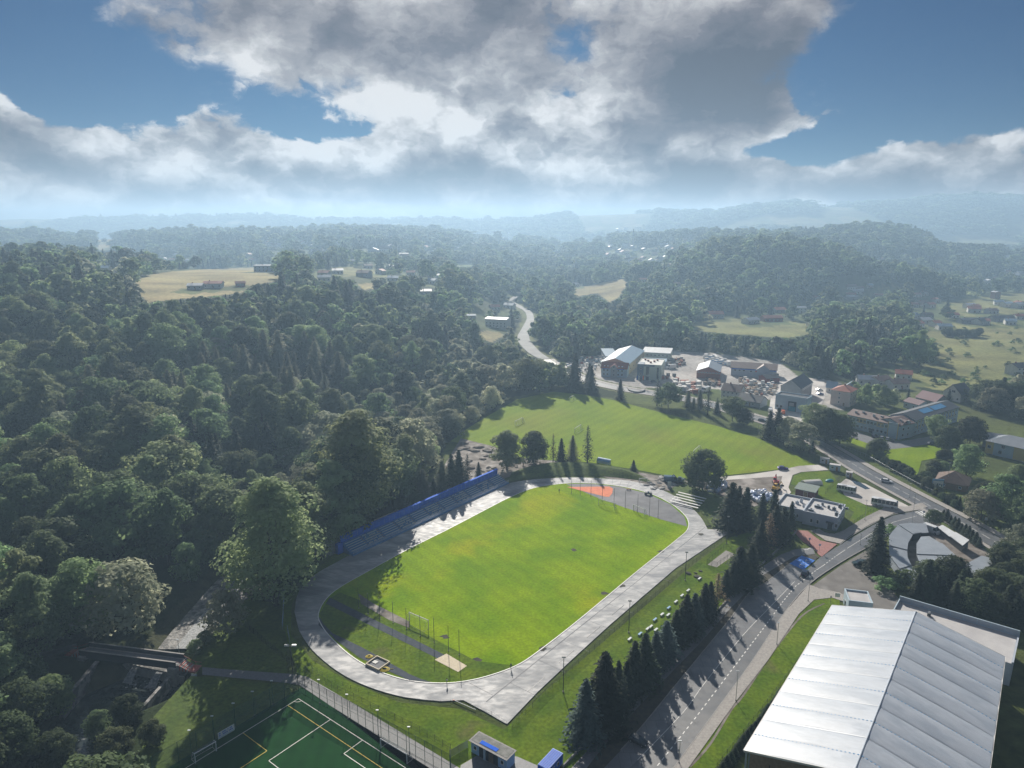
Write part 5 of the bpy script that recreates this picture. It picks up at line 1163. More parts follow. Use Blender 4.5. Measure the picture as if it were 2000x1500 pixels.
bpx('house', 'small pale house with dark maroon roof left of the long maroon-roofed one', (1764,795), (1793,803), 9, 3.8, 5.6, 'gx', M['greyw'], pm('maroon_roof2', (.17,.09,.10), rough=.7), wins=W3(2, 2, 7, (1.2,), 1.2, 1.2), cat='house')
o, L = bpx('villa', 'two-storey blue and yellow villa with grey hipped roof at the right edge', (1923,884), (2012,905), 14, 6.2, 9.6, 'hip', M['lblue'], M['roofgrey'], wins=[('f', 2, 6.5, 6.5, 1.2, 1.6, 1.5), ('f', 1, 7, 8, 4.0, 1.6, 1.5)], doors=[('r', 4, 1.2, 2.1, None)], cat='house')
b = MB(); b.box(L*.62, L+.04, -.05, -.015, 0, 6.1, M['yellow']); b.build('yellow_panel', o); b = MB(); b.box(-.04, L*.18, -.05, -.015, 0, 6.1, M['yellow']); b.build('yellow_panel', o)
w = link('window', window_me(1.6, 1.5), o); w.location = (1.6, -.05, 2.8)
bpx('house', 'grey-roofed outbuilding with dark dormer behind the blue and yellow villa', (1918,872), (1955,878), 9, 4, 6.6, 'gx', M['grey'], M['roofgrey'], wins=W3(2, 2, 8, (1.2,), 1.2, 1.2), cat='house')
bpx('cottage', 'dark brown hipped-roof cottage sunk among the trees below the villa', (1826,950), (1888,962), 12, 2.8, 6.6, 'hip', M['wood'], pm('dark_brown_roof', (.10,.065,.05), (.14,.09,.07), .5, .85), cat='house', wins=W3(2, 3, 9, (1.0,), 1.1, 1.0))
# ------------------------------------------------------------------ grandstand
A, B = P(690,1087), P(994,945); th = ang(A, B); SL = (B-A).length
gs = empty('grandstand', 'long blue grandstand with rows of pale seats beside the track', 'grandstand', (A.x, A.y, 0), th)
b = MB(); nr = 6; dy = .85; dz = .42; z0 = .9
for k in range(nr): b.box(0, SL, 1.2+k*dy, 1.2+(k+1)*dy, 0, z0+k*dz, M['tread'])
b.box(0, SL, 0, 1.2, 0, .7, M['tread']); b.build('terrace', gs)
yb = 1.2+nr*dy
b = MB(); b.box(0, SL, yb, yb+.25, 0, 5.3, M['dblue']); b.box(-2.2, 0, yb-1.2, yb+.25, 0, 3.6, M['dblue'])
for k in range(int(SL/2.5)): b.box(k*2.5, k*2.5+.06, yb-.03, yb-.002, 3.2, 5.25, M['rail'])
b.build('back_wall', gs)
b = MB(); b.box(-.1, SL+.1, yb-.35, yb+.75, 5.302, 5.45, M['dblue']); b.build('wall_coping', gs)
rs_ = random.Random(9); nblk = 11
for blk in range(nblk):
    x0 = blk*SL/nblk+.6; x1 = (blk+1)*SL/nblk-.6; kind_ = blk % 2
    for k in range(nr-1):
        b = MB(); z = z0+k*dz
        if kind_:
            b.box(x0, x1, 1.45+k*dy, 1.75+k*dy, z+.16, z+.20, M['rail']); n = int((x1-x0)/.6)
            for j in range(n):
                if rs_.random() < .8: b.box(x0+j*.6+.08, x0+j*.6+.48, 1.42+k*dy, 1.78+k*dy, z+.21, z+.28, M['seatw']); b.box(x0+j*.6+.08, x0+j*.6+.48, 1.75+k*dy, 1.79+k*dy, z+.285, z+.5, M['seatw'])
        else: b.box(x0, x1, 1.45+k*dy, 1.75+k*dy, z+.28, z+.34, M['seatw']); b.box(x0, x1, 1.55+k*dy, 1.65+k*dy, z+.005, z+.278, M['rail'])
        b.build('seat_row', gs)
    b = MB()
    for k in range(nr): b.box(x1+.1, x1+1.0, .95+k*dy, 1.25+k*dy, z0+k*dz-.40, z0+k*dz-.19, M['concrete'])
    b.build('steps', gs)
b = MB(); n = int(SL/2)
for k in range(n+1): b.tube((k*SL/n, .05, 0), (k*SL/n, .05, 1.75), .04, M['rail'], n=5)
for z in (1.0, 1.35, 1.72): b.tube((0, .05, z), (SL, .05, z), .035, M['frame'], n=5)
b.build('front_rail', gs)
b = MB(); b.box(SL*.45, SL*.56, yb-.6, yb-.3, 2.9, 3.9, M['blue']); b.build('commentary_box', gs)
A2 = A+Vector((-math.sin(th), math.cos(th), 0))*(yb+.4)
b = MB(); b.box(-6, SL-1, 0, 7.5, 0, 1.9, M['concrete']); tr_ = b.build('terrace', None, (A2.x, A2.y, 0), th); struct(tr_)
b = MB(); b.box(-5.9, SL-1.1, .1, 7.4, 1.903, 1.92, pm('pale_gravel', (.38,.39,.37), (.48,.48,.45), .5, .85)); struct(b.build('terrace_surface', None, (A2.x, A2.y, 0), th))
# low roofed hut behind the stand
bpx('hut', 'small hut with pale flat roof among the trees behind the grandstand', (772,968), (800,955), 7, 3.0, 3.8, 'shed', M['wood'], M['flat'], cat='hut', doors=[('f', 2.5, 1.2, 2.1, None)])
# ------------------------------------------------------------------ banks
def bank(name, px_in, px_out, hh, m):
    a = spl(pp(px_in), 4); c = spl(pp(px_out), 4); n = min(len(a), len(c)); V = []; prof = [(0, .02), (.25, .45), (.5, .9), (.72, 1), (.88, .75), (1, 0)]
    for i in range(n):
        e = min(1, i/6, (n-1-i)/6)
        for t, z in prof: p = a[i].lerp(c[i], t); V.append((p.x, p.y, z*hh*e+.02))
    k = len(prof); F = [(i*k+j+1, i*k+j, (i+1)*k+j, (i+1)*k+j+1) for i in range(n-1) for j in range(k-1)]
    F = [f if ((Vector(V[f[1]])-Vector(V[f[0]])).cross(Vector(V[f[2]])-Vector(V[f[0]]))).z > 0 else f[::-1] for f in F]
    b = MB(); b.add(V, F, m); return struct(b.build(name, smooth=True))
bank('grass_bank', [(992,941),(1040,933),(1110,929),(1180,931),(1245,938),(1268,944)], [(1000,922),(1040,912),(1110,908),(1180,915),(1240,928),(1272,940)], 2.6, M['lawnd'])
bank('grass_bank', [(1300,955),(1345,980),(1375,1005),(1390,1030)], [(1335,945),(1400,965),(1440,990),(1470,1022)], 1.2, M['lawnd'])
# ------------------------------------------------------------------ goals, net poles, fences
def goal(u1, v1, u2, v2, label, dep=1.8, h=2.44, deps=1, group=None, z=.15):
    A, B = P(u1, v1), P(u2, v2); L = (B-A).length; o = empty('football_goal', label, 'goal', (A.x, A.y, z), ang(A, B), group)
    b = MB(); r = .11
    b.tube((0, 0, 0), (0, 0, h), r, M['frame']); b.tube((L, 0, 0), (L, 0, h), r, M['frame']); b.tube((-r, 0, h), (L+r, 0, h), r, M['frame']); b.build('frame', o)
    b = MB(); D = dep*deps
    for x in (0, L): b.tube((x, 0, h), (x, D*.5, h-.1), .035, M['frame'], n=4); b.tube((x, D*.5, h-.1), (x, D, 0), .035, M['frame'], n=4); b.tube((x, D, 0), (x, 0, 0), .035, M['frame'], n=4)
    b.tube((0, D, 0), (L, D, 0), .035, M['frame'], n=4); b.build('stanchions', o)
    b = MB(); b.add([(0, 0, h), (L, 0, h), (L, D*.5, h-.1), (0, D*.5, h-.1), (L, D, 0), (0, D, 0), (0, 0, 0), (L, 0, 0)], [(0, 1, 2, 3), (3, 2, 4, 5), (6, 0, 3, 5), (7, 4, 2, 1)], M['netm']); b.build('net', o)
goal(800,1213,837,1229,'white football goal at the near end of the stadium pitch', deps=-1, h=2.6)
goal(1168.5,986,1200,995,'white goal with pale net at the far end of the stadium pitch')
goal(1237,998,1258,1007,'smaller goal lying behind the row of far net poles')
goal(1249,944,1264,943,'small white goal at the foot of the far grass bank', h=2)
goal(1006,831,1020,824,'goal at the left edge of the far practice field', deps=-1)
goal(1122,846,1134,838,'goal standing in the middle of the far practice field', deps=-1)
goal(1112,784,1119,780,'tiny goal at the far back corner of the practice field', deps=-1)
goal(1354,890,1365,880,'goal on the practice field just left of the big round tree', deps=-1)
goal(382,1492,423,1468,'white goal on the left side line of the dark artificial pitch', h=2.3, deps=1)
goal(744,1462,795,1493,'white goal in the right corner of the dark artificial pitch', h=2.3, deps=1)
ballp = None
def pole(name, label, u, v, h, r=.07, group=None, m=None, cat='pole', z=.1, cap=True):
    p = P(u, v); o = empty(name, label, cat, (p.x, p.y, z), 0, group); b = MB(); b.tube((0, 0, 0), (0, 0, h), r, m or M['mdark'], r*.7, 6); b.build('mast', o); b = MB(); b.box(-r*1.8, r*1.8, -r*1.8, r*1.8, 0, .25, M['concrete']); b.build('foot', o); return o
npole = [(701,1189),(719,1200),(742,1209),(768,1218),(794,1230),(821,1244),(848,1256),(876,1272),(897,1280)]
for i, (u, v) in enumerate(npole): pole('net_pole', f'slim dark ball-net pole, {ORD[i]} from the left in the near row', u, v, 6.6 if i < 6 else 7.5, .08, 'net poles at the near end of the pitch')
for i, (u, v) in enumerate([(1116,965),(1133,968),(1154,972),(1176,980),(1199,988),(1221,993),(1245,1001),(1268,1009),(1285,1012)]): pole('net_pole', f'slim dark ball-net pole, {ORD[i]} from the left in the far row', u, v, 7.5, .08, 'net poles at the far end of the pitch')
for u, v, h, lb in ((1100,1352,9.3,'dark lighting mast nearest the tip of the concrete track'),(1228,1236,9.5,'lighting mast halfway along the right straight of the track'),(1338,1134,9.5,'lighting mast with blue tip beside the upper right straight'),(1419,1062,10,'tall lighting mast at the junction by the spruces')):
    o = pole('lighting_mast', lb, u, v, h, .11, cat='light mast'); b = MB(); b.box(-.45, .45, -.15, .15, h-.05, h+.25, M['mdark']); b.box(-.4, .4, -.17, -.152, h, h+.2, M['seatw']); b.build('lamp_head', o)
o = pole('floodlight', 'tall double floodlight mast on the lawn left of the track bend', 572, 1322, HG(572,1322,1262), .12, cat='floodlight'); h = HG(572,1322,1262)
for s in (-1, 1): b = MB(); b.box(s*.9-.55, s*.9+.55, -.2, .25, h-.1, h+.3, M['metal']); b.box(s*.9-.5, s*.9+.5, -.23, -.205, h-.05, h+.25, M['frame']); b.build('lamp_head', o)
b = MB(); b.box(-1.5, 1.5, -.05, .05, h-.2, h-.12, M['mdark']); b.build('crossbar', o)
def fence(label, px, h, sp, m, name='fence', net=True, r=.035, z=0.0, group=None, lamps=None, mid=False, closed=False):
    pts = pp(px, 0); c = pts[0]; o = empty(name, label, 'fence', (c.x, c.y, z), 0, group); b = MB(); k = 0
    for i in range(len(pts)-1):
        a, d = pts[i], pts[i+1]; ln = (d-a).length; n = max(1, round(ln/sp)); u_ = (d-a)/n
        for j in range(n+(i == len(pts)-2)):
            p = a+u_*j-c
            pb = MB(); pb.tube((0, 0, 0), (0, 0, h+.1), r, m, n=5); q = pb.build('post', o) if k == 0 else link('post', me0, o); 
            if k == 0: me0 = q.data
            q.location = (p.x, p.y, 0); k += 1
        a0, d0 = a-c, d-c
        if net: b.add([(a0.x, a0.y, .05), (d0.x, d0.y, .05), (d0.x, d0.y, h), (a0.x, a0.y, h)], [(0, 1, 2, 3)], net if net is not True else M['netm'])
        for zz in ((h,) if not mid else (h, h*.5, .15)): b.tube((a0.x, a0.y, zz), (d0.x, d0.y, zz), r*.6, m, n=4)
    b.build('mesh_panel', o); return o
NG = pm('green_net', (.05,.13,.11), rough=.9, alpha=.30); ND = pm('dark_net', (.06,.07,.06), rough=.9, alpha=.20)
fence('tall green mesh fence along the right side of the artificial pitch', [(583,1350),(640,1383),(700,1415),(760,1448),(830,1487),(880,1515)], 5.0, 2.6, M['green'], net=NG, r=.06, mid=True)
fence('tall green mesh fence along the left side of the artificial pitch', [(583,1350),(500,1400),(420,1446),(350,1490),(300,1520)], 5.0, 4.2, M['green'], net=NG, r=.06, mid=True)
fence('low wire fence following the outside of the concrete bend', [(480,1225),(520,1260),(560,1292),(600,1315),(660,1352),(740,1392),(820,1432),(880,1468),(878,1480)], 1.8, 2.6, M['mdark'], net=ND, mid=True)
fence('thin wire fence along the lower edge of the track', [(600,1300),(640,1328),(700,1352),(760,1366),(840,1376),(900,1375),(960,1398),(990,1418)], 1.1, 2.4, M['mdark'], net=None, r=.03, mid=True)
fence('wire fence between the right straight and the row of spruces', [(1000,1425),(1065,1357),(1130,1297),(1200,1235),(1262,1182),(1330,1122),(1388,1075),(1422,1048)], 1.6, 2.8, M['mdark'], net=ND, mid=True)
fence('dark railings on the low wall between spruces and street', [(1090,1500),(1148,1440),(1250,1335),(1345,1240),(1396,1190),(1474,1108),(1540,1046),(1552,1030)], 1.7, 2.7, M['mdark'], net=ND, r=.035, z=.4)
kerb('w', [(1098,1500),(1155,1441),(1254,1340),(1350,1243),(1400,1195),(1478,1112),(1546,1050),(1556,1036)], 0, .5, .3, M['concrete'], 2); wl = COL.objects[-1]; wl.name = 'boundary_wall'; tag(wl, 'low pale concrete wall running under the railings beside the street', 'wall')
fence('tall wire fence along the right edge of the practice field', [(1480,845),(1520,868),(1560,888),(1600,906),(1612,914)], 4.0, 4.0, M['mdark'], net=ND, r=.06)
fence('wire fence along the top of the practice field', [(1220,790),(1280,800),(1340,815),(1400,830),(1480,850)], 1.8, 4, M['mdark'], net=ND)
fence('fence of the storage pen beside the upper right straight', [(1380,1104),(1418,1072),(1440,1082),(1400,1110),(1380,1104)], 2.2, 2.2, M['mdark'], net=ND)
fence('pale wire fence of the hospital along the main road', [(1592,852),(1650,878),(1690,893),(1745,925),(1800,955),(1860,983),(1920,1014)], 1.6, 3.2, M['metal'], net=M['netm'], r=.05, z=.1)
fence('green-grey fence in front of the parapeted office', [(1552,1026),(1580,1036),(1620,1044),(1640,1042),(1700,1002),(1730,988)], 1.6, 2.6, M['mdark'], net=ND)
fence('slanting mesh fence left of the bus parking', [(1612,966),(1640,938),(1655,925)], 2.4, 2.5, M['mdark'], net=ND, r=.05)
fence('dark railing along the cypress hedge of the sports hall', [(1655,1170),(1600,1240),(1540,1320),(1480,1400),(1420,1475),(1400,1502)], 1.5, 2.8, M['mdark'], net=ND)
fence('grey fence panel left of the pale blue shelter', [(880,1480),(913,1461)], 1.9, 2.4, M['concrete'], net=pm('panel_net', (.3,.28,.22), alpha=.7, rough=.9), r=.06)
fence('fence behind the left bend towards the stream', [(560,1165),(600,1125),(650,1085),(690,1060)], 1.8, 3, M['mdark'], net=ND)
for (u1, v1, u2, v2, lb) in ((554,1192,556,1160,'tall light blue banner on the fence at the left bend'),(552,1230,554,1200,'second light blue banner below it on the bend fence'),(566,1256,562,1236,'lowest light blue banner near the double floodlight')):
    A, B = P(u1, v1), P(u2, v2); o = empty('banner', lb, 'banner', (A.x, A.y, 0), ang(A, B)); L = (B-A).length; b = MB(); b.box(0, L, -.03, .03, .5, 2.3, M['lblue']); b.box(.1, L-.1, -.04, -.032, 1.2, 1.6, M['blue']); b.build('cloth', o)
    for x in (0, L): b = MB(); b.tube((x, .08, 0), (x, .08, 2.4), .04, M['metal']); b.build('post', o)
A, B = P(427,1452), P(459,1433); o = empty('advertising_banner', 'blue and white advertising board on the fence of the artificial pitch', 'banner', (A.x, A.y, 0), ang(A, B)); L = (B-A).length
b = MB(); b.box(0, L, -.06, -.02, 1.0, 2.6, M['frame']); b.build('board', o); b = MB(); b.box(.1, L-.1, -.066, -.061, 1.1, 1.35, M['lblue']); rs_ = random.Random(2)
for row in range(2):
    x = .25
    while x < L-.5: w = rs_.uniform(.1, .28); b.box(x, x+w, -.068, -.061, 1.55+row*.5, 1.85+row*.5, M['blue']); x += w+.09+(.25 if rs_.random() < .2 else 0)
b.build('lettering', o)
# lamps on the pitch fence
for i, (u, v) in enumerate([(375,1477),(419,1448),(460,1422),(497,1398),(534,1376),(625,1374),(680,1404),(739,1436),(800,1470)]):
    if i < 5: o = pole('fence_lamp', f'green lamp pole, {ORD[i]} from the bottom left on the left pitch fence', u, v, 6.2, .07, 'lamp poles on the left pitch fence', M['green'], 'lamp')
    else: o = pole('fence_lamp', f'green lamp pole, {ORD[i-5]} from the corner on the right pitch fence', u, v, 6.2, .07, 'lamp poles on the right pitch fence', M['green'], 'lamp')
    b = MB(); b.box(-.3, .3, -.14, .14, 6.15, 6.3, M['seatw']); b.build('lamp_head', o)
def street_lamp(u, v, top, label, arm=0, group=None, dirn=-1, m=None):
    h = HG(u, v, top); o = pole('street_lamp', label, u, v, h, .08, group, m or M['metal'], 'street lamp')
    b = MB()
    if arm: b.tube((0, 0, h), (dirn*arm, 0, h+.4), .04, M['metal']); b.box(dirn*arm-.35, dirn*arm+.35, -.12, .12, h+.36, h+.5, M['metal'])
    else: b.box(-.5, .3, -.13, .13, h-.02, h+.12, M['metal'])
    b.build('lamp_head', o); return o
street_lamp(1437,1369,1312,'slim street lamp beside the trodden grass path'); street_lamp(1326,1490,1468-20,'street lamp nearest the bottom of the picture'); street_lamp(1517,1259,1217,'street lamp halfway up the street pavement')
street_lamp(1578,1174,1128,'street lamp at the corner of the gravel lot'); street_lamp(1689,1016,978,'street lamp on the grass right of the parapeted office'); street_lamp(1680,1064,1043,'small post on the kerb before the big spruces')
street_lamp(1781,1022,965,'tall lamp post at the zebra crossing'); street_lamp(1776,972,945,'lamp post between bus lot and main road'); street_lamp(1614,867,836,'curved lamp over the main road by the pale trees', 1.2)
street_lamp(1895,1012,978,'blue-grey lamp post at the right roadside'); street_lamp(1849,951,905,'lamp post beside the white road house'); street_lamp(1486,865,835,'lamp post at the edge of the practice field')
street_lamp(351,1283,1250,'white globe lamp at the right end of the footbridge'); street_lamp(82,1305,1276,'white globe lamp on the path left of the footbridge'); street_lamp(183,1255,1226,'globe lamp behind the left end of the footbridge')
def sign(u, v, h, w, hh, label, m, name='road_sign', rz=0):
    p = P(u, v); o = empty(name, label, 'sign', (p.x, p.y, 0), rz); b = MB(); b.tube((0, 0, 0), (0, 0, h), .05, M['metal']); b.build('post', o); b = MB(); b.box(-w/2, w/2, -.1, -.06, h-hh, h, m); b.box(-w/2+.06, w/2-.06, -.104, -.101, h-hh+.06, h-.06, M['frame'] if m is not M['frame'] else M['lblue']); b.build('panel', o)
sign(1580,1066,3,.7,.7,'blue sign on a post at the left side of the red driveway', M['blue']); sign(1600,1078,3,.7,.7,'blue sign on a post in the middle of the red driveway', M['blue']); sign(1803,1012,3,.7,.7,'blue pedestrian sign at the street junction', M['blue'])
sign(1846,1008,3,.6,.6,'small red sign between junction and hedge', M['brred']); sign(1956,1074,3.4,1.6,1.8,'dark square road sign at the right edge of the road', M['mdark']); sign(1925,1022,2.6,1.4,1.4,'yellow roadside board in front of the dark trees', M['yellow'])
sign(1307,953,3.0,1.6,2.8,'light blue upright board on the small mound by the track', M['rail']); sign(1624,857,3.4,1.6,1.8,'white board under the road trees', M['frame']); sign(1621,1183,3.2,.4,.5,'thin post with small plate at the lawn corner', M['mdark'])
A, B = P(1819,958), P(1841,959); o = empty('billboard', 'white billboard with blue pictures in front of the brown cottage', 'billboard', (A.x, A.y, 0), ang(A, B)); L = (B-A).length
b = MB(); b.box(0, L, -.1, .1, 1.5, 5.2, M['rail']); b.build('panel', o); b = MB(); b.box(.2, L-.2, -.13, -.105, 1.7, 4.4, M['frame']); b.box(L*.35, L*.5, -.15, -.131, 1.9, 2.6, M['slate']); b.box(L*.58, L*.72, -.15, -.131, 2.5, 3.2, M['slate']); b.box(L*.78, L*.9, -.15, -.131, 1.9, 3.0, M['slate']); b.build('poster', o)
for x in (.3, L-.3): b = MB(); b.tube((x, .15, 0), (x, .15, 5), .08, M['metal']); b.build('post', o)
# ------------------------------------------------------------------ athletics bits
pt = P(738,1298); o = empty('landing_pit_frame', 'square pale-edged jump pit frame on the near runway', 'pit', (pt.x, pt.y, .21), R(-34)); b = MB()
for (x0, x1, y0, y1) in ((-2.3,2.3,-2.1,-1.85),(-2.3,2.3,1.85,2.1),(-2.3,-2.05,-1.85,1.85),(2.05,2.3,-1.85,1.85)): b.box(x0, x1, y0, y1, 0, .45, pm('pit_edge', (.62,.55,.42), rough=.8))
b.build('rim', o); b = MB(); b.box(-2.05, 2.05, -1.85, 1.85, 0, .08, M['cinder']); b.box(-1.6, -.3, -.5, .6, .081, .2, M['mdark']); b.build('floor', o)
for (u, v, r, lb) in ((721,1284,.9,'small yellow hose coil above the jump pit'),(751,1309,1.3,'larger yellow hose coil below the jump pit')):
    p = P(u, v); o = empty('hose_coil', lb, 'hose', (p.x, p.y, .22)); b = MB()
    for k in range(4):
        rr = r*(1-.17*k); pr = [(math.cos(t)*rr, math.sin(t)*rr*.8, .06+.05*k) for t in [i*math.pi/9 for i in range(19)]]
        for i in range(18): b.tube(pr[i], pr[i+1], .06, M['yel'], n=5)
    b.tube((r, 0, .06), (r+.9, .3, .06), .06, M['yel'], n=5); b.build('hose', o)
A, B = P(888,1370), P(929,1388); o = empty('white_pole', 'long white pole lying at the edge of the track tip', 'pole', (A.x, A.y, .15), ang(A, B)); b = MB(); b.tube((0, 0, .1), ((B-A).length, 0, .1), .09, M['frame']); b.build('bar', o); b = MB(); b.tube((-.5, 0, .1), (0, 0, .1), .12, M['orange']); b.build('end_cap', o)
# bleacher and loose benches
A, B = P(1325,973), P(1352,965); pb_ = P(1338,970); th = R(-40); o = empty('bleacher', 'small open bleacher with white planks beside the far bend', 'bleacher', (P(1342,984).x, P(1342,984).y, .4), R(-38))
for k in range(5): b = MB(); b.box(-6, 6, -3.5+k*1.9, -2.7+k*1.9, .35+k*.35, .43+k*.35, M['frame']); b.build('plank', o)
b = MB()
for x in (-5, 0, 5):
    b.tube((x, -3.6, .3), (x, 5.2, 1.75), .06, M['mdark']); 
    for k in range(5): b.tube((x, -3.1+k*1.9, -.4), (x, -3.1+k*1.9, .35+k*.35), .05, M['mdark'])
b.build('support_frame', o)
bb = [(1230,1250,0),(1271,1226,0),(1279,1212,1),(1265,1230,0),(1281,1232,0),(1293,1202,0),(1305,1203,0),(1306,1189,1),(1320,1177,0),(1332,1165,0),(1344,1155,0),(1366,1132,0),(1250,1240,1)]
first = None
for (u, v, blue) in bb:
    p = P(u, v); o = empty('park_bench', ('short pale plank bench' if not blue else 'bluish plank bench')+' on the lawn by the spruces', 'bench', (p.x, p.y, 0), R(50), 'plank benches on the lawn by the spruces'); o['relabel'] = 1; m = M['rail'] if blue else M['seatw']
    b = MB(); b.box(-.85, .85, -.28, .28, .42, .50, m); b.build('seat', o)
    for x in (-.65, .65): b = MB(); b.box(x-.1, x+.1, -.22, .22, 0, .42, M['concrete']); b.build('leg', o)
sheet('pen_floor', [(1382,1103),(1418,1075),(1436,1083),(1400,1108)], .03, M['walk'])
# ------------------------------------------------------------------ footbridge, weir, river
A, B = P(165,1268,1.5), P(352,1292,1.5); th = ang(A, B); BL = (B-A).length
o = empty('footbridge', 'dark steel footbridge with pale deck edges over the stream weir', 'bridge', (A.x, A.y, 1.3), th)
b = MB(); b.box(0, BL, -1.6, 1.6, -.4, 0, M['concrete']); b.box(0, BL, -1.1, 1.1, .005, .05, M['walkd']); b.build('deck', o)
for y in (-1.75, 1.75):
    b = MB(); b.box(0, BL, y-.12, y+.12, -.9, 1.1, pm('bridge_girder', (.045,.05,.06), rough=.5)); b.box(0, BL, y-.2, y+.2, 1.102, 1.2, M['concrete']); b.build('girder', o)
for s, x, lb in ((-1, 0, 'red'), (1, BL, 'red')):
    b = MB()
    for k in range(8): xx = x+s*(k*.42); b.box(min(xx, xx+s*.42), max(xx, xx+s*.42), -1.3, 1.3, -1.6, -.05-k*.16, M['brred'] if k % 2 else M['concrete'])
    xx = x+s*3.4; b.box(min(xx, xx+s*1.6), max(xx, xx+s*1.6), -1.4, 1.4, -1.6, -1.22, M['brred']); b.build('stairs', o)
    b = MB()
    for y in (-1.35, 1.35): b.tube((x, y, 1), (x+s*3.4, y, -.3), .06, M['brred']); b.tube((x+s*3.4, y, -.3), (x+s*5, y, -.3), .06, M['brred']); b.tube((x+s*3.4, y, -.3), (x+s*3.4, y, -1.3), .05, M['brred'])
    b.build('handrail', o)
    b = MB(); b.box(min(x, x-s*2), max(x, x-s*2), -2.6, 2.6, -7, -.41, M['concrete']); b.build('abutment', o)
rv = [Vector((x, y, 0)) for x, y in RIVER]; rvs = spl(rv, 5)
def riv(cond, z, w, name, m): 
    pts = [p for p in rvs if cond(p)]; b = MB(); b.strip(pts, w, z, m); return struct(b.build(name))
riv(lambda p: p.y > 168, -1.55, 15, 'stream_bed', M['stone']); riv(lambda p: p.y > 168, -1.45, 5.5, 'stream', M['foam'])
riv(lambda p: p.y < 171, -4.0, 17, 'river', M['water'])
W0 = P(215,1292,-1.6); W1 = P(335,1316,-1.6)
b = MB(); thw = ang(W0, W1); WL = (W1-W0).length
wr = empty('weir', 'concrete weir sill with stony top below the footbridge', 'weir', (W0.x, W0.y, 0), thw)
b.box(-4, WL+4, 0, 2.2, -6, -1.3, M['stone']); b.build('sill', wr); b = MB(); b.box(-4, WL+4, -.3, 0, -6, -1.6, M['concrete']); b.build('face', wr)
for x in (WL*.45, WL*.83):
    b = MB(); V = []; 
    for k in range(7): t = k/6; V += [(x-.9-.5*t, -.35-3.4*t, -1.5-2.35*t**1.6), (x+.9+.5*t, -.35-3.4*t, -1.5-2.35*t**1.6)]
    b.add(V, [(2*k+1, 2*k, 2*k+2, 2*k+3) for k in range(6)], M['foam']); b.build('spill', wr)
b = MB()
for (u, v) in ((265,1335),(290,1340),(310,1335),(145,1440),(150,1470),(120,1490)):
    p = P(u, v, -3.9); 
    for k in range(14): a_, r_ = rg.uniform(0, 6.28), rg.uniform(0, 2.4); x, y, s = p.x+math.cos(a_)*r_, p.y+math.sin(a_)*r_, rg.uniform(.12, .4); b.sheet([(x+math.cos(t)*s*1.6, y+math.sin(t)*s) for t in [i*1.05 for i in range(6)]], -3.97+.001*k, M['foam'])
struct(b.build('water_foam'))
q1, q2 = P(330,1317), P(305,1345); b = MB(); b.box(0, 15, -.4, .4, -6, -.6, M['stone']); tag(b.build('retaining_wall', None, (q1.x, q1.y, 0), ang(q1, q2)), 'dark retaining wall on the right bank below the weir', 'wall')
q1, q2 = P(190,1292), P(140,1350); b = MB(); b.box(0, 17, -.5, .5, -6, .2, M['stone']); tag(b.build('retaining_wall', None, (q1.x, q1.y, 0), ang(q1, q2)), 'sloping dark retaining wall on the left bank below the footbridge', 'wall')
sheetz = MB(); pts = [Vector((p.x, p.y, p.z+.15)) for p in (PT(u, v) for u, v in [(150,1262),(128,1268),(100,1275),(60,1285),(0,1298),(-60,1310)])]
V = []
for i, p in enumerate(pts):
    t = (pts[min(i+1, 5)]-pts[max(i-1, 0)]); t = Vector((t.x, t.y, 0)).normalized(); q = Vector((-t.y, t.x, 0)); V += [p+q*1.3, p-q*1.3]
sheetz.add(V, [(2*i, 2*i+1, 2*i+3, 2*i+2) for i in range(5)], M['walkd']); struct(sheetz.build('footpath'))
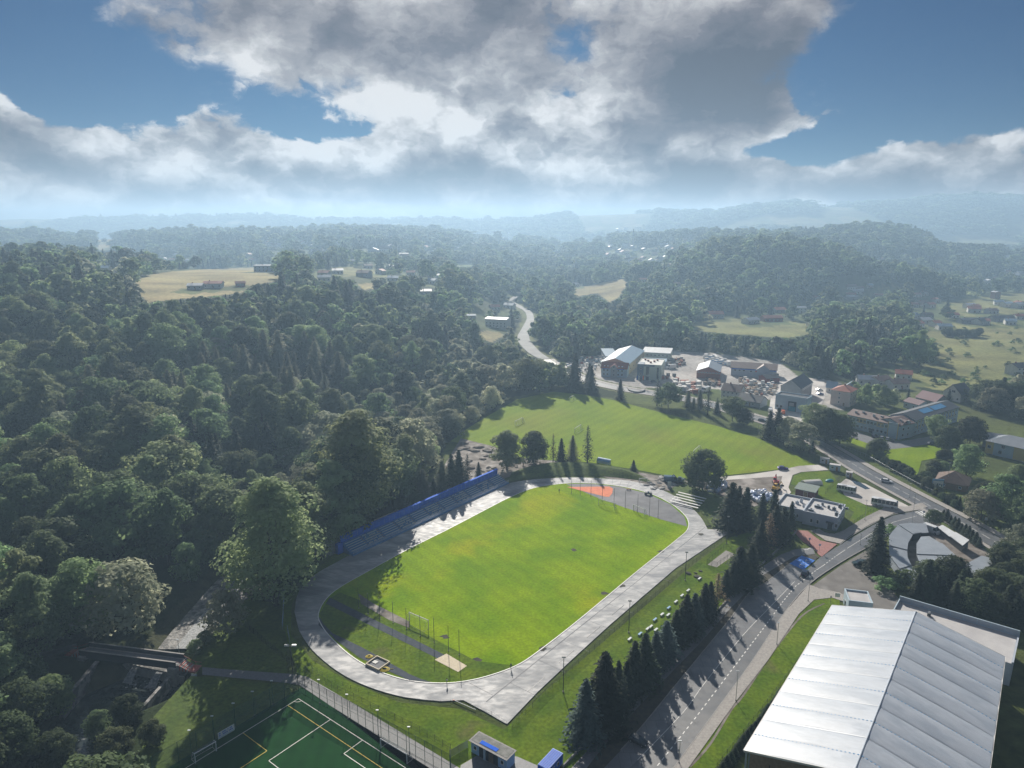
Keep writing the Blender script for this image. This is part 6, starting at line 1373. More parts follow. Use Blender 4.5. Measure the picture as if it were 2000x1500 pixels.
# ------------------------------------------------------------------ vehicles
def carpaint(name, c, metal=.3): return pm('paint_'+name, c, rough=.28, metal=metal, coat=.6)
def loft(b, secs, mats):
    """secs: (x, half width, low, shoulder, cabin half width, top, glass side?, glass top?)"""
    V = []
    for (x, w, zl, zs, c, zt, gs_, gt) in secs: V += [(x, -w*.92, zl), (x, -w, (zl+zs)/2), (x, -w, zs), (x, -c, zt), (x, c, zt), (x, w, zs), (x, w, (zl+zs)/2), (x, w*.92, zl)]
    return V
def vehicle(name, cat, label, pos, rz, L, Wd, H, paint, style='car', group=None, z=0):
    o = empty(name, label, cat, (pos.x, pos.y, z), rz, group); w = Wd/2; h = L/2
    if style == 'car':
        zs = .62*H; S_ = [(-h, w*.80, .38, zs*.86, w*.7, zs*.92, 0, 0), (-h*.93, w*.95, .28, zs, w*.82, zs*1.03, 0, 0), (-h*.62, w, .24, zs*1.02, w*.72, H*.97, 0, 1), (-h*.1, w, .24, zs, w*.76, H, 1, 0), (h*.18, w, .24, zs*.98, w*.74, H*.97, 1, 0), (h*.50, w, .24, zs*.96, w*.82, zs*1.03, 1, 1), (h*.90, w*.94, .26, zs*.82, w*.8, zs*.88, 0, 0), (h, w*.78, .36, zs*.66, w*.68, zs*.7, 0, 0)]
    elif style == 'suv':
        zs = .60*H; S_ = [(-h, w*.86, .40, zs*.95, w*.8, zs, 0, 0), (-h*.95, w*.97, .34, zs, w*.84, zs*1.02, 0, 0), (-h*.86, w, .3, zs, w*.78, H*.97, 0, 1), (-h*.1, w, .3, zs, w*.8, H, 1, 0), (h*.22, w, .3, zs, w*.78, H*.98, 1, 0), (h*.50, w, .3, zs*.98, w*.84, zs*1.04, 1, 1), (h*.92, w*.95, .32, zs*.88, w*.82, zs*.95, 0, 0), (h, w*.84, .4, zs*.7, w*.74, zs*.75, 0, 0)]
    elif style == 'van':
        zs = .55*H; S_ = [(-h, w*.95, .35, zs, w*.9, H*.96, 0, 0), (-h*.96, w, .3, zs, w*.92, H, 0, 0), (h*.35, w, .3, zs, w*.92, H, 0, 0), (h*.5, w, .3, zs, w*.88, H*.97, 1, 0), (h*.78, w, .3, zs*.98, w*.86, zs*1.05, 1, 1), (h*.95, w*.95, .32, zs*.75, w*.82, zs*.8, 0, 0), (h, w*.85, .4, zs*.6, w*.75, zs*.62, 0, 0)]
    else:
        zs = .46*H; S_ = [(-h, w*.96, .4, zs, w*.9, H*.93, 0, 1), (-h*.97, w, .32, zs, w*.94, H*.985, 0, 0), (-h*.5, w, .32, zs, w*.94, H, 1, 0), (0, w, .32, zs, w*.94, H, 1, 0), (h*.5, w, .32, zs, w*.94, H, 1, 0), (h*.86, w, .32, zs, w*.93, H*.99, 1, 0), (h*.97, w*.98, .32, zs*.95, w*.88, H*.90, 1, 1), (h, w*.93, .4, zs*.8, w*.85, zs*.95, 0, 1)]
    V = loft(None, S_, None); body = MB(); gl = MB(); n = len(S_)
    for i in range(n-1):
        a, c = i*8, (i+1)*8; gs_, gt = S_[i+1][6], S_[i+1][7]
        for j in range(8):
            f = (a+j, a+(j+1) % 8, c+(j+1) % 8, c+j)[::-1]; isg = (j in (2, 4) and (gs_ or gt)) or (j == 3 and gt)
            (gl if isg else body).add([V[k] for k in f], [(3, 2, 1, 0)][:1] if False else [(0, 1, 2, 3)], M['glass'] if isg else paint)
    body.add([V[k] for k in range(8)], [tuple(range(8))], paint); body.add([V[k] for k in range((n-1)*8, n*8)], [tuple(range(8))[::-1]], paint)
    if style in ('bus',):
        for k in range(6): x = -h*.8+k*h*.3; body.box(x-.05, x+.05, -w*.995, w*.995, zs, H*.9, paint)
        body.box(-h*.5, -h*.1, -w*.5, w*.5, H+.003, H+.2, paint)
    body.build('body', o); gl.build('windows', o)
    r = .33 if style in ('car', 'suv') else .42
    for x in (-h*.62, h*.62):
        for s in (-1, 1):
            b = MB(); b.tube((x, s*(w-.22), r), (x, s*(w+.01), r), r, M['tyre'], n=14); b.tube((x, s*(w-.05), r), (x, s*(w+.025), r), r*.6, M['metal'], n=10); b.build('wheel', o)
    for s in (-1, 1):
        b = MB(); b.box(h*.93, h*.985, s*w*.62-.16, s*w*.62+.16, .58*zs+.05, .58*zs+.22, M['frame']); b.build('headlight', o)
        b = MB(); b.box(-h*1.0-.02, -h*.97, s*w*.66-.12, s*w*.66+.12, .7*zs, .7*zs+.2, pm('tail_lamp', (.35,.02,.02), rough=.3)); b.build('tail_light', o)
    return o
RA = R(52.5)
blk = carpaint('black', (.012,.013,.016)); sil = carpaint('silver', (.42,.44,.47)); wht = carpaint('white', (.72,.73,.74), 0); blu = carpaint('blue', (.02,.05,.30)); org = carpaint('orange', (.65,.14,.03), 0); dgr = carpaint('dark_green', (.015,.04,.035)); dbl = carpaint('dark_blue', (.02,.03,.07)); red_ = carpaint('red', (.45,.03,.03), 0)
vehicle('parked_car', 'car', 'black hatchback alone in the paved parking strip at the bottom', P(1246,1451), R(-38), 4.3, 1.8, 1.5, blk, 'car', z=.05)
vehicle('car', 'car', 'dark car driving off beside the blue painted bay', P(1572,1122), RA+R(3), 4.5, 1.85, 1.5, dbl, 'car', z=.05)
vehicle('parked_car', 'car', 'dark green off-roader on the gravel lot by the big spruces', P(1679,1104), R(178), 4.7, 1.9, 1.8, dgr, 'suv', z=.04)
vehicle('car', 'car', 'white and blue car on the main road by the bus lot', P(1731,942), R(-28), 4.6, 1.85, 1.5, wht, 'car', z=.09)
vehicle('parked_car', 'car', 'shiny purple-blue car at the corner of the practice field', P(1529,917), R(-8), 4.6, 1.9, 1.6, carpaint('violet', (.06,.03,.28)), 'car', z=.06)
vehicle('coach', 'bus', 'white coach parked nearest the grass in the bus lot', P(1727,989), R(-33), 9.5, 2.5, 3.0, wht, 'bus', z=.06)
vehicle('minibus', 'bus', 'smaller white bus parked at the left end of the bus lot', P(1653,961), R(-36), 7.5, 2.3, 2.8, wht, 'bus', z=.06)
for i, (u, v, m, lb, st) in enumerate([(1705,853,dbl,'dark blue car, leftmost in the row before the hospital','car'),(1713,855,blk,'black car, second in the row before the hospital','car'),(1722,857,sil,'silver car in the middle of the row before the hospital','car'),(1733,859,sil,'silver car, second from right before the hospital','car'),(1743,862,blk,'black car, rightmost of the row before the hospital','car')]):
    vehicle('parked_car', 'car', lb, P(u, v), R(63), 4.3, 1.8, 1.5, m, st, z=.06)
vehicle('parked_car', 'car', 'dark car at the far right end of the hospital drive', P(1820,868), R(10), 4.4, 1.8, 1.5, dbl, 'car', z=.06)
vehicle('van', 'van', 'orange van parked under the showroom front', P(1529,808), R(75), 5.2, 2.0, 2.2, org, 'van', z=.06)
vehicle('van', 'van', 'white and blue van at the roadside left of the showroom', P(1504,805), R(80), 5.2, 2.0, 2.3, wht, 'van', z=.06)
vehicle('parked_car', 'car', 'dark green car at the far end of the upper car park', P(1600,741), R(5), 4.4, 1.8, 1.5, dgr, 'car', z=.06)
vehicle('parked_car', 'car', 'white car in the upper car park', P(1601,763), R(5), 4.5, 1.8, 1.5, wht, 'car', z=.06)
vehicle('parked_car', 'car', 'blue-white car just below the white one in the upper car park', P(1602,771), R(5), 4.5, 1.8, 1.5, blu, 'car', z=.06)
vehicle('car', 'car', 'dark car on the main road behind the roadside spruces', P(1488,823), R(-28), 4.4, 1.8, 1.5, blk, 'car', z=.09)
vehicle('car', 'car', 'dark car on the main road left of the yellowish tree', P(1418,800), R(-20), 4.4, 1.8, 1.5, blk, 'car', z=.09)
vehicle('parked_car', 'car', 'dark car at the corner of the pale green office cube', P(1277,747), R(5), 4.5, 1.8, 1.5, dbl, 'car', z=.06)
vehicle('lorry', 'lorry', 'white lorry with box body at the back of the goods yard', P(1310,720), R(190), 8, 2.5, 3.3, wht, 'van', z=.06)
vehicle('lorry', 'lorry', 'white lorry standing between pallets near the road', P(1378,765), R(215), 8, 2.5, 3.2, wht, 'van', z=.06)
vehicle('van', 'van', 'white lorry parked at the open end of the curved market stalls', P(1819,1040), R(-60), 6, 2.2, 2.7, wht, 'van', z=.05)
vehicle('parked_car', 'car', 'pale van-like car among the hospital gardens', P(1786,797), R(20), 4.6, 1.8, 1.6, wht, 'car', z=.03)
vehicle('car', 'car', 'tiny dark car on the valley road', Vector((P(1033,606).x, P(1033,606).y, 0)), R(120), 4.6, 1.9, 1.6, blk, 'car', z=hz(P(1033,606).x, P(1033,606).y)+.5)
def excavator(u, v, rz, lb, paint):
    p = P(u, v); o = empty('excavator', lb, 'excavator', (p.x, p.y, .05), rz)
    for s in (-1, 1):
        b = MB(); b.box(-1.6, 1.6, s*1.0-.25, s*1.0+.25, .12, .75, M['tyre'])
        for x in (-1.6, 1.6): b.tube((x, s*1.0-.25, .43), (x, s*1.0+.25, .43), .33, M['tyre'], n=10)
        b.build('track', o)
    b = MB(); b.box(-1.7, 1.1, -1.1, 1.1, .85, 1.5, paint); b.box(-1.9, -.6, -1.05, 1.05, 1.502, 2.0, paint); b.build('body', o)
    b = MB(); b.box(-.5, .9, .1, 1.05, 1.502, 2.75, M['glass']); b.box(-.55, .95, .05, 1.1, 2.752, 2.85, paint); b.build('cab', o)
    b = MB(); b.tube((.9, -.4, 1.4), (2.8, -.4, 3.4), .22, paint, .18); b.tube((2.8, -.4, 3.4), (4.2, -.4, 1.8), .17, paint, .12); b.build('boom', o)
    b = MB(); b.add([(3.9,-.9,1.8),(4.6,-.9,1.4),(4.4,-.9,.8),(3.6,-.9,1.0),(3.9,.1,1.8),(4.6,.1,1.4),(4.4,.1,.8),(3.6,.1,1.0)], [(0,1,2,3),(7,6,5,4),(0,4,5,1),(1,5,6,2),(0,3,7,4)], M['mdark']); b.build('bucket', o)
excavator(1515,945, R(80), 'dark red excavator beside the sports driveway', red_); excavator(1516,958, R(40), 'yellow excavator on the dirt by the sports driveway', carpaint('digger_yellow', (.62,.36,.02), 0)); excavator(1328,943, R(170), 'dark blue excavator on the debris by the big round tree', carpaint('digger_blue', (.03,.07,.15), 0))
vehicle('lorry', 'lorry', 'dark tipper lorry on the debris strip above the track', P(1311,941), R(-10), 6.5, 2.3, 2.6, carpaint('dull_blue', (.05,.10,.16), 0), 'van', z=.1)
# team shelter, tents, boats of debris
A, B = P(1165,904), P(1190,909); o = empty('team_shelter', 'light blue team shelter at the near edge of the practice field', 'shelter', (A.x, A.y, .1), ang(A, B)); L = (B-A).length
b = MB(); V = []; 
for k in range(7): t = math.pi/2*k/6; V += [(0, 1.8-math.cos(math.pi/2-t)*0-1.8*math.sin(t)*0-1.8*(k/6), 2.3*math.sin(math.pi/2*(1-k/9))), (L, 1.8-1.8*(k/6), 2.3*math.sin(math.pi/2*(1-k/9)))]
b.add(V, [(2*k, 2*k+1, 2*k+3, 2*k+2) for k in range(6)], M['rail']); b.add([(0,0,0),(L,0,0),(L,0,1.2),(0,0,1.2)], [(0,1,2,3)], M['lblue']); b.add([(0,0,0),(0,1.8,0),(0,1.8,2.3),(0,0,1.3)], [(0,1,2,3)], M['lblue']); b.add([(L,0,0),(L,1.8,0),(L,1.8,2.3),(L,0,1.3)], [(3,2,1,0)], M['lblue']); b.build('canopy', o); b = MB(); b.box(.2, L-.2, .9, 1.3, .4, .48, M['seatw']); b.build('bench', o)
def container(u, v, rz, L, D, H, m, lb, name='site_cabin'):
    p = P(u, v); o = empty(name, lb, 'cabin', (p.x, p.y, .05), rz); b = MB(); b.box(-L/2, L/2, -D/2, D/2, .15, H, m); b.box(-L/2-.05, L/2+.05, -D/2-.05, D/2+.05, H+.002, H+.12, M['flat']); b.build('body', o)
    w = link('window', window_me(1.0, .9), o); w.location = (-L*.2, -D/2, 1.2); d = link('door', door_me(.9, 2.0), o); d.location = (L*.2, -D/2, .16)
container(1610,905, R(-25), 4.0, 2.4, 2.6, M['greyw'], 'pale ticket cabin at the corner of the practice field'); container(1630,919, R(-28), 4.5, 2.4, 2.8, M['lblue'], 'white and blue cabin on the roadside grass'); container(1658,932, R(-25), 2.6, 2.2, 2.4, M['greyw'], 'small pale kiosk above the bus lot')
p = P(1585,945); o = empty('storage_tent', 'low whitish tarpaulin tent behind the green shed', 'tent', (p.x, p.y, .05), R(10)); b = MB(); V = []
for x in (-4, 4):
    for k in range(9): t = math.pi*k/8; V.append((x, math.cos(t)*2.2, math.sin(t)*1.7))
b.add(V, [(k, k+1, 10+k, 9+k) for k in range(8)]+[tuple(range(9))[::-1], tuple(range(9, 18))], M['white']); b.build('cover', o); b = MB(); b.tube((-4.2, 0, 1.72), (4.2, 0, 1.72), .05, M['metal']); b.build('ridge_pole', o)
p = P(1620,940); o = empty('covered_boat', 'teal tarpaulin-covered heap beside the slanting fence', 'heap', (p.x, p.y, .05), R(20)); V, F = ICO[2]; b = MB(); b.add([(x*2.2, y*1.1, max(0, z)*1.0) for x, y, z in V], [tuple(f) for f in F], M['turq']); b.build('cover', o)
# ------------------------------------------------------------------ goods in the yard
def inside(px, n, seed, mind=2.2):
    r = random.Random(seed); poly = [(p.x, p.y) for p in pp(px)]; xs = [p[0] for p in poly]; ys = [p[1] for p in poly]; out_ = []; t = 0
    while len(out_) < n and t < 8000:
        t += 1; x, y = r.uniform(min(xs), max(xs)), r.uniform(min(ys), max(ys))
        if inpoly([x], [y], poly)[0] and all((x-a)**2+(y-c)**2 > mind**2 for a, c in out_): out_.append((x, y))
    return out_
def pallet_me(k, m, m2):
    r = random.Random(k); b = MB()
    for y in (-.5, 0, .5): b.box(-.6, .6, y-.07, y+.07, 0, .12, M['wood'])
    b.box(-.62, .62, -.6, .6, .121, .16, M['wood']); z = .165; n = 2+k % 3
    for j in range(n): hh = r.uniform(.35, .5); dx = r.uniform(-.04, .04); b.box(-.58+dx, .58+dx, -.55, .55, z, z+hh-.03, m if j % 2 == 0 else m2); z += hh
    return b.me('pallet_stack')
PM_ = [pallet_me(0, M['white'], M['frame']), pallet_me(1, M['brick'], M['roofred']), pallet_me(2, M['seatw'], M['white']), pallet_me(4, M['wood'], M['white']), pallet_me(5, M['rail'], M['frame']), pallet_me(7, M['roofdark'], M['grey'])]
def goods(px, n, seed, kinds, label, group, s0=1.5, mind=2.4, rz0=.1):
    r = random.Random(seed)
    for (x, y) in inside(px, n, seed, mind):
        o = link('pallet_stack', PM_[r.choice(kinds)], None, (x, y, .06), rz0+r.uniform(-.1, .1)); s = s0*r.uniform(.8, 1.3); o.scale = (s*1.3, s, s); o['relabel'] = 1; tag(o, label, 'pallet stack', group)
goods([(1318,748),(1372,752),(1362,771),(1308,762)], 44, 1, [0, 2, 0, 2, 1], 'white-wrapped pallet stack in the goods yard', 'white pallets in the goods yard', 1.7, 2.6)
goods([(1290,728),(1330,733),(1322,747),(1290,744)], 8, 12, [1, 5], 'reddish pallets by the brick warehouse', 'reddish pallets by the brick warehouse', 1.4)
goods([(1380,742),(1412,746),(1408,756),(1376,752)], 18, 2, [1, 3, 5, 3], 'brown pallets before the brick warehouse', 'brown pallets before the brick warehouse', 1.3, 2.2)
goods([(1443,742),(1518,752),(1512,775),(1480,772),(1445,762)], 62, 3, [0, 1, 3, 4, 5, 2, 3], 'mixed pallet stack by the dark store', 'mixed pallets by the dark store', 1.25, 2.3)
goods([(1298,705),(1335,702),(1338,716),(1305,720)], 26, 4, [1, 3, 5, 5, 1], 'brown pallets behind the office cube', 'brown pallets behind the office cube', 1.3, 2.6)
goods([(1375,697),(1395,698),(1430,710),(1424,716),(1376,706)], 30, 5, [4, 2, 4, 0], 'bluish stack at the back edge', 'bluish stacks at the back of the yard', 1.5, 2.6)
goods([(1100,718),(1140,700),(1185,698),(1180,712),(1170,722),(1125,726)], 46, 6, [0, 1, 2, 4, 5, 4], 'small stack at the yard end', 'stacks in the left end of the yard', 1.1, 3.2)
# flag poles with flags and the little round wall before the offices
for (u, m, lb) in ((1242, M['blue'], 'blue flag on a pole before the office cube'), (1246, M['lblue'], 'pale flag on a pole before the office cube'), (1254, M['red'], 'red flag on a pole before the office cube')):
    o = pole('flagpole', lb, u, 757, 8.5, .06, m=M['frame'], cat='flag'); b = MB(); V = []
    for k in range(6): V += [(.1+k*.18, .1*math.sin(k), 5.2), (.1+k*.18, .1*math.sin(k), 8.2)]
    b.add(V, [(2*k, 2*k+2, 2*k+3, 2*k+1) for k in range(5)], m); b.build('flag', o)
ow = kerb('w', [(1226,757),(1228,763),(1240,767),(1252,767),(1260,763)], 0, 1.0, .4, M['concrete'], 3); ow.name = 'garden_wall'; tag(ow, 'low curved wall around the flag poles by the road', 'wall')
# blue wrapped bales
def bale_me(k):
    V, F = ICO[2]; r = np.random.RandomState(k); v = V.copy(); v = np.sign(v)*np.abs(v)**.7; v = v*np.array([.75, .75, .62])*(1+r.normal(size=(len(v), 1))*.04); v[:, 2] += .55
    return mesh_np('wrapped_bale', v, F, [M['bale'] if k != 2 else M['clothw'] if k == 3 else M['bale']], smooth=True)
BM = [bale_me(k) for k in range(3)]; bw = pm('white_wrap', (.62,.64,.70), rough=.35); BM.append(mesh_np('wrapped_bale', *(lambda q: (q[0]*.72+np.array([0, 0, .6]), q[1]))(ICO[2]), [bw], smooth=True))
def heap(px, n, seed, label, group, lift=1.2):
    r = random.Random(seed); pts = inside(px, n, seed, 1.25); cx = sum(p[0] for p in pts)/len(pts); cy_ = sum(p[1] for p in pts)/len(pts); mr = max(math.hypot(p[0]-cx, p[1]-cy_) for p in pts)
    for (x, y) in pts:
        lv = 0 if r.random() < .5 else (1 if math.hypot(x-cx, y-cy_) < mr*.6 else 0)
        o = link('wrapped_bale', BM[r.choice([0, 1, 2, 0, 3])], None, (x, y, .05+lv*lift), r.uniform(0, 6)); s = r.uniform(1.0, 1.35); o.scale = (s, s, s*r.uniform(.9, 1.3)); o['relabel'] = 1; tag(o, label, 'bale', group)
heap([(1380,955),(1385,945),(1405,940),(1418,944),(1416,955),(1400,962)], 52, 21, 'wrapped bale by the big round tree', 'bales right of the big round tree')
heap([(1463,972),(1470,963),(1490,962),(1508,968),(1505,980),(1480,982)], 60, 22, 'wrapped bale behind the tall spruces', 'bales behind the tall spruces')
# rubble and soil heaps on the debris strip
def lumps(name, px, n, seed, m, s0, s1, label, cat, group):
    r = random.Random(seed)
    ms = []
    for k in range(3):
        V, F = ICO[2]; q = np.random.RandomState(seed+k); v = V*(1+q.normal(size=(len(V), 1))*.13); v[:, 2] = np.maximum(v[:, 2], -.1)*.6; ms.append(mesh_np(name, v, F, [m]))
    for (x, y) in inside(px, n, seed, 2):
        o = link(name, ms[r.randrange(3)], None, (x, y, .05), r.uniform(0, 6)); s = r.uniform(s0, s1); o.scale = (s*1.4, s, s*.8); o['relabel'] = 1; tag(o, label, cat, group)
lumps('soil_heap', [(900,862),(985,880),(1000,900),(940,930),(880,925),(880,885)], 26, 31, M['dirt'], .8, 2.2, 'pale soil heap behind the grandstand', 'soil heap', 'soil heaps behind the grandstand')
lumps('rubble_heap', [(1255,948),(1290,932),(1320,945),(1310,955),(1275,956)], 16, 32, M['concrete'], .6, 1.5, 'grey rubble heap by the far bend', 'rubble heap', 'rubble heaps by the far bend')
lumps('rubble_heap', [(1000,905),(1100,905),(1240,925),(1250,934),(1180,918),(1100,914),(1000,912)], 34, 33, M['dirt'], .4, 1.1, 'rubble heap above the grass bank', 'rubble heap', 'rubble heaps above the grass bank')
lumps('soil_heap', [(1340,1120),(1360,1112),(1375,1118),(1360,1130)], 6, 34, M['verge'], .5, 1.1, 'dark soil heap by the pen', 'soil heap', 'dark soil heaps by the pen')
p = P(1400,958); o = empty('white_tank', 'white tank lying at the foot of the bales', 'tank', (P(1387,962).x, P(1387,962).y, .1)); b = MB(); b.tube((-1.2, 0, .6), (1.2, 0, .6), .6, M['frame'], n=12); b.build('shell', o); b = MB(); b.box(-.9, -.7, -.5, .5, 0, .3, M['mdark']); b.box(.7, .9, -.5, .5, 0, .3, M['mdark']); b.build('cradle', o)
# quad-like roller on the far track
p = P(1266,967); o = empty('track_roller', 'dark roller machine standing on the grey far bend', 'roller', (p.x, p.y, .2), R(-15)); b = MB(); b.box(-1.2, 1.0, -.5, .5, .5, 1.0, M['mdark']); b.box(-.3, .3, -.4, .4, 1.002, 1.5, M['slate']); b.build('body', o)
for x in (-1.1, 1.1): b = MB(); b.tube((x, -.7, .45), (x, .7, .45), .45, M['tyre'], n=12); b.build('drum', o)
p = P(1228,958); o = empty('red_barrier', 'little red barrier on the far bend of the track', 'barrier', (p.x, p.y, .2), R(-10)); b = MB(); b.box(-1, 1, -.2, .2, .3, .6, M['brred']); b.build('beam', o); b = MB(); b.box(-.8, -.6, -.3, .3, 0, .3, M['mdark']); b.box(.6, .8, -.3, .3, 0, .3, M['mdark']); b.build('feet', o)
# ------------------------------------------------------------------ people
def person(u, v, rz, label, top, legs, hair, z=.15, stride=.15, arm=.1):
    p = P(u, v); J = {'pel': (0,0,.95), 'sp': (0,0,1.15), 'ch': (0,0,1.38), 'nk': (0,.0,1.52), 'hd': (0,.02,1.66), 'ht': (0,.01,1.78)}
    J2 = dict(J); E_ = [('pel','sp'),('sp','ch'),('ch','nk'),('nk','hd'),('hd','ht')]; Rr = dict(pel=.14, sp=.13, ch=.15, nk=.055, hd=.095, ht=.06)
    for s, n in ((-1, 'l'), (1, 'r')):
        f = s*stride; J2.update({'hip'+n: (s*.09,0,.92), 'kn'+n: (s*.10,f*.6+.02,.5), 'an'+n: (s*.10,f,.08), 'to'+n: (s*.11,f+.16,.04), 'sh'+n: (s*.19,0,1.43), 'el'+n: (s*.25,-f*arm*3-.02,1.15), 'wr'+n: (s*.25,-f*arm*6+.08,.92), 'ha'+n: (s*.25,-f*arm*6+.12,.84)})
        Rr.update({'hip'+n:.095,'kn'+n:.06,'an'+n:.042,'to'+n:.035,'sh'+n:.06,'el'+n:.043,'wr'+n:.03,'ha'+n:.03}); E_ += [('pel','hip'+n),('hip'+n,'kn'+n),('kn'+n,'an'+n),('an'+n,'to'+n),('ch','sh'+n),('sh'+n,'el'+n),('el'+n,'wr'+n),('wr'+n,'ha'+n)]
    ks = list(J2); me = bpy.data.meshes.new('body'); me.from_pydata([J2[k] for k in ks], [(ks.index(a), ks.index(c)) for a, c in E_], []); o = empty('person', label, 'person', (p.x, p.y, z), rz); ob = link('body', me, o)
    sk = ob.modifiers.new('skin', 'SKIN'); 
    for i, k in enumerate(ks): me.skin_vertices[0].data[i].radius = (Rr[k], Rr[k]*(.75 if k in ('pel','sp','ch') else 1))
    me.skin_vertices[0].data[0].use_root = True; sb = ob.modifiers.new('sub', 'SUBSURF'); sb.levels = 1; sb.render_levels = 1
    mt = bpy.data.materials.new('person_'+top.name); mt.use_nodes = True; t = mt.node_tree; n = t.nodes; l = t.links; b0 = n['Principled BSDF']; b0.inputs['Roughness'].default_value = .8
    c = n.new('ShaderNodeTexCoord'); sx_ = n.new('ShaderNodeSeparateXYZ'); l.new(c.outputs['Object'], sx_.inputs[0]); cr_ = n.new('ShaderNodeValToRGB'); mp = n.new('ShaderNodeMath'); mp.operation = 'DIVIDE'; l.new(sx_.outputs[2], mp.inputs[0]); mp.inputs[1].default_value = 2; l.new(mp.outputs[0], cr_.inputs[0])
    cr_.color_ramp.interpolation = 'CONSTANT'; e = cr_.color_ramp.elements; e[0].position = 0; e[0].color = (.03,.03,.03,1); e[1].position = .06; e[1].color = (*legs, 1)
    for q, cc2 in ((.48, top.diffuse_color[:3]), (.765, M['skin'].diffuse_color[:3])): x = e.new(q); x.color = (*cc2, 1)
    l.new(cr_.outputs[0], b0.inputs['Base Color']); me.materials.append(mt)
    V, F = ICO[2]; hm = mesh_np('hair', V*np.array([.098,.105,.085])+np.array([0,-.015,1.735]), F, [pm('hair_'+hair[0], hair[1], rough=.9)], smooth=True); link('hair', hm, o)
    return o
person(873,1338, R(60), 'person in dark trousers and pale top standing on the near bend', M['clothw'], (.04,.05,.07), ('dark', (.03,.02,.015)))
person(998,1308, R(20), 'person in dark clothes crouching near the inner edge of the track', M['cloth'], (.03,.03,.04), ('black', (.02,.02,.02)), stride=.3)
person(1092,963, R(10), 'distant person walking on the far bend of the track', M['cloth'], (.05,.05,.06), ('brown', (.06,.035,.02)), stride=.25)
person(1596,768, R(0), 'person standing beside the white cars in the upper car park', M['cloth'], (.03,.03,.04), ('grey', (.05,.04,.03)), z=.08)
# ------------------------------------------------------------------ trees placed one by one
T_ = ptree
ROW = 'spruces in the row between track and street'
for (k, u, v, t, w, lb) in [('blue',1142,1446,1325,1.1,'big blue-green spruce nearest the bottom of the row'),('spruce',1178,1417,1271,1.25,'broad dark spruce behind the lowest blue one'),('spruce',1205,1391,1289,.9,'narrow dark spruce, third from the bottom of the row'),('spruce',1237,1350,1250,1.1,'dense dark spruce, fourth from the bottom of the row'),
  ('spruce',1257,1337,1235,1.0,'dark spruce pressed against its neighbours in mid row'),('blue',1279,1304,1232,1.0,'slightly bluish spruce in mid row'),('blue',1299,1287,1211,1.15,'silvery blue spruce beside the plank benches'),('spruce',1319,1258,1190,1.1,'dark spruce right of the silvery blue one'),
  ('spruce',1338,1242,1160,1.1,'tall dark spruce above the plank benches'),('blue',1354,1232,1157,1.0,'bluish spruce above the plank benches'),('spruce',1374,1212,1138,1.0,'dark spruce next to the brown one'),('sparse',1399,1188,1118,1.3,'brown dying spruce in the row'),('spruce',1417,1162,1112,1.0,'dark spruce above the brown dying one'),
  ('spruce',1442,1146,1066,1.3,'stout dark spruce beside the storage pen'),('spruce',1465,1130,1062,1.2,'stout dark spruce right of the storage pen'),('spruce',1222,1372,1290,1.0,'low dark spruce filling the gap between the third and fourth of the row'),('spruce',1190,1403,1300,.9,'dark spruce tucked behind the broad one'),('spruce',1328,1250,1185,.9,'slim dark spruce above the silvery blue one'),('spruce',1364,1224,1165,.9,'slim spruce between two bluish ones'),('spruce',1385,1200,1135,.9,'slim spruce left of the brown dying one'),('spruce',1430,1152,1095,1.0,'young spruce left of the stout pair'),('blue',1268,1318,1255,.9,'small bluish spruce low in mid row')]: T_(k, u, v, t, None, lb, ROW, w*(1.0 if v > 1340 else 1.2))
for (k, u, v, t, w, lb) in [('spruce',1483,1087,1016,1.2,'spruce on the lawn corner below the club spruces'),('sparse',1500,1072,1000,1.4,'brownish green spruce in the dense club clump'),('spruce',1512,1062,985,1.2,'dark spruce in the dense club clump'),('spruce',1528,1052,988,1.2,'dark spruce at the lower right of the club clump'),('spruce',1543,1032,978,.9,'slim dark spruce touching the office wing'),
  ('spruce',1510,1014,955,1.1,'pointed spruce behind the club clump'),('spruce',1487,1018,962,1.1,'pointed spruce left of the club clump'),('spruce',1426,1030,940,1.35,'very broad dark conifer by the track junction'),('spruce',1455,1026,950,1.2,'tall dark conifer right of the very broad one'),('spruce',1440,1020,948,1.1,'dark conifer between the two tall ones'),('round',1475,1075,1045,1.2,'small light green tree under the club spruces')]: T_(k, u, v, t, None, lb, 'trees of the club clump', w)
for (k, u, v, t, w, lb) in [('spruce',1714,1078,1008,1.15,'big pointed spruce at the corner of the market sheds'),('spruce',1710,1118,1043,1.35,'broad dark spruce below the pointed corner one'),('sparse',1730,1070,1050,1.2,'brownish shrub-like conifer by the corner spruces'),('spruce',1806,1172,1091,1.3,'tall ragged spruce between market sheds and sports hall'),('spruce',1790,1175,1118,1.2,'dark spruce left of the tall ragged one'),('spruce',1835,1192,1132,1.0,'dark spruce in the screen before the right market shed'),
  ('spruce',1862,1192,1135,1.1,'second dark spruce in the screen before the right market shed'),('spruce',1893,1190,1135,1.0,'slim spruce tip in the screen behind the annex')]: T_(k, u, v, t, None, lb, 'spruces near the market sheds', w)
r9 = random.Random(5)
for i in range(26):
    u = 1815+r9.uniform(0, 190); v = 1182+(u-1815)*.27-r9.uniform(0, 48); p = P(u, v)
    tree('spruce' if i % 4 else 'dark', p.x, p.y, 0, r9.uniform(6.5, 10) if p.x < 128 else r9.uniform(8, 12), 'black-green tree in the screen behind the annex', 'conifers in the dark screen behind the hall annex', 1.3)
for i in range(10): p = P(1950+r9.uniform(0, 60), 1095+i*9+r9.uniform(0, 20)); tree('dark', p.x, p.y, 0, r9.uniform(7, 10), 'dark broadleaf tree at the right edge beyond the market sheds', 'dark trees at the right edge beyond the market sheds', 1.1)
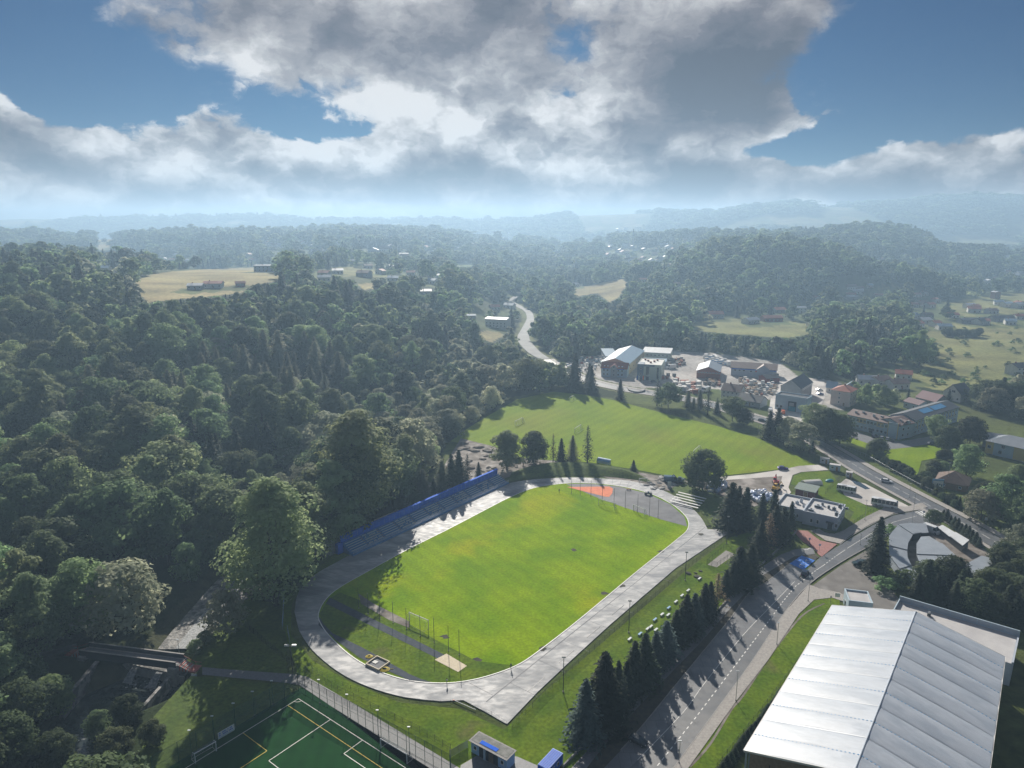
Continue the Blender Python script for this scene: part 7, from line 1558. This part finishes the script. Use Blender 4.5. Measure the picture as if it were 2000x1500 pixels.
for i in range(11): p = P(1842+i*7.0, 1012+i*5.6); tree('spruce', p.x, p.y, 0, r9.uniform(3.5, 5), 'small clipped cypress in the hedge beside the long narrow shed', 'cypresses beside the long narrow shed', 1.5, name='cypress')
T_('round',1823,1024,995,None,'bright green bush tree at the junction corner',None,1.3); T_('bush',1738,1040,1024,None,'pale shrub left of the curved market stalls',None,1.4); T_('bush',1730,1150,1128,None,'rough shrub under the corner spruces',None,1.6); T_('bush',1765,1140,1115,None,'dark shrub by the curved stalls',None,1.5)
for (k, u, v, t, w, lb) in [('tall',990,918,838,1.45,'pale green airy tree at the left end of the far tree row'),('dark',1042,907,840,.95,'dark upright oval tree in the far tree row'),('thin',1022,912,858,.9,'thin wispy tree between the pale and the dark one'),('sparse',1080,905,845,.9,'bare brownish conifer in the far tree row'),('spruce',1096,905,855,1.0,'squat dark conifer in the far tree row'),
  ('larch',1118,905,850,.95,'airy olive conifer in the far tree row'),('thin',1147,906,830,1.25,'tallest slim conifer at the right end of the far tree row'),('blue',1237,921,898,1.3,'little dark spruce alone on the dirt strip'),('dark',1372,958,876,1.12,'big dense round-crowned tree alone above the bleacher')]: T_(k, u, v, t, None, lb, None, w)
for (k, u, v, t, w, lb) in [('larch',827,978,915,1.1,'golden olive larch behind the middle of the grandstand'),('spruce',847,972,932,1.0,'dark spruce beside the golden larch'),('larch',864,966,898,1.2,'wide olive conifer behind the grandstand'),('spruce',882,960,886,1.1,'dark tall spruce behind the grandstand'),('spruce',897,953,878,1.1,'tallest dark spruce behind the grandstand'),('thin',913,946,885,1.3,'thin dark pine behind the grandstand'),('spruce',935,940,902,1.0,'small dark spruce near the right end of the grandstand'),('spruce',786,1003,955,1.0,'dark spruce in front of the pale-roofed hut'),('dark',812,992,960,1.1,'brownish rounded tree right of the hut')]: T_(k, u, v, t, None, lb, 'trees directly behind the grandstand', w)
for (k, u, v, t, w, lb) in [('spruce',1211,780,740,1.0,'lone pointed spruce by the road before the red-roofed office'),('thin',1283,793,740,1.4,'ragged conifer left of the round roadside tree'),('round',1305,796,746,1.25,'round green roadside tree before the goods yard'),('larch',1343,799,762,1.1,'light conifer in the roadside row'),('larch',1366,802,761,1.0,'second light conifer in the roadside row'),('thin',1382,810,752,1.3,'tall dark ragged conifer in the roadside row'),('larch',1354,802,776,1.1,'short conifer between the roadside larches'),('spruce',1400,808,776,1.0,'compact dark spruce beside the road'),
  ('spread',1430,822,772,1.2,'yellow-green spreading tree beside the road'),('dark',1454,830,796,1.1,'dark egg-shaped cypress by the road bend'),('spruce',1501,857,802,1.2,'dark twin spruce, left one, at the field corner'),('spruce',1517,858,795,1.2,'dark twin spruce, right one, at the field corner'),('pale',1540,864,812,1.1,'pale grey-green tree right of the twin spruces'),('pale',1566,878,822,1.15,'larger pale grey-green tree by the lamp'),('spruce',1586,886,858,1.1,'small dark spruce at the end of the pale trees'),
  ('spread',1588,850,785,1.1,'full green tree before the pinkish house'),('dark',1612,862,795,1.1,'dark tree left of the hospital front'),('dark',1640,866,808,1.1,'darker tree touching the hospital front'),('dark',1714,894,856,1.25,'dark round tree at the hospital gate'),('olive' if False else 'spread',1828,862,808,.9,'olive tree in front of the second hospital wing'),('dark',1848,880,830,1.15,'heavy dark round tree beside the hospital lawn'),('dark',1894,866,812,1.2,'dark tree group right of the hospital'),('round',1886,930,866,1.25,'bright-topped green tree above the brown cottage'),
  ('round',1842,925,900,1.2,'low green tree at the lawn corner'),('round',1958,1012,925,1.15,'large bright green tree right of the cottage'),('pale',1915,1015,955,1.2,'grey-leaved tree below the cottage'),('round',1990,960,905,1.1,'green tree under the villa'),('dark',1925,985,940,1.2,'dark tree between cottage and bright tree'),('pale',1988,1085,1022,1.0,'pale tree beside the road at the right edge'),('dark',1900,1000,965,1.1,'dark shrub tree at the roadside'),('round',1998,1035,965,1.2,'leafy tree cut by the right edge'),('dark',1945,800,742,1.3,'dark tree mass left of the villa, front'),('dark',1925,790,740,1.3,'dark tree mass left of the villa, back'),('dark',1975,800,745,1.3,'dark tree mass above the villa'),('spruce',1890,850,820,1.1,'small dark conifer behind the hospital')]: T_(k, u, v, t, None, lb, None, w)
for i in range(22): u = 1712+i*7.6; p = P(u+rg.uniform(-2, 2), 897+i*4.6+rg.uniform(-3, 2)); tree('dark' if i % 3 else 'spruce', p.x, p.y, 0, rg.uniform(3.2, 5.5), 'dark hedge tree behind the road fence', 'hedge trees behind the pale road fence', 1.2)
for i in range(12): p = P(1805+i*6, 945-i*7+rg.uniform(-3, 3)); tree('dark', p.x, p.y, 0, rg.uniform(3.5, 6), 'dark hedge shrub on the right border of the hospital lawn', 'hedge shrubs right of the hospital lawn', 1.3)
for i in range(34): t = i/33; p = P(1652-(1652-1385)*t, 1180+(1512-1180)*t); tree('spruce', p.x+1.6, p.y-1.0, 0, rg.uniform(2.4, 3.1), 'narrow dark hedge cypress by the sports hall', 'cypresses in the hedge beside the sports hall', 1.9, name='cypress')
r2 = random.Random(6)
for i in range(70):
    u, v = r2.uniform(1790, 2040), r2.uniform(640, 755)
    if inpoly([u], [v], OPEN[3][0])[0]: p = P(u, v); tree('bush', p.x, p.y, 0, r2.uniform(1.5, 4), 'dark bush on the right-hand meadow', 'bushes on the right-hand meadow', r2.uniform(.9, 1.5))
for i in range(16): p = P(1845+i*4.5, 656+r2.uniform(-3, 3)); tree('dark', p.x, p.y, 0, r2.uniform(5, 9), 'dark hedge tree crossing the upper right-hand meadow', 'hedge trees on the upper right-hand meadow', 1.3)
T_('pale',246,1232,1095,None,'pale silvery tree standing free above the footbridge',None,1.15); T_('pale',442,1236,1152,None,'silvery willow at the bend of the stony stream',None,1.0,name='willow_tree'); T_('round',402,1258,1232,None,'green bush on the bank below the silvery willow',None,1.4,name='bush'); T_('round',382,1276,1250,None,'lower green bush beside the footbridge lamp',None,1.4,name='bush')
T_('giant',540,1182,918,None,'giant airy poplar beside the left bend of the track',None,1.2); T_('tall',600,1105,935,None,'tall olive tree behind the giant poplar',None,1.1); T_('dark',505,1130,960,14,'dark understorey tree left of the giant poplar',None,1.1)
T_('giant',700,1022,790,None,'very tall olive tree behind the left part of the grandstand',None,1.3); T_('tall',650,1062,890,None,'broad olive tree left of the very tall one',None,1.2); T_('spread',740,995,820,21,'spreading tree behind the hut',None,1.0)
for (k, u, v, h, w, lb) in [('round',45,1420,12,1.1,'bright-topped tree at the lower left corner'),('round',110,1400,11,1.1,'green tree beside the river pool'),('dark',250,1420,8,1.1,'dark willow bush leaning over the river'),('dark',300,1455,6,1.1,'low dark bush on the right river bank'),('dark',20,1490,12,1.0,'dark tree in the very lower left corner'),('dark',225,1480,7,1.3,'dark shrub beside the lower river'),('round',195,1440,7,1.2,'green shrub by the lower river'),('dark',110,1500,9,1.1,'dark tree at the bottom edge left of the river'),('dark',60,1345,9,1.0,'dark tree under the footbridge path'),('larch',95,1262,9,1.2,'small reddish conifer above the left footpath')]:
    p = PT(u, v); tree(k, p.x, p.y, p.z, h, lb, None, w)
# tall mast in the distance
p = PT(1236,488); o = empty('radio_mast', 'thin distant mast with a dark head above the far houses', 'mast', (p.x, p.y, p.z)); b = MB(); b.tube((0, 0, 0), (0, 0, 48), 1.0, M['greyw'], .6, 8); b.build('shaft', o); b = MB(); b.tube((0, 0, 48), (0, 0, 56), 1.8, M['mdark'], 1.8, 10); b.build('head', o)
# ------------------------------------------------------------------ forest
def scatter():
    rs = np.random.RandomState(3); pts = []
    for (y0, y1, sp) in ((95, 700, 10.0), (700, 1500, 13.0), (1500, 2700, 17.0), (2700, 4600, 30.0)):
        hw = y1*.98+60; nx = int(2*hw/sp); ny = int((y1-y0)/sp)
        gx, gy = np.meshgrid(np.arange(nx), np.arange(ny))
        x = (-hw+(gx+.5*(gy % 2)+rs.uniform(-.38, .38, gx.shape))*sp).ravel(); y = (y0+(gy+rs.uniform(-.38, .38, gx.shape))*sp).ravel()
        k = (np.abs(x) < y*.84+50); x = x[k]; y = y[k]
        z = height(x, y); d, _ = classify(x, y, z); u, v = proj(x, y, z)
        k = (rs.rand(len(x)) < d*np.where(vnoise(x/33+4, y/33+8) < .16, .35, .97)); 
        x, y, z, u, v = x[k], y[k], z[k], u[k], v[k]
        pts.append(np.stack([x, y, z, u, v, np.full(len(x), sp)], -1))
    return np.vstack(pts)
FP = scatter()
# keep clear of what is placed by hand
if PLACED:
    pa = np.array(PLACED); keep = np.ones(len(FP), bool)
    for (x, y) in pa: keep &= np.hypot(FP[:, 0]-x, FP[:, 1]-y) > 5.0
    FP = FP[keep]
rs = np.random.RandomState(8); nF = len(FP)
sel = vnoise(FP[:, 0]/60+1, FP[:, 1]/60+5); sel2 = vnoise(FP[:, 0]/25+11, FP[:, 1]/25+2); q = rs.rand(nF)
kind = np.full(nF, 0)   # 0 round 1 tall 2 spread/dark 3 spruce 4 larch 5 pale
kind[q < .30] = 1; kind[(q > .3) & (q < .54)] = 2
u, v, X_, Y_ = FP[:, 3], FP[:, 4], FP[:, 0], FP[:, 1]
kind[(sel > .68) & (rs.rand(nF) < .8)] = 3
LARCH = [(60,1000),(120,900),(250,830),(400,780),(560,760),(700,800),(680,880),(560,870),(420,860),(300,900),(160,990)]
kind[inpoly(u, v+60, LARCH) & (rs.rand(nF) < .75)] = 4
SILV = [(540,960),(640,860),(760,770),(880,700),(1010,690),(1080,720),(1000,790),(900,850),(850,900),(770,960),(640,1020),(540,1040)]
kind[inpoly(u, v, SILV) & (rs.rand(nF) < .72)] = 5
kind[(rs.rand(nF) < .09) & (Y_ < 900)] = 5
hgt = rs.uniform(10.5, 24, nF)*(.75+.5*sel2); hgt[Y_ < 330] *= 1.12; hgt[(kind == 1)] *= 1.15; hgt[(kind == 5)] *= .8
hgt[FP[:, 5] > 16] *= 1.2; hgt[FP[:, 5] > 25] *= 1.25
near_stand = inpoly(u, v, [(450,1150),(520,1100),(700,1000),(800,900),(870,880),(860,920),(770,1000),(600,1110),(560,1160),(470,1200)])
hgt[near_stand] *= 1.15
wd = rs.uniform(.85, 1.2, nF); wd[FP[:, 5] > 16] *= 1.55; wd[FP[:, 5] > 25] *= 1.7; wd[(FP[:, 5] > 12) & (FP[:, 5] < 14)] *= 1.15
# where the photo looks across low growth on to open ground or a house, the growth there is low
def prune():
    targets = [np.array(p) for p, _ in OPEN if p is not OPEN[11][0]]
    for h, p in zip(HOUSES, HPOS):
        d = math.hypot(p.x, p.y); w = h[2]/d*FPX*.55; uu, vv = proj(np.array([p.x]), np.array([p.y]), np.array([p.z])); uu = float(uu[0]); vv = float(vv[0]); hh = h[5]/d*FPX
        targets.append(np.array([(uu-w, vv-hh), (uu+w, vv-hh), (uu+w, vv-hh*.15), (uu-w, vv-hh*.15)]))
    for p in FPOS:
        uu, vv = proj(np.array([p.x]), np.array([p.y]), np.array([p.z])); uu = float(uu[0]); vv = float(vv[0]); s = 9/math.hypot(p.x, p.y)*FPX; targets.append(np.array([(uu-s, vv-s), (uu+s, vv-s), (uu+s, vv-s*.2), (uu-s, vv-s*.2)]))
    rv_ = [proj(np.array([q.x]), np.array([q.y]), np.array([q.z])) for q in fw]; rl = [(float(a[0]), float(b_[0])) for a, b_ in rv_]
    targets.append(np.array([(120,1245),(180,1235),(350,1262),(400,1290),(560,1320),(590,1360),(400,1530),(330,1500),(300,1400),(230,1330),(110,1300)]))
    targets.append(np.array([(195,1095),(300,1095),(300,1195),(195,1195)]))
    targets.append(np.array([(345,1285),(380,1210),(440,1150),(480,1118),(492,1125),(450,1180),(400,1240),(370,1290)]))
    targets.append(np.array([(u-9, v) for u, v in rl]+[(u+9, v) for u, v in rl[::-1]]))
    tot = 0
    for t in targets:
        cen = t.mean(0); q = cen+(t-cen)*.94; x0, x1, y0, y1 = q[:, 0].min(), q[:, 0].max(), q[:, 1].min(), q[:, 1].max()
        cand = np.nonzero((FP[:, 3] > x0-12) & (FP[:, 3] < x1+12) & (FP[:, 4] > y0) & (hgt > 2))[0]
        for i in cand:
            x, y, z, u, v = FP[i, :5]; d = math.hypot(x, y)
            if v < y0: continue
            hp = hgt[i]/d*FPX
            if v-hp > y1+2: continue
            ks = np.linspace(.15, 1, 9); bad = np.zeros(9, bool)
            for du in (-.7, 0, .7): bad |= inpoly(np.full(9, u+du*5.5/d*FPX), v-ks*hp, [tuple(p) for p in q])
            if bad.any():
                k = ks[np.argmax(bad)]-.1; hgt[i] *= max(k, .02); wd[i] *= min(1.5, max(1.0, .5/max(k, .1))); tot += 1
    print('lowered', tot)
prune()
ok = hgt > 3.0
FP, hgt, wd, kind = FP[ok], hgt[ok], wd[ok], kind[ok]; u, v, X_, Y_ = FP[:, 3], FP[:, 4], FP[:, 0], FP[:, 1]; nF = len(FP)
# nearest ones as individuals
app = hgt/np.hypot(X_, Y_); app[(np.abs(X_) > Y_*.80+14)] = 0
# count those the picture shows
order = np.argsort(-app); ind = np.zeros(nF, bool); cb = cc_ = 0
for i in order:
    if kind[i] in (3, 4):
        if cc_ < 150: ind[i] = True; cc_ += 1
    elif cb < 285: ind[i] = True; cb += 1
    if cb >= 285 and cc_ >= 150: break
KK = {0: 'round', 1: 'tall', 2: 'spread', 3: 'spruce', 4: 'larch', 5: 'pale'}
DESC = {0: ('round green tree', 'round green trees'), 1: ('tall olive-green tree', 'tall olive trees'), 2: ('broad spreading tree', 'broad spreading trees'),
        3: ('dark spruce', 'dark spruces'), 4: ('pale larch', 'pale larches'), 5: ('silvery tree', 'silvery trees')}
def zone(u, v):
    if u < 330 and v > 1180: return 'left of the footbridge', 'left of the footbridge'
    if u < 1020:
        if v > 1060: return 'above the stream', 'on the slope above the stream'
        if v > 900: return 'behind the grandstand', 'behind the grandstand'
        if u > 780: return 'edging the far field', 'edging the far field'
        return 'on the hillside', 'high on the left hillside'
    if u < 1650: return 'behind the yard', 'behind the industrial yard'
    return 'by the right meadow', 'around the right meadow'
for i in np.nonzero(ind)[0]:
    zl, zg = zone(u[i], v[i]); dl, dg = DESC[kind[i]]; k = KK[kind[i]]
    if kind[i] == 2 and rs.rand() < .5: k = 'dark'; dl, dg = 'dark dense tree', 'dark dense trees'
    tree(k, X_[i], Y_[i], FP[i, 2]-.3, float(hgt[i]), f'{dl} {zl}', f'{dg} {zg}', float(wd[i]))
# all the rest: one mass of woodland
rest = ~ind
LK = {0: ['round'], 1: ['tall'], 2: ['dark'], 3: ['spruce'], 4: ['larch'], 5: ['pale']}
src = bpy.data.collections.new('woodland_kinds'); idx = {}; n_src = 0
def addsrc(key, hi, m, hh, tm=None):
    global n_src
    o = bpy.data.objects.new(f'k{n_src:03d}', m); src.objects.link(o); idx.setdefault((key, hi), []).append((n_src, hh)); n_src += 1
for k in ('round', 'tall', 'dark', 'spruce', 'larch', 'pale', 'spread'):
    for (m, hh) in LOW.get(k, []): addsrc(k, 0, m, hh)
for k in ('round', 'tall', 'dark', 'spruce', 'larch', 'pale'):
    for (m, tm, hh) in SPEC[k]: addsrc(k, 1, m, hh)
R_ = np.nonzero(rest)[0]; ids = np.zeros(len(R_), np.int32); scl = np.zeros((len(R_), 3), np.float32)
for j, i in enumerate(R_):
    k = LK[kind[i]][0]; hi = 1 if Y_[i] < 430 else 0
    o = idx[(k, hi)]; a = o[rs.randint(len(o))]; ids[j] = a[0]; s = hgt[i]/a[1]; scl[j] = (s*wd[i], s*wd[i], s)
me = bpy.data.meshes.new('woodland'); me.vertices.add(len(R_)); co = FP[R_, :3].copy(); co[:, 2] -= .3; me.vertices.foreach_set('co', co.astype(np.float32).ravel())
a = me.attributes.new('vid', 'INT', 'POINT'); a.data.foreach_set('value', ids)
a = me.attributes.new('scl', 'FLOAT_VECTOR', 'POINT'); a.data.foreach_set('vector', scl.ravel())
a = me.attributes.new('rot', 'FLOAT_VECTOR', 'POINT'); rv = np.zeros((len(R_), 3), np.float32); rv[:, 2] = rs.rand(len(R_))*6.283; a.data.foreach_set('vector', rv.ravel())
wood = link('woodland', me); tag(wood, 'hazy mass of mixed woodland covering the hills and valley beyond the stadium', 'forest', kind='stuff')
ng = bpy.data.node_groups.new('scatter', 'GeometryNodeTree')
ng.interface.new_socket('Geometry', in_out='INPUT', socket_type='NodeSocketGeometry'); ng.interface.new_socket('Geometry', in_out='OUTPUT', socket_type='NodeSocketGeometry')
gi = ng.nodes.new('NodeGroupInput'); go = ng.nodes.new('NodeGroupOutput'); ip = ng.nodes.new('GeometryNodeInstanceOnPoints'); ci = ng.nodes.new('GeometryNodeCollectionInfo')
ci.inputs['Collection'].default_value = src; ci.inputs['Separate Children'].default_value = True; ci.inputs['Reset Children'].default_value = True
def na(nm, ty):
    n = ng.nodes.new('GeometryNodeInputNamedAttribute'); n.data_type = ty; n.inputs['Name'].default_value = nm; return n.outputs[0]
ng.links.new(gi.outputs[0], ip.inputs['Points']); ng.links.new(ci.outputs[0], ip.inputs['Instance']); ip.inputs['Pick Instance'].default_value = True
ng.links.new(na('vid', 'INT'), ip.inputs['Instance Index']); ng.links.new(na('scl', 'FLOAT_VECTOR'), ip.inputs['Scale'])
er = ng.nodes.new('FunctionNodeEulerToRotation'); ng.links.new(na('rot', 'FLOAT_VECTOR'), er.inputs[0]); ng.links.new(er.outputs[0], ip.inputs['Rotation'])
ng.links.new(ip.outputs[0], go.inputs[0])
md = wood.modifiers.new('scatter', 'NODES'); md.node_group = ng
print('forest', nF, 'individual', int(ind.sum()), 'stuff', len(R_))
# ------------------------------------------------------------------ haze
hb = MB(); HZM = bpy.data.materials.new('haze'); HZM.use_nodes = True; t = HZM.node_tree; t.nodes.clear()
o = t.nodes.new('ShaderNodeOutputMaterial'); pv = t.nodes.new('ShaderNodeVolumePrincipled'); pv.inputs['Density'].default_value = 3.4e-4
pv.inputs['Color'].default_value = (.49, .73, 1.0, 1); pv.inputs['Anisotropy'].default_value = .35; t.links.new(pv.outputs[0], o.inputs['Volume'])
hb.box(-7000, 7000, -7000, 7000, -14, 232, HZM); hz_o = hb.build('haze'); tag(hz_o, 'thin blue morning haze lying over the whole valley', 'haze', kind='stuff')

relabel()

_g = bpy.data.objects['ground'].data; _z = np.empty(len(_g.vertices)*3, np.float32); _g.vertices.foreach_get('co', _z); print('maxz', _z[2::3].max())
